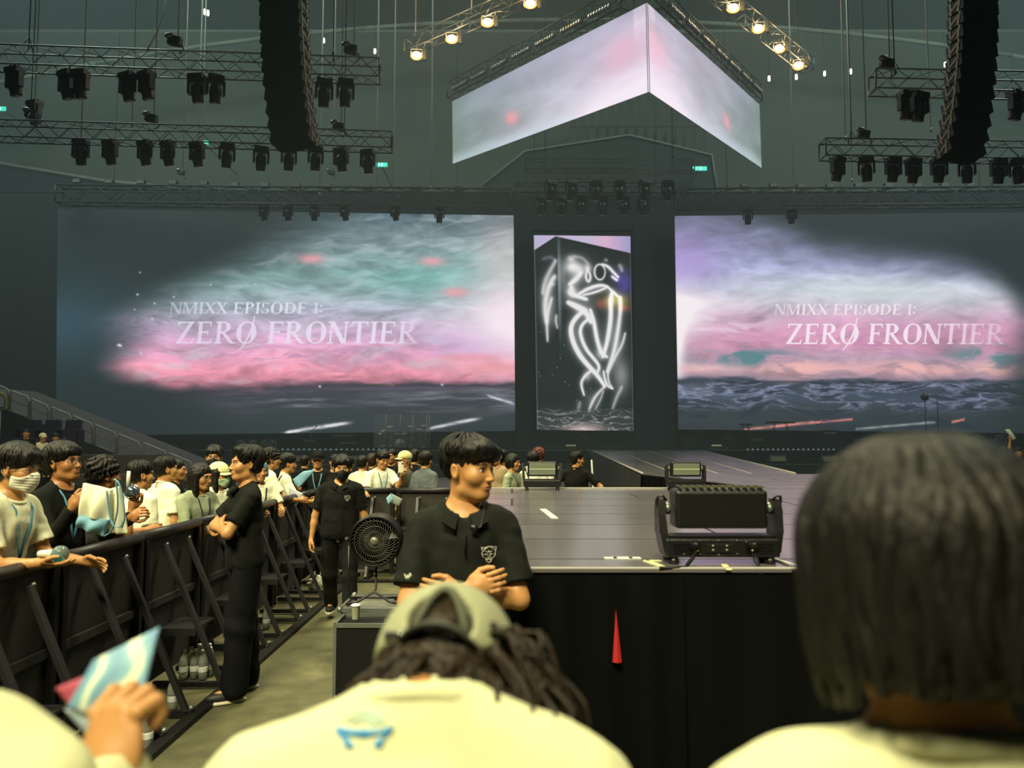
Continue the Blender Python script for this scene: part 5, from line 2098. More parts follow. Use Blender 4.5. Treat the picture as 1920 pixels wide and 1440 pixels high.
def barrier():
    r = thing('crowd_barrier', None, None)
    b = MB()
    b.box((-.01, 0, .57), (.02, .94, 1.0))
    b.box((.005, 0, .60), (.03, .94, .05))
    b.build('panel', M_PANEL, r)
    MB().tube([(0, -.48, 1.085), (0, .48, 1.085)], .038, 10).build('top_rail', M_BAR, r)
    for s in (-1, 1):
        MB().box((.02, s * .44, .54), (.045, .045, 1.04)).build('upright', M_BLACK, r)
        br = MB()
        A_, B_ = Vector((.04, s * .19, 1.0)), Vector((.47, s * .19, .04))
        d = B_ - A_
        br.box((A_ + B_) / 2, (.035, .04, d.length), Euler((0, math.atan2(d.x, d.z), 0)), bev=.006)
        br.build('brace', M_BAR, r)
        MB().box((.23, s * .19, .03), (.48, .04, .035)).build('foot_bar', M_BLACK, r)
        MB().ball((.50, s * .19, .065), .017, 8, 6).build('bolt', M_ALU, r)
        MB().ball((.045, s * .19 + .03, 1.0), .014, 8, 6).build('bolt', M_ALU, r)
    MB().box((.52, 0, .02), (.08, .96, .035), bev=.006).build('outer_bar', M_BLACK, r)
    st = MB(); st.box((.14, 0, .40), (.26, .34, .018)); st.box((.14, -.175, .385), (.26, .012, .05)); st.box((.14, .175, .385), (.26, .012, .05))
    st.build('step', M_BAR, r)
    return r


b0 = barrier()
WL = ['nearest the camera, below the foreground elbow', 'under the masked man holding a clear globe', 'under the hanging tote bag', 'behind the booklet tip, below the white tees',
      'behind the standing guard with folded arms', 'just beyond the standing guard', 'beside the walking guard, below the blond girl', 'last before the corner on the left side']
for i in range(8):
    o = b0 if i == 0 else copy_tree(b0)
    o.location = (-2.52, 2.86 + .965 * i, 0)
    finish(o, 'black braced crowd barrier, ' + WL[i], 'crowd barrier', 'barriers along the left side of the pit')
WR = ['left end behind the walking guard', 'second from its left end, behind the walking guard', 'behind the fan', 'in front of the grey tee', 'hidden behind the near guard']
for i in range(5):
    o = copy_tree(b0)
    o.location = (-2.0 + .965 * i, 10.12, 0)
    o.rotation_euler = (0, 0, -PI / 2)
    finish(o, 'far cross row barrier, ' + WR[i], 'crowd barrier', 'barriers across the far end of the pit')

M_CAPW0 = mat('bottle_cap', (225, 225, 215), .5)
# ------------------------------------------------------------------ fan on flight case
fc = thing('flight_case', 'black flight case with silver edges under the round fan', 'flight case', (-.81, 5.05, 0))
MB().box((0, 0, .36), (.50, .44, .68), bev=.01).build('case_body', M_BLACK, fc)
e = MB()
for z in (.70, .56, .03):
    for s in (-1, 1):
        e.box((0, s * .222, z), (.52, .018, .022)); e.box((s * .252, 0, z), (.018, .46, .022))
for a in (-1, 1):
    for c in (-1, 1):
        e.box((a * .25, c * .22, .36), (.022, .022, .68))
        e.ball((a * .25, c * .22, .705), .02, 8, 6)
e.build('edge_trim', M_ALU, fc)
MB().box((0, 0, .703), (.49, .43, .008)).build('lid', mat('case_lid', (120, 120, 108), .4, metal=.3, var=.4, vscale=9), fc)
for s in (-1, 1):
    MB().box((s * .14, -.23, .56), (.07, .012, .06), bev=.004).build('latch', M_CHROME, fc)
MB().tube([(-.06, -.24, .36), (-.05, -.265, .33), (.05, -.265, .33), (.06, -.24, .36)], .008, 8).build('handle', M_CHROME, fc)
lc2 = thing('flight_case', 'lower flight case with an open silver ledge in front of the fan case', 'flight case', (-.845, 4.68, 0))
lc2.scale = (1, 1, 1.31)
MB().box((0, 0, .26), (.36, .26, .50), bev=.01).build('case_body', M_BLACK, lc2)
e = MB()
for s in (-1, 1):
    e.box((0, s * .13, .515), (.38, .016, .018)); e.box((s * .182, 0, .515), (.016, .27, .018))
    for q in (-1, 1): e.box((s * .18, q * .128, .26), (.018, .018, .5))
e.build('edge_trim', M_ALU, lc2)

cup = thing('paper_cup', 'pale paper cup standing on the silver-edged lower flight case', 'cup', (P(667, 1150, 4.64).x, 4.64, .690))
MB().lathe([(.020, 0), (.021, .002), (.026, .075), (.028, .078)], 18).build('cup_body', mat('cup_pale', (176, 180, 150), .6), cup)
MB().lathe([(.0285, .076), (.0285, .084), (.02, .088)], 18).build('lid', M_CAPW0, cup)
FC = P(706, 1012, 5.0)
fan = thing('drum_fan', 'round black floor fan with a swirled grille standing on the flight case', 'fan', (FC.x, 5.0, .715))
cz = FC.z - .715
Rf = Matrix.Rotation(PI / 2, 4, 'X')
Cn = T(0, 0, cz)
b = MB()
for rad, y in ((.158, -.07), (.162, -.03), (.162, .05), (.150, .10)):
    b.tube([(rad * math.cos(a), y, cz + rad * math.sin(a)) for a in [2 * PI * i / 40 for i in range(40)]], .006, 6, closed=True)
b.lathe([(.160, -.05), (.163, .05), (.155, .08), (.150, .08), (.156, .05), (.154, -.05)], 40, Cn @ Rf)
hsg = b.build('housing', M_BLACKM, fan)
g = MB()
for i in range(36):
    a0 = 2 * PI * i / 36
    g.tube([((.028 + .130 * t) * math.cos(a0 + 1.1 * t), -.078 + .01 * t * t, cz + (.028 + .130 * t) * math.sin(a0 + 1.1 * t)) for t in [k / 7 for k in range(8)]], .0016, 4)
for rr_ in (.06, .095, .128):
    g.tube([(rr_ * math.cos(a), -.076, cz + rr_ * math.sin(a)) for a in [2 * PI * i / 32 for i in range(32)]], .0018, 4, closed=True)
g.build('grille', mat('grille_grey', (84, 84, 76), .4, metal=.3), fan)
MB().lathe([(.005, .088), (.026, .084), (.030, .07), (.030, -.02)], 20, Cn @ Rf).build('hub', mat('hub_grey', (110, 112, 98), .4, metal=.3), fan)
for k in range(4):
    a0 = PI / 2 * k + .4
    bl = MB()
    V_ = []
    for t in (0, .5, 1):
        rr_ = .03 + .105 * t
        for s in (-1, 1):
            an = a0 + s * (.34 - .05 * t)
            V_.append(Vector((rr_ * math.cos(an), .0 + s * .022, cz + rr_ * math.sin(an))))
    V2 = [v + Vector((0, .004, 0)) for v in V_]
    bl._add(V_ + V2, [(0, 1, 3, 2), (2, 3, 5, 4), (8, 9, 7, 6), (10, 11, 9, 8), (0, 2, 8, 6), (2, 4, 10, 8), (1, 7, 9, 3), (3, 9, 11, 5), (4, 5, 11, 10), (0, 6, 7, 1)])
    bl.build('blade', M_BLACKM, fan)
b = MB()
b.tube([(-.175, 0, cz), (-.178, 0, .10), (-.165, 0, .03), (-.12, 0, .012)], .008, 8)
b.tube([(.175, 0, cz), (.178, 0, .10), (.165, 0, .03), (.12, 0, .012)], .008, 8)
b.tube([(-.165, -.10, .008), (-.10, -.08, .018), (0, -.05, .075), (.10, -.08, .018), (.165, -.10, .008)], .009, 8)
b.tube([(0, -.05, .075), (0, 0, .09), (0, 0, cz - .16)], .007, 8)
b.tube([(-.165, .10, .008), (.165, .10, .008)], .009, 8)
b.tube([(-.165, -.10, .008), (-.165, .10, .008)], .009, 8)
b.tube([(.165, -.10, .008), (.165, .10, .008)], .009, 8)
b.build('stand', M_BLACKM, fan)
for s in (-1, 1):
    MB().lathe([(.012, 0), (.018, .008), (.016, .026)], 12, T(s * .178, 0, cz) @ Matrix.Rotation(s * PI / 2, 4, 'Y')).build('knob', M_DARKPL, fan)

# ------------------------------------------------------------------ bottles and bag on the floor
M_PET = mat('clear_bottle', (215, 220, 210), .08, trans=.75, spec=.8)
M_CAPW = mat('bottle_cap', (225, 225, 215), .5)


def bottle():
    r = thing('water_bottle', None, None)
    MB().lathe([(.02, 0), (.031, .006), (.032, .05), (.029, .075), (.032, .10), (.032, .145), (.022, .175), (.013, .19), (.013, .20)], 16).build('bottle_body', M_PET, r)
    MB().lathe([(.0325, .055), (.0328, .06), (.0328, .09), (.0325, .095)], 16).build('paper_label', mat('bottle_label', (210, 216, 214), .5), r)
    MB().lathe([(.0145, .195), (.0145, .213), (.005, .214)], 12).build('bottle_cap', M_CAPW, r)
    return r


b0 = bottle()
L = []
for i, (dx, dy) in enumerate(((0, 0), (.07, .02), (.14, 0), (.02, .08), (.09, .09), (.16, .08), (.05, .16), (.12, .17))):
    o = b0 if i == 0 else copy_tree(b0)
    o.location = (-2.40 + dx, 5.76 + dy, .002)
    finish(o, 'clear plastic water bottle in the cluster on the floor behind the standing guard', 'bottle', 'bottle cluster behind the guard')
for (x, y, lab) in ((-2.20, 5.12, 'clear water bottle on the floor behind the second brace foot, right of the booklet'), (-2.07, 4.50, 'clear water bottle low on the floor beside the foreground fist'),
                    (-2.27, 7.25, 'lone water bottle at the foot of the barrier just past the guard'), (-2.12, 4.40, 'clear bottle standing beside the foreground cuff, nearest the camera')):
    o = copy_tree(b0)
    o.location = (x, y, .002)
    finish(o, lab, 'bottle')
    if 'group' in o: del o['group']
v, f = sdf([E((0, 0, .06), (.09, .06, .07)), E((.05, .02, .09), (.05, .05, .07))], .01, lambda X, D: D + wob(X, 60, .005, 2))
o = np_mesh('plastic_bag', v, f, mat('bag_white', (205, 210, 196), .4))
o.location = (-2.3, 9.1, .012)
finish(o, 'crumpled white plastic bag at the barrier foot beside the walking guard', 'bag')

# ------------------------------------------------------------------ seating side: rail, parapet, seats
YR_ = 28.0
rl = thing('stair_handrail', 'grey metal handrail with balusters sloping down along the left seating', 'handrail')
tops = [(-20, 716), (16, 730), (20, 732), (54, 745), (58, 747), (90, 761), (96, 763), (132, 778), (136, 779), (173, 795), (178, 796), (217, 812), (221, 813), (262, 830), (269, 830), (312, 848), (316, 849), (360, 867)]
M_RAIL = mat('rail_grey', (205, 202, 192), .4)
for k in range(0, len(tops), 2):
    a, c = tops[k], tops[k + 1]
    z = lambda p, dy: P(p[0], p[1] + dy, YR_)
    MB().tube([z(a, 38), z(a, 6), z((a[0] + 3, a[1] + 1), 0), z((c[0] - 3, c[1] - 1), 0), z(c, 6), z(c, 38)], .035, 8).build('rail_loop', M_RAIL, rl)
    MB().tube([z(a, 18), z(c, 18)], .025, 6).build('mid_rail', M_RAIL, rl)
    MB().tube([z(a, 38), z(c, 38)], .03, 6).build('bottom_rail', M_RAIL, rl)
q0, q1 = P(-120, 716, YR_), P(370, 911, YR_)
b = MB()
b._add([Vector((q0.x, YR_ + .0, 0)), Vector((q1.x, YR_, 0)), Vector((q1.x, YR_, max(.05, q1.z))), Vector((q0.x, YR_, q0.z)), Vector((q0.x, YR_ + 6, 0)), Vector((q1.x, YR_ + 6, 0)), Vector((q1.x, YR_ + 6, max(.05, q1.z))), Vector((q0.x, YR_ + 6, q0.z))],
       [(0, 1, 2, 3), (7, 6, 5, 4), (3, 2, 6, 7), (1, 0, 4, 5), (0, 3, 7, 4), (1, 5, 6, 2)])
struct(b, 'wall_stair', mat('parapet_grey', (74, 70, 64), .85, var=.1))
# raised seating block with seats
blk = MB()
for k in range(3):
    blk.box((-11.6, 17.2 + k * .9, .25 + k * .22), (6, .9, .5 + k * .44))
struct(blk, 'floor_tier', mat('tier_concrete', (60, 58, 54), .85))
M_SEAT = mat('seat_purple', (52, 48, 82), .18, spec=.9)


def seat():
    r = thing('arena_seat', None, None)
    MB().box((0, .10, .62), (.42, .05, .46), Euler((-.15, 0, 0)), bev=.02).build('backrest', M_SEAT, r)
    MB().box((0, -.02, .46), (.42, .12, .30), Euler((-.1, 0, 0)), bev=.03).build('seat', M_SEAT, r)
    for s in (-1, 1):
        MB().box((s * .23, .0, .3), (.03, .3, .6)).build('armrest', M_BLACKM, r)
    return r


s0 = seat()
k_ = 0
for row in range(3):
    for i in range(3):
        o = s0 if k_ == 0 else copy_tree(s0)
        o.location = (-11.55 + i * .5 - row * .1, 17.0 + row * .9, .5 + row * .44)
        finish(o, 'glossy purple folding seat, %s from the left in the %s row at the far left' % (ORD[i], ('front', 'middle', 'back')[row]), 'seat', 'purple seats at the far left')
        k_ += 1
yl = thing('yellow_loop_rail', 'yellow looped rail at the far left edge beside the handrail', 'rail', tuple(P(1, 753, 26)))
lp = [(.17 * math.cos(a), 0, .28 * math.sin(a)) for a in [2 * PI * i / 20 for i in range(20)]]
MB().tube(lp, .04, 8, closed=True).build('loop', mat('yellow_paint', (190, 165, 50), .5), yl)
MB().tube([(-.0, 0, -.28), (0, 0, -yl.location.z)], .03, 8).build('post', M_RAIL, yl)

# ------------------------------------------------------------------ gear on the main stage
YD = 40.0
def on_deck(px, Y=YD, z=STG): return Vector(((px - 960) / FPX * Y, Y, z))


dk = thing('drum_kit', 'drum kit with cymbals behind a clear shield on the left of the main stage', 'drum kit', tuple(on_deck(752)))
def drum(c, r, h, rot, name='drum'):
    M = T(*c) @ Euler(rot).to_matrix().to_4x4()
    o = MB().lathe([(r * .96, -h / 2), (r, -h / 2 + .02), (r, h / 2 - .02), (r * .96, h / 2)], 18, M).build(name, mat('drum_shell', (62, 64, 66), .3, metal=.4), dk)
    MB().lathe([(r * .9, 0), (r * .95, .008), (.01, .01)], 18, M @ T(0, 0, h / 2)).build('drum_head', mat('drum_skin', (130, 132, 128), .5), o)
drum((0, -.1, .3), .29, .42, (PI / 2, 0, 0), 'bass_drum')
drum((-.25, .05, .75), .16, .22, (.3, 0, 0), 'tom'); drum((.2, .05, .75), .17, .22, (.3, 0, 0), 'tom'); drum((.6, .3, .45), .21, .36, (0, 0, 0), 'floor_tom'); drum((-.6, .3, .6), .18, .15, (.1, 0, 0), 'snare_drum')
for (x, y, z) in ((-.9, .2, 1.05), (-.55, .0, 1.25), (.55, -.05, 1.25), (.95, .2, 1.1), (-1.1, .4, .9), (1.2, .4, 1.3)):
    MB().lathe([(.01, .03), (.21, 0), (.215, -.006)], 18, T(x, y, z) @ Euler((.35, .1 * x, 0)).to_matrix().to_4x4()).build('cymbal', mat('cymbal_brass', (170, 165, 140), .25, metal=.9), dk)
    b = MB(); b.tube([(x, y, z), (x, y, .3)], .014, 5)
    for k in range(3): b.tube([(x, y, .3), (x + .22 * math.cos(k * 2.1), y + .22 * math.sin(k * 2.1), .0)], .011, 5)
    b.build('cymbal_stand', M_CHROME, dk)
sh = thing('drum_shield', 'clear acrylic panel shield standing in front of the drum kit', 'drum shield', tuple(on_deck(752, 39.2)))
M_ACR = mat('acrylic', (200, 205, 205), .08, alpha=.10)
xs = [-1.42, -.75, -.02, .62, 1.3, 1.44]
for a, c in zip(xs[:-1], xs[1:]):
    ya, yc = .25 * abs(a) ** 2 * .4, .25 * abs(c) ** 2 * .4
    MB().box(((a + c) / 2, (ya + yc) / 2, .98), (abs(c - a), .02, 1.66), Euler((0, 0, math.atan2(yc - ya, c - a)))).build('panel', M_ACR, sh)
for a in xs[1:]:
    MB().tube([(a, .1 * a * a - .02, 0.02), (a, .1 * a * a - .02, 1.82)], .022, 6).build('hinge_post', mat('acrylic_edge', (150, 158, 156), .3), sh)
MB().tube([(-.02, -.03, 1.75), (.45, -.2, .9)], .012, 5).build('stay_rod', M_ALU, sh)


def mic_stand(px, Y, h, label, round_=False, base_z=STG):
    r = thing('microphone_stand', label, 'microphone stand', tuple(on_deck(px, Y, base_z)))
    b = MB(); b.tube([(0, 0, 0.03), (0, 0, h)], .02, 6)
    for k in range(3): b.tube([(0, 0, .2), (.3 * math.cos(k * 2.1), .3 * math.sin(k * 2.1), 0.02)], .015, 5)
    b.build('stand', M_BLACKM, r)
    if round_:
        MB().ball((0, 0, h), .2, 14, 10).build('ball', M_DARKPL, r)
    else:
        b = MB(); b.tube([(0, 0, h), (.3, -.1, h + .25)], .014, 5); b.build('boom', M_BLACKM, r)
        MB().ball((.33, -.1, h + .27), (.045, .045, .06), 8, 6).build('microphone', M_ALU, r)
    return r


mic_stand(583, 39.2, .95, 'short microphone stand left of the drum kit on the main stage')
mic_stand(1735, 40, 2.75, 'tall stand topped by a dark ball in front of the right wide screen', True)
mic_stand(1758, 40.5, 2.9, 'tall boom stand just right of the stand with the dark ball')
mic_stand(1532, 39, 1.25, 'microphone stand right of the keyboard table on the right of the main stage')
mic_stand(856, 39.6, .9, 'low microphone stand partly behind the near guard, right of the drum kit')


def keyboard(px, Y, w, h, label, lit=False):
    r = thing('keyboard', label, 'keyboard', tuple(on_deck(px, Y)))
    MB().box((0, 0, h), (w, .35, .08), bev=.015).build('body', mat('keyboard_body', (70, 74, 74), .4), r)
    MB().box((0, -.12, h + .045), (w * .9, .14, .012)).build('keys', mat('keys_pale', (170, 172, 165), .4), r)
    for s in (-1, 1):
        b = MB(); b.tube([(s * w * .38, -.2, 0.02), (s * w * .2, .15, h - .04)], .02, 5); b.tube([(s * w * .38, .2, 0.02), (s * w * .2, -.15, h - .04)], .02, 5)
        b.build('leg', M_BLACKM, r)
    return r


keyboard(1463, 39.4, 1.45, 1.42, 'wide keyboard on a raised stand at the right of the main stage')
keyboard(1398, 39.6, .62, 1.32, 'small keyboard left of the wide keyboard on the right stage')
keyboard(645, 39.5, 1.1, .72, 'low keyboard left of the drum kit on the main stage')


def amp(px, Y, w, h, label, rnd=False, z=STG):
    r = thing('speaker_cabinet' if rnd else 'guitar_amplifier', label, 'speaker' if rnd else 'amplifier', tuple(on_deck(px, Y, z)))
    MB().box((0, 0, h / 2 + .02), (w, .4, h), bev=.03).build('cabinet', M_BLACKM, r)
    if rnd:
        MB().lathe([(.01, .03), (h * .28, .02), (h * .36, .0), (h * .38, -.02)], 18, T(0, -.2, h / 2 + .02) @ Matrix.Rotation(PI / 2, 4, 'X')).build('speaker_cone', M_LAS, r)
        MB().tube([(h * .36 * math.cos(a), -.215, h / 2 + .02 + h * .36 * math.sin(a)) for a in [2 * PI * i / 20 for i in range(20)]], .018, 5, closed=True).build('cone_ring', M_ALU, r)
    else:
        MB().box((0, -.205, h * .42), (w * .88, .012, h * .66)).build('grille', M_LAF, r)
        MB().box((0, -.206, h * .88), (w * .8, .012, h * .1)).build('control_strip', M_ALU, r)
    return r


for i, px in enumerate((455, 477, 499, 515)):
    amp(px, 39.6, .52, .55, 'black round-faced floor speaker, %s of four at the left of the main stage' % ORD[i], True)['group'] = 'four round floor speakers'
for i, px in enumerate((1761, 1790, 1829, 1868)):
    amp(px, 39.0, .8, .85, 'black drum-like round speaker, %s of four at the right of the main stage' % ORD[i], True)['group'] = 'four round speakers on the right'
amp(584, 38.8, .62, .55, 'squat amplifier beside the short microphone stand')
amp(655, 38.7, .9, .42, 'low wide amplifier between the microphone stand and the drum kit')
amp(1418, 39.0, .7, .6, 'amplifier under the small keyboard on the right stage')
amp(1552, 39.2, .8, 1.0, 'amplifier with a pale top strip right of the wide keyboard')
amp(1606, 39.0, .7, .6, 'dark amplifier beside the foreground hair on the right stage')
wl = []
for i, (px, lab) in enumerate(((562, 'above the capped man'), (678, 'left of the drum kit'), (1455, 'first right of the runway'), (1552, 'second right of the runway'), (730, 'under the drum kit'), (1640, 'behind the foreground hair'))):
    r = thing('ground_light', 'boxy floor light on the front ledge of the main stage, ' + lab, 'stage light', tuple(on_deck(px, 36.4, .58)), group='boxy floor lights on the ledge')
    MB().box((0, 0, .24), (.78, .3, .30), Euler((-.3, 0, 0)), bev=.02).build('housing', M_RIG, r)
    MB().box((0, -.155, .26), (.68, .02, .22), Euler((-.3, 0, 0))).build('front_glass', mat('floor_light_glass', (120, 120, 92), .3), r)
    b = MB(); b.tube([(-.42, 0, .25), (-.44, 0, .02), (.44, 0, .02), (.42, 0, .25)], .025, 5); b.build('bracket', M_RIG, r)
# small footlight lamps along the main stage edge
M_FOOT = mat('foot_lamp', (190, 200, 200), .3, emit=(150, 165, 170), estr=.5)
fl = None
for seg, (x0, x1, n) in (('left', (532, 722, 20)), ('right', (1400, 1560, 18))):
    for i in range(n):
        px = x0 + (x1 - x0) * i / (n - 1)
        if fl is None:
            fl = thing('footlight', 'x', 'footlight')
            MB().box((0, 0, .05), (.12, .1, .10), bev=.01).build('housing', M_RIG, fl)
            MB().box((0, -.055, .06), (.085, .012, .05)).build('lens', M_FOOT, fl)
            o = fl
        else:
            o = copy_tree(fl)
        o.location = on_deck(px, 38.3)
        finish(o, 'tiny pale footlight in the dotted row at the %s of the main stage edge' % seg, 'footlight', 'footlights, %s row' % seg)
pole = thing('leaning_pole', 'thin white pole leaning against the left side of the runway', 'pole', tuple(PF(1118, 897, .6)))
pole.location = P(1118, 930, 13.5)
pole.location.z = .02
b = MB(); t_ = P(1109, 862, 13.7) - pole.location; b.tube([(0, 0, 0), tuple(t_)], .018, 6); b.build('shaft', mat('pole_white', (170, 172, 165), .5), pole)
MB().ball((0, 0, .015), .025, 8, 6).build('tip', M_BLACK, pole)
# small lit box and cable coil on the edge of the main stage either side of the runway
for px, lab in ((1070, 'left'), (1342, 'right')):
    r = thing('power_box', 'small box with a pale lit strip on the main stage edge, %s of the runway' % lab, 'power box', tuple(on_deck(px, 38.2)))
    MB().box((0, 0, .12), (.55, .3, .22), bev=.02).build('housing', M_RIG, r)
    b = MB()
    for k in range(5): b.box((-.2 + k * .1, -.03, .26), (.06, .06, .05))
    b.build('lit_strip', mat('pale_sockets', (190, 195, 150), .4, emit=(190, 200, 150), estr=.5), r)
    c = thing('cable_coil', 'coil of black cable beside the power box %s of the runway' % lab, 'cable', tuple(on_deck(px + 24, 38.3)))
    for k in range(4):
        MB().tube([((.36 - k * .05) * math.cos(a), .05 * k, .36 + (.34 - k * .04) * math.sin(a)) for a in [2 * PI * i / 18 for i in range(18)]], .025, 5, closed=True).build('loop', M_BLACKM, c)
# ------------------------------------------------------------------ people
def place(px, ytop, Y, yaw, lean=0.0, z0=0.0, hgt=None):
    """foot position and scale so that the top of the head projects to (px, ytop) at depth Y"""
    p = P(px, ytop, Y)
    h0 = .95 + .79 * math.cos(lean)
    s = (p.z - z0) / h0
    if hgt:
        s = hgt
    off = math.sin(lean) * .68 * s
    return (p.x - math.sin(yaw) * off, Y + math.cos(yaw) * off, z0), s


def crowd(label, px, ytop, Y, yaw, lean=0.0, z0=0.0, **kw):
    yaw = math.radians(yaw)
    loc, s = place(px, ytop, Y, yaw, lean, z0)
    hd = kw.pop('head', (0, 0, 0))
    # keep the head level when leaning
    return person(label, loc, yaw, s, lean=lean, head=(math.radians(hd[0]), math.radians(hd[1]) - lean * .85, math.radians(hd[2])), **kw)


RAILARMS = {'L': dict(up=(.25, -.55, -.80), fo=(-.35, -.92, .05), curl=.5, th=(-.3, 0, 1)), 'R': dict(up=(.25, -.55, -.80), fo=(-.35, -.92, .05), curl=.5, th=(-.3, 0, 1))}
CROSSED = {'L': dict(up=(.30, -.28, -.92), fo=(-.94, -.36, .12), curl=.5, th=(0, 0, 1)), 'R': dict(up=(.30, -.28, -.92), fo=(-.92, -.46, -.02), curl=.5, th=(0, 0, 1))}
DOWN = {}
G_L = 'people leaning on the left barrier'
G_C = 'people behind the far cross barrier'
G_R = 'people beyond the far stage edge'

# emblem outline, roughly a fierce cat head with ears, brows and jaw
EMB = [[(-.5, .45), (-.42, .15), (-.30, .30), (-.12, .42), (0, .5), (.12, .42), (.30, .30), (.42, .15), (.5, .45), (.34, .40), (.12, .48)],
       [(-.5, .45), (-.34, .40), (-.12, .48)], [(-.46, .1), (-.40, -.15), (-.26, -.28)], [(.46, .1), (.40, -.15), (.26, -.28)],
       [(-.22, .18), (-.05, .10), (0, .22), (.05, .10), (.22, .18)], [(-.30, -.02), (-.10, .0), (-.04, -.12)], [(.30, -.02), (.10, .0), (.04, -.12)],
       [(-.10, -.18), (0, -.24), (.10, -.18)], [(-.20, -.26), (-.16, -.46), (0, -.56), (.16, -.46), (.20, -.26), (.10, -.38), (0, -.32), (-.10, -.38), (-.20, -.26)]]

# near guard -------------------------------------------------------------------------
loc, s = place(870, 812, 3.08, 0, 0)
g1 = person('guard in a black polo with arms crossed, standing closest in the pit, looking right', (loc[0] - .0, 3.08, 0), math.radians(6), s * 1.0, lod=0,
            arms={'L': dict(up=(.16, -.36, -.90), fo=(-.93, -.30, .16), curl=.5, th=(0, 0, 1)), 'R': dict(up=(.16, -.36, -.90), fo=(-.94, -.36, .26), curl=.5, th=(0, 0, 1))},
            top='polo', top_mat=mat('polo_black', (23, 26, 22), .8, spec=.15, var=.12, vscale=8, bump=.12, bscale=150), collar=True, hair='undercut', head=(math.radians(52), math.radians(2), 0),
            build=.98, skin=SKIN, jaw=.97, sleeve=.80, seed=1.3)
print_on(g1, 'chest_emblem', EMB, (.092, 1.285), M_LOGO, r=.0022, scale=.058)
b = MB()
S_, el_ = g1['A']['R'][0], g1['A']['R'][1]
bv = BVHTree.FromPolygons([tuple(p) for p in g1['top'][0].tolist()], g1['top'][1].tolist())
c0 = S_.lerp(el_, .62)
for st in ([(-.5, .3), (-.2, -.4), (0, .2)], [(0, .2), (.15, -.4), (.4, .5)], [(.4, .5), (.6, .1), (.3, -.1)]):
    q = []
    for x, z in st:
        h = bv.ray_cast(c0 + Vector((x * .022 - .02, -.4, z * .022)), Vector((0, 1, 0)))
        if h[0] is not None: q.append(h[0] + Vector((0, -.001, 0)))
    if len(q) > 1: b.tube(q, .0018, 5)
b.build('sleeve_mark', M_LOGO, g1['root'])
MB().tube([g1['U'] @ Vector((.0, -.115, 1.37)), g1['U'] @ Vector((0.0, -.125, 1.29))], .012, 6, flat=.25).build('placket', MATS['polo_black'], g1['root'])
# radio earpiece cord on the collar
MB().ball(g1['U'] @ Vector((.035, -.118, 1.385)), (.016, .010, .014), 10, 8).build('collar_microphone', M_DARKPL, g1['root'])
MB().tube([g1['U'] @ Vector((.035, -.12, 1.38)), g1['U'] @ Vector((.06, -.12, 1.39)), g1['U'] @ Vector((.075, -.09, 1.44)), g1['U'] @ Vector((.07, -.02, 1.48))], .0025, 6).build('microphone_cord', M_DARKPL, g1['root'])

# standing guard on the left ----------------------------------------------------------
loc, s = place(456, 833, 5.42, 0, 0)
g2 = person('tall guard in black polo and loose trousers standing with folded arms by the left barrier', (loc[0] + .02, 5.42, 0), math.radians(-60), s, lod=0,
            arms={'L': dict(up=(.10, -.55, -.82), fo=(-.97, .02, .12), curl=.5, th=(0, 0, 1)), 'R': dict(up=(.18, -.60, -.78), fo=(-.97, .00, -.02), curl=.5, th=(0, 0, 1))}, legw=1.22, top='polo', top_mat=BLACKC, collar=True, hair='swept', head=(math.radians(4), math.radians(-2), 0), build=1.04, legs=((.10, .02), (-.06, .02)), bottom_mat=mat('trousers_black', (12, 13, 15), .85, spec=.12, bump=.1), seed=2.2)
# walking guard -----------------------------------------------------------------------
loc, s = place(640, 852, 7.5, 0, 0)
g3 = person('masked guard in black polo walking in the pit with arms hanging down', (loc[0], 7.5, 0), math.radians(4), s, lod=1,
            arms={'L': dict(up=(.22, .08, -1), fo=(.10, -.2, -1), curl=.5), 'R': dict(up=(.30, .05, -1), fo=(.12, -.18, -1), curl=.5)}, top='polo', top_mat=BLACKC, collar=True,
            hair='full', mask=M_MASKB, head=(math.radians(12), math.radians(4), 0), build=1.10, legs=((.22, .1), (-.18, .35)), seed=.7)
print_on(g3, 'chest_emblem', EMB, (.085, 1.29), M_LOGO, r=.0022, scale=.055)

# left side crowd ---------------------------------------------------------------------
p1 = crowd('person in white tee and white mask holding a clear globe over the barrier', 42, 832, 4.2, 86, .22, lod=0, mask=M_MASKW, glasses=True, lanyard=M_LAN, top_mat=CREAM,
           hair='full', head=(0, 6, 0), arms={'L': dict(up=(.1, -.50, -.85), fo=(-.05, -.99, .10), hd=(0, -1, .1), curl=.28, th=(-.5, 0, 1)), 'R': dict(up=(.06, -.48, -.86), fo=(-.10, -.95, .28), hd=(-.1, -1, .15), curl=.22, th=(1, 0, .25))}, group=G_L)
p2 = crowd('person in black sweater and glasses holding a white and blue tote bag', 128, 828, 4.95, 74, .10, lod=0, glasses=True, lanyard=M_LAN, top='sweater', top_mat=BLACKC,
           hair='full', head=(6, -8, 0), skin=SKIN2, arms={'R': dict(up=(.10, -.55, -.80), fo=(-.12, -.42, .90), curl=.9, fist=True, th=(0, 0, 1)), 'L': dict(up=(.2, -.6, -.75), fo=(-.1, -.8, .5), curl=.9)}, group=G_L)
p3 = crowd('person with curly dark hair in speckled black shirt raising a light stick', 200, 855, 5.35, 128, .08, lod=1, hair='curly', top_mat=PATT, head=(10, 0, 0), skin=SKIN2,
           arms={'R': dict(up=(.15, -.5, -.8), fo=(-.05, -.10, .98), curl=.9, fist=True), 'L': dict(up=(.2, -.5, -.8), fo=(-.2, -.9, .2), curl=.6)}, group=G_L)
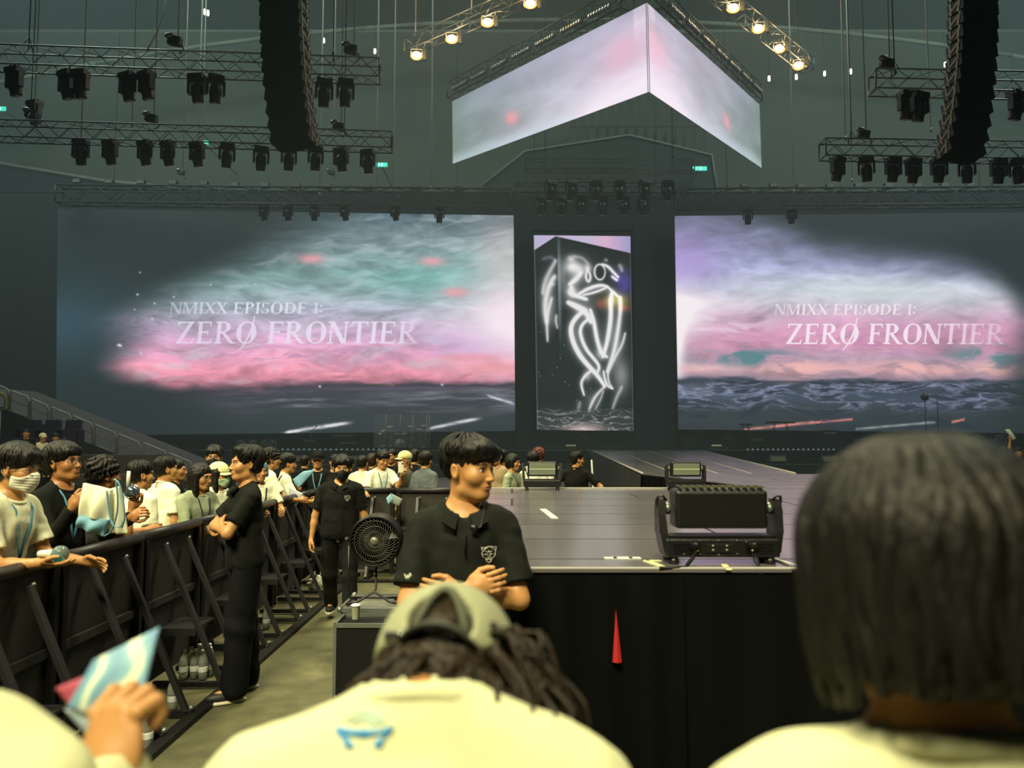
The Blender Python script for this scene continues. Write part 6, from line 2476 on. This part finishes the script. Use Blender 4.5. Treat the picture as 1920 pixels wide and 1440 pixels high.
p4 = crowd('person in cream tee seen from behind with a grey bag strap', 266, 861, 6.25, 150, .05, lod=1, hair='short', top_mat=CREAM, head=(-14, 0, 0), strap=(GREY, (1, -1), 1), group=G_L, build=1.05)
p5 = crowd('person in plain cream tee seen from behind, right of the strapped tee', 313, 853, 7.1, 148, .04, lod=1, hair='short', top_mat=CREAM, head=(-20, 0, 0), group=G_L)
p6 = crowd('person in dark shirt in profile just behind the plain cream tee', 333, 858, 7.9, 100, .05, lod=2, hair='short', top_mat=BLACKC, skin=SKIN2, group=G_L)
p7 = crowd('long-haired person in glasses and grey-green overshirt at the barrier', 378, 867, 6.6, 62, .12, lod=1, hair='long', glasses=True, top='shirt', top_mat=SAGE, head=(10, 4, 0), arms={'L': dict(up=(.15, -.55, -.8), fo=(-.35, -.75, .55), curl=.9, fist=True), 'R': dict(up=(.2, -.5, -.8), fo=(-.3, -.9, .15), curl=.6)}, lanyard=DENIM, group=G_L)
p8 = crowd('person in pale yellow cap and green mask in a white tee', 413, 866, 7.3, 70, .10, lod=1, hair='long', cap=mat('cap_pale', (225, 222, 160), .8), mask=M_MASKG, top_mat=CREAM, head=(6, 4, 0), arms=RAILARMS, group=G_L)
p9 = crowd('person with glasses and black mask behind the pale yellow cap', 402, 834, 8.6, 14, 0, lod=1, hair='full', glasses=True, mask=M_MASKB, top_mat=BLACKC, group=G_L)
p10 = crowd('person with blue and blond hair and a lanyard beside the folded-arm guard', 488, 862, 8.2, 40, .08, lod=1, hair='bob', hair_m=hair_mat('hair_blue', (96, 140, 158)), top_mat=CREAM, lanyard=DENIM, arms=RAILARMS, group=G_L)
p11 = crowd('person with curly dark hair and cream tee leaning on the rail, facing away', 512, 840, 8.9, 118, .14, lod=1, hair='curly', top_mat=CREAM, arms=RAILARMS, group=G_L)
p12 = crowd('person in white tee with dark shoulder strap holding papers over the rail', 543, 850, 9.35, 112, .16, lod=1, hair='full', top_mat=WHITE, strap=(BLACKC, (1, -1), -1), arms=RAILARMS, group=G_L)
# corner and cross row ------------------------------------------------------------------
c1 = crowd('smiling person in black cap and glasses leaning at the barrier corner', 596, 845, 10.45, 8, .10, lod=1, hair='cap', cap=BLACKC, glasses=True, lanyard=M_LAN, top_mat=BLACKC, arms={'L': dict(up=(.2, -.5, -.8), fo=(-.6, -.8, .1), curl=.5), 'R': dict(up=(.35, -.5, -.75), fo=(.1, -.75, .55), curl=.9, fist=True)}, group=G_C)
c2 = crowd('person in glasses and black tee directly behind the walking guard', 628, 850, 11.1, 14, 0, lod=2, hair='short', glasses=True, top_mat=BLACKC, group=G_C)
c3 = crowd('person in cream tee facing away right of the walking guard', 680, 852, 10.8, 172, 0, lod=2, hair='short', top_mat=CREAM, group=G_C)
c4 = crowd('person with brown hair partly hidden right of the cream tee', 699, 850, 11.6, 160, 0, lod=2, hair='full', hair_m=HAIRB, top_mat=OLIVE, group=G_C)
c5 = crowd('person in white and black printed tee taking a phone picture', 716, 843, 10.35, 28, .05, lod=1, hair='full', lanyard=M_LAN, top_mat=WHITE, head=(10, 12, 0), arms={'L': dict(up=(.12, -.75, -.6), fo=(-.05, -.55, .85), curl=.9, fist=True), 'R': dict(up=(.3, -.4, -.85), fo=(.3, -.9, .1), curl=.5)}, group=G_C)
c6 = crowd('reddish-lit face peeking between the phone holder and the yellow cap', 734, 840, 12.2, -10, 0, lod=2, hair='short', top_mat=BLACKC, skin=SKIN2, group=G_C)
c7 = crowd('person in yellow-beige cap and olive tee looking left', 757, 845, 10.6, -58, .04, lod=1, hair='cap', hair_m=hair_mat('hair_pale', (170, 160, 130)), cap=mat('cap_beige', (205, 200, 140), .8), lanyard=M_LAN, top_mat=OLIVE, group=G_C)
c8 = crowd('person in grey-blue tee leaning away, left of the near guard', 800, 846, 10.4, 150, .12, lod=1, hair='full', top_mat=GREY, group=G_C)
c9 = crowd('dark-haired person in black behind the grey-blue tee', 778, 842, 12.0, 165, 0, lod=2, hair='full', top_mat=NAVY, group=G_C)
c10 = crowd('person in pale blue tee between the yellow cap and the grey tee', 790, 848, 12.6, 160, 0, lod=2, hair='short', top_mat=LTBLUE, group=G_C)
c11 = crowd('person in glasses just right of the near guard face', 930, 838, 10.7, -20, 0, lod=1, hair='short', glasses=True, top_mat=mat('cotton_tan', (150, 128, 96), .8), group=G_R)
c12 = crowd('person in pale green tee facing away beside the near guard', 943, 841, 10.9, 150, 0, lod=2, hair='short', top_mat=SAGE, group=G_R)
c13 = crowd('person with bobbed dark hair and sage tee looking right past the small strobe', 963, 850, 10.5, 66, .06, lod=1, hair='bob', top_mat=SAGE, strap=(BLACKC, (1, -1), -1), group=G_R)
c14 = crowd('person in white tee with black strap facing away behind the small strobe', 1000, 846, 10.9, 170, .0, lod=1, hair='full', top_mat=WHITE, strap=(BLACKC, (1, -1), 1), group=G_R)
c15 = crowd('person with frizzy red-brown hair behind the small strobe', 1010, 838, 11.9, 175, 0, lod=2, hair='curly', hair_m=HAIRR, top_mat=WHITE, group=G_R)
c16 = crowd('staff member in black standing hands on hips between stage and runway, back turned', 1080, 845, 11.0, 168, 0, lod=1, hair='short', top_mat=BLACKC, head=(-60, 0, 0), build=1.1,
            arms={'L': dict(up=(.75, .05, -.7), fo=(-.55, -.25, -.8), curl=.6), 'R': dict(up=(.75, .05, -.7), fo=(-.55, -.25, -.8), curl=.6)}, group=G_R)
c17 = crowd('dark-haired person far behind, between the first two cross-row heads', 655, 856, 12.2, 170, 0, lod=2, hair='full', top_mat=BLACKC, group=G_C)
c18 = crowd('person in black with a dark cap far behind the capped man', 572, 852, 12.6, 175, 0, lod=2, hair='short', top_mat=NAVY, group=G_C)
# far right
r1 = crowd('dark-haired person at far right beside the foreground head', 1858, 836, 16.4, -20, 0, lod=2, hair='full', top_mat=OLIVE, group='people at the far right')
r2 = crowd('person in white tee at far right bending over the barrier', 1884, 841, 15.8, -70, .35, lod=2, hair='full', top_mat=WHITE, head=(0, 20, 0), group='people at the far right')
r3 = crowd('person at far right holding up a white paper strip', 1908, 838, 16.8, -10, 0, lod=2, hair='short', top_mat=NAVY, arms={'R': dict(up=(.2, -.3, .9), fo=(-.1, -.1, 1), curl=.9, fist=True)}, group='people at the far right')
r4 = crowd('person with light brown hair at the far right edge', 1926, 846, 16.0, -40, 0, lod=2, hair='bob', hair_m=HAIRB, top_mat=CREAM, group='people at the far right')
# seated on the left
e1 = crowd('person in dark clothes and beanie seated up in the left stand', 50, 803, 17.0, 20, 0, z0=.62, lod=2, hair='short', top_mat=BLACKC, seated=True, group='people in the left stand')
e2 = crowd('person under a pale cloth seated in the left stand', 82, 812, 17.2, 60, .2, z0=.55, lod=2, hair='short', top_mat=CREAM, cap=CREAM, seated=True, group='people in the left stand')
e3 = crowd('person with dark hair seated right of the pale cloth in the left stand', 105, 812, 17.4, 30, 0, z0=.55, lod=2, hair='full', top_mat=BLACKC, seated=True, group='people in the left stand')

# foreground people ---------------------------------------------------------------------
# capped person bending forward, seen from behind
A_SC = 1.0
fa = person('person in cap and cream tee bending forward in the foreground, back to camera', (-.105, .77, 0), PI, A_SC, lod=0, lean=.30, head=(0, .74, -.12), neckz=-.088, caplow=.035, capk=.31,
            top='tee', top_mat=mat('tee_cream', (208, 207, 166), .85, var=.03, vscale=5, bump=.08, bscale=20), hair='cap', hair_m=HAIRB, build=1.12, seed=4.0,
            cap=mat('cap_olive', (150, 152, 122), .85, bump=.1), capdir=1, arms={'L': dict(up=(.25, -.35, -.9), fo=(-.3, -.9, -.2)), 'R': dict(up=(.25, -.35, -.9), fo=(-.3, -.9, -.2))})


def curls(pd, n, name, m, seed, r0=.0045, region=None, length=.09, drop=1.0, longside=0.0, push=.55):
    """loose wavy locks rooted on the head, one mesh"""
    rr = random.Random(seed)
    b = MB()
    Mh = pd['Mh']
    for i in range(n):
        for _ in range(200):
            az = rr.uniform(-PI, PI)
            el = rr.uniform(-1.35, 1.3)
            d = Vector((math.sin(az) * math.cos(el), math.cos(az) * math.cos(el), math.sin(el)))
            if region is None or region(d):
                break
        p = Vector((0, .02, .04)) + Vector((d.x * .086, d.y * .104, d.z * .09))
        down = (Mh.inverted().to_3x3() @ Vector((0, 0, -1))) * drop
        pts = []
        ph, am = rr.uniform(0, 6), rr.uniform(.004, .011)
        side = d.cross(Vector((0, 0, 1))).normalized()
        v = (d * push + side * rr.uniform(-.5, .5)).normalized()
        L = length * rr.uniform(.6, 1.25) * (1 + longside * max(0, -d.x))
        k = 8
        for j in range(k + 1):
            t = j / k
            pts.append(Mh @ (p + side * (am * math.sin(ph + t * 9)) + d * (am * math.cos(ph + t * 9))))
            v = (v + down * .32 + d * -.05).normalized()
            p = p + v * (L / k)
        b.tube(pts, r0, 5, radii=[r0 * (1 - .75 * (j / k) ** 2) for j in range(k + 1)], flat=.6)
    return b.build(name, m, pd['root'])


curls(fa, 520, 'hair_locks', HAIRB, 5, r0=.0050, region=lambda d: (.04 + .09 * d.z) < (.018 - .31 * (.02 + .104 * d.y)) and d.y > -.75, length=.135, longside=.9, push=1.3)
curls(fa, 260, 'hair_locks', HAIRB, 9, r0=.0045, region=lambda d: d.x < -.62 and d.z < .05 and d.y > -.6, length=.150, push=1.5)
# strap and opening at the back of the cap
Mh = fa['Mh']
b = MB()
b.tube([Mh @ Vector((.062 * math.sin(a), .022 + .110 * math.cos(a), .002)) for a in [-.75 + 1.5 * i / 10 for i in range(11)]], .014, 8, flat=.28)
b.build('cap_strap', mat('cap_strap_dark', (52, 56, 48), .6), fa['root'])
b = MB()
b.tube([Mh @ Vector((.060 * math.sin(a * .8), .026 + .108 * math.cos(a), .012 + .050 * math.cos(a * 2.0))) for a in [-.75 + 1.5 * i / 12 for i in range(13)]], .006, 6, flat=.5)
b.build('cap_opening_hem', mat('cap_hem', (84, 86, 70), .8), fa['root'])
MB().box(Mh @ Vector((.055, .100, .004)), (.022, .012, .016), bev=.003).build('cap_buckle', M_CHROME, fa['root'])
# blue print on the back of the tee
PB = mat('print_blue', (70, 150, 205), .8)
PB2 = mat('print_pale_blue', (150, 200, 205), .8)
print_on(fa, 'back_print', [[(-.9, .25), (-.45, .10), (0, .12), (.45, .10), (.9, .20)], [(-.85, .18), (-.6, -.05), (-.55, -.3)], [(.88, .12), (.6, -.05), (.45, -.35)], [(-.7, .15), (0, .0), (.7, .1)], [(-.5, -.1), (-.45, -.35)], [(.3, -.35), (.55, -.1)]],
         (.050, 1.437), PB, side=1, r=.0042, flat=.3, scale=.034)
print_on(fa, 'back_print_pale', [[(-.6, .35), (-.3, .62), (.1, .7), (.5, .55), (.7, .35)], [(-.4, .3), (0, .5), (.45, .35)]], (.050, 1.437), PB2, side=1, r=.003, flat=.3, scale=.034)

# person with bobbed hair on the right
fb = person('person with dark bobbed hair in the right foreground, back to camera', (.405, .76, 0), math.radians(172), 1.006, lod=0, hair='bob', head=(0, .14, 0), top_mat=MATS['tee_cream'], seed=2.0, build=1.0)
Mh = fb['Mh']


def bob_locks(pd, n, seed, m):
    rr = random.Random(seed)
    b = MB()
    Mh = pd['Mh']
    for i in range(n):
        az = rr.uniform(-2.35, 2.35)
        top = Vector((rr.uniform(-.015, .015), .015 + rr.uniform(-.02, .02), .140))
        pts = []
        k = 12
        Rr = rr.uniform(.92, 1.06)
        end = rr.uniform(-.080, -.045) - .035 * min(1, abs(az) / 1.5)
        wv = rr.uniform(-.05, .05)
        for j in range(k + 1):
            t = j / k
            z = .140 * (1 - t) + end * t
            zz = (z - .045) / .105
            w = math.sqrt(max(0, 1 - min(1, max(0, zz)) ** 2)) if z > .045 else 1.0
            rad = w * (1.0 + .06 * math.sin(t * PI)) * Rr
            if z < -.05:
                rad *= 1 - .9 * (-.05 - z)
            a = az + wv * math.sin(t * 5) + .06 * math.sin(t * 8 + i)
            x = math.sin(a) * .104 * rad
            y = .020 + math.cos(a) * .124 * rad
            pts.append(Mh @ Vector((x, y, z)))
        r0 = rr.uniform(.004, .0085)
        b.tube(pts, r0, 6, radii=[r0 * (.5 + .8 * math.sin(PI * min(1, .15 + j / k * .8))) for j in range(k + 1)], flat=.5)
    return b.build('hair_locks', m, pd['root'])



bob_locks(fb, 300, 3, HAIR)
# person at lower left holding a booklet
fc_ = person('person in cream shirt at lower left foreground holding up a booklet', (-.69, .80, 0), math.radians(168), 1.03, lod=0, hair='short', top='shirt', top_mat=MATS['tee_cream'], head=(.2, .3, 0), build=1.5, cuff=.035, seed=1.0,
             arms={'R': dict(up=(.082, -.191, -.98), fo=(-.24, -.36, .90), curl=1.05, fist=True, hd=(-.1, -.25, 1), th=(-1, -.2, .2)), 'L': dict(up=(.2, -.3, -.9), fo=(-.4, -.8, .1))})

# ------------------------------------------------------------------ things people hold
def at_hand(pd, key, off=(.06, 0, -.02)):
    return world_of(pd, pd['hands'][key] @ T(*off)).translation


# clear globe light stick held over the barrier
g = at_hand(p1, 'R', (.085, 0, .0)) + Vector((0, 0, .052))
ls = thing('light_stick', 'clear globe light stick with teal inside held by the masked person', 'light stick', tuple(g))
MB().ball((0, 0, 0), .043, 24, 16).build('globe', mat('clear_plastic', (225, 235, 230), .04, trans=.85, spec=.8), ls)
b = MB(); b.ball((-.012, 0, -.004), (.022, .030, .034), 16, 12)
b.build('teal_core', mat('teal_core', (60, 190, 160), .3, emit=(40, 170, 140), estr=.25), ls)
b = MB()
for k in range(5): b.ball((.016, -.02 + .010 * k, .02 - .01 * k), (.007, .004, .011), 8, 6)
b.build('silver_charm', M_CHROME, ls)
MB().lathe([(.018, 0), (.022, .01), (.019, .06), (.016, .075)], 16, Matrix.Rotation(-PI / 2, 4, 'Y') @ T(0, 0, .036)).build('handle', mat('handle_white', (215, 215, 200), .4), ls)
g = at_hand(p3, 'R', (.07, 0, 0)) + Vector((0, -.03, .045))
l2 = thing('light_stick', 'chrome globe light stick with white handle raised above the tote bag', 'light stick', tuple(g))
MB().ball((0, 0, 0), .042, 20, 14).build('globe', mat('mirror_globe', (150, 170, 190), .1, metal=.9), l2)
MB().tube([(-.03, 0, .02), (-.028, 0, .14)], .012, 10).build('handle', mat('handle_white', (215, 215, 200), .4), l2)
MB().tube([(.05 * math.cos(a), 0, .05 * math.sin(a)) for a in [2 * PI * i / 20 for i in range(20)]], .004, 6, closed=True).build('ring', M_CHROME, l2)

# tote bag
def sheet(name, corners_px, Yf, m, label, cat, nu=24, nv=24, thick=.006, bulge=.02, parent=None, bend=None):
    """thin two-sided cloth or paper between four projected corners, real thickness"""
    TL, TR, BR, BL = [P(c[0], c[1], c[2] if len(c) > 2 else Yf) for c in corners_px]
    V = []
    for i in range(nu + 1):
        for j in range(nv + 1):
            s, t = i / nu, j / nv
            p = (TL * (1 - s) + TR * s) * (1 - t) + (BL * (1 - s) + BR * s) * t
            o = bulge * math.sin(s * PI) * math.sin(t * PI) + (bend(s, t) if bend else 0)
            V.append(p + Vector((0, -o, 0)))
    c = sum(V, Vector()) / len(V)
    n = len(V)
    allv = [v - c for v in V] + [v - c + Vector((0, thick, 0)) for v in V]
    F = []
    k = nv + 1
    for i in range(nu):
        for j in range(nv):
            a = i * k + j
            F.append((a, a + 1, a + k + 1, a + k))
            F.append((n + a, n + a + k, n + a + k + 1, n + a + 1))
    for i in range(nu):
        for j, d in ((0, 1), (nv, -1)):
            a, b_ = i * k + j, (i + 1) * k + j
            F.append((a, b_, n + b_, n + a) if d > 0 else (b_, a, n + a, n + b_))
    for j in range(nv):
        for i, d in ((0, -1), (nu, 1)):
            a, b_ = i * k + j, i * k + j + 1
            F.append((a, b_, n + b_, n + a) if d > 0 else (b_, a, n + a, n + b_))
    o = np_mesh(name, np.array([tuple(v) for v in allv], np.float32), np.array(F), m, parent)
    if parent is None:
        o.location = c
        finish(o, label, cat)
    else:
        o.location = c - parent.location
    return o


tb = thing('tote_bag', 'white tote bag with blue base and long blue straps held over the barrier', 'bag', tuple(P(180, 960, 4.45)))
fold = lambda s, t: .012 * math.sin(s * 9 + t * 3) * (.3 + t)
sheet('bag_body', [(156, 906), (208, 918), (203, 978), (147, 968)], 4.45, mat('tote_white', (228, 226, 196), .8), None, None, thick=.03, bulge=.03, parent=tb, bend=fold)
sheet('bag_base', [(147, 966), (204, 975), (190, 1006), (142, 988)], 4.45, mat('tote_blue', (110, 156, 178), .8), None, None, thick=.032, bulge=.025, parent=tb, bend=fold)
sheet('bag_side', [(200, 918), (222, 912), (236, 1002), (205, 1000)], 4.5, MATS['tote_white'], None, None, thick=.02, bulge=.012, parent=tb, bend=fold)
for pts in ([(214, 898), (224, 905), (232, 940), (234, 975), (228, 990)], [(200, 920), (204, 960), (210, 985), (226, 990), (232, 975)], [(218, 903), (222, 950), (214, 985), (206, 1000), (196, 1005)]):
    MB().tube([P(x, y, 4.42) - tb.location for x, y in smoothpts(pts, 2)], .011, 6, flat=.3).build('bag_strap', MATS['tote_blue'], tb)

# phone and papers
ph = thing('phone', 'white phone held up by the person in the printed tee', 'phone', tuple(at_hand(c5, 'L', (.08, 0, 0)) + Vector((-.02, -.03, .04))), rotz=.5)
MB().box((0, 0, 0), (.072, .010, .145), Euler((-.2, .08, 0)), bev=.004).build('phone_body', mat('phone_white', (222, 220, 196), .3), ph)
MB().ball((.018, -.008, .05), (.012, .003, .012), 8, 6).build('camera_lens', M_BLACK, ph)
BOOKM = mat('booklet_print', (120, 168, 190), .6, var=.35, vscale=9)
M_PAPER = mat('paper_pale', (200, 205, 215), .7)
sheet('paper_sheet', [(512, 925), (521, 924), (520, 972), (515, 950)], 8.35, M_PAPER, 'narrow pale paper strip hanging over the rail beside the folded-arm guard', 'paper', 6, 12, .004, .01)
sheet('paper_sheet', [(542, 912), (568, 926), (552, 956), (541, 948)], 9.0, M_PAPER, 'curled pale paper hanging at the barrier corner', 'paper', 8, 10, .004, .02)
sheet('booklet', [(568, 884), (592, 880), (560, 916), (548, 900)], 9.9, BOOKM, 'blue printed booklet held up left of the capped man', 'booklet', 8, 8, .006, .01)
sheet('leaflet', [(724, 934), (733, 925), (737, 935), (728, 946)], 9.7, mat('leaflet_blue', (140, 190, 215), .6), 'small pale blue leaflet held over the cross barrier', 'leaflet', 6, 6, .004, .004)
sheet('leaflet', [(735, 926), (755, 936), (748, 949), (733, 943)], 9.75, mat('leaflet_grey', (140, 150, 145), .6), 'small grey leaflet beside the pale blue one at the cross barrier', 'leaflet', 6, 6, .004, .004)
sheet('paper_strip', [(1893, 812), (1902, 811), (1915, 829), (1909, 833)], 16.5, mat('strip_white', (215, 215, 205), .7), 'white paper strip waved at the far right', 'paper', 6, 8, .01, .05).location = at_hand(r3, 'R', (.09, 0, 0)) + Vector((.03, 0, .06))

# open booklet in the foreground
bk = thing('booklet', 'large blue and white printed booklet held up in the left foreground fist', 'booklet', tuple(P(215, 1290, .95)))


def book_mat():
    m = mat('cover_print', (130, 175, 200), .55)
    nt = m.node_tree
    b_ = nt.nodes['Principled BSDF']
    tc = nt.nodes.new('ShaderNodeTexCoord')
    w = nt.nodes.new('ShaderNodeTexWave'); w.inputs['Scale'].default_value = 8.5; w.inputs['Distortion'].default_value = 7; w.inputs['Detail'].default_value = 1.5; w.inputs['Detail Scale'].default_value = 1.4
    nt.links.new(tc.outputs['Object'], w.inputs['Vector'])
    cr = nt.nodes.new('ShaderNodeValToRGB')
    cr.color_ramp.elements[0].position = .0; cr.color_ramp.elements[0].color = (*L3((112, 158, 192)), 1)
    cr.color_ramp.elements[1].position = 1.0; cr.color_ramp.elements[1].color = (*L3((225, 232, 205)), 1)
    e2 = cr.color_ramp.elements.new(.72); e2.color = (*L3((138, 182, 198)), 1)
    e3 = cr.color_ramp.elements.new(.90); e3.color = (*L3((214, 226, 208)), 1)
    nt.links.new(w.outputs['Fac'], cr.inputs[0]); nt.links.new(cr.outputs[0], b_.inputs['Base Color'])
    return m


sheet('cover_page', [(168, 1242), (306, 1172, .99), (262, 1352), (118, 1330)], .95, book_mat(), None, None, 20, 20, .003, .012, bk, lambda s, t: .02 * (s - .45) ** 2 * (1 if s > .45 else -1) * 2)
sheet('back_page', [(104, 1290), (160, 1268), (226, 1378), (178, 1390)], .98, mat('page_pink', (196, 88, 112), .6), None, None, 10, 10, .003, .004, bk)
sheet('page_edge', [(120, 1330), (215, 1344), (225, 1376), (168, 1386)], .962, mat('page_pale', (170, 190, 205), .6), None, None, 10, 10, .003, .004, bk)

# ------------------------------------------------------------------ haze in the air of the arena
hz = bpy.data.materials.new('arena_haze')
hz.use_nodes = True
nt = hz.node_tree
nt.nodes.clear()
out = nt.nodes.new('ShaderNodeOutputMaterial')
vs_ = nt.nodes.new('ShaderNodeVolumeScatter')
vs_.inputs['Color'].default_value = (.74, .95, 1.0, 1)
vs_.inputs['Density'].default_value = 0.0042
vs_.inputs['Anisotropy'].default_value = 0.1
nt.links.new(vs_.outputs[0], out.inputs['Volume'])
hb = MB().box((5, 39, 18.9), (105, 53.4, 37.6)).build('stage_haze', hz)
finish(hb, 'thin grey-green haze hanging in the air of the arena', 'haze', kind='stuff')
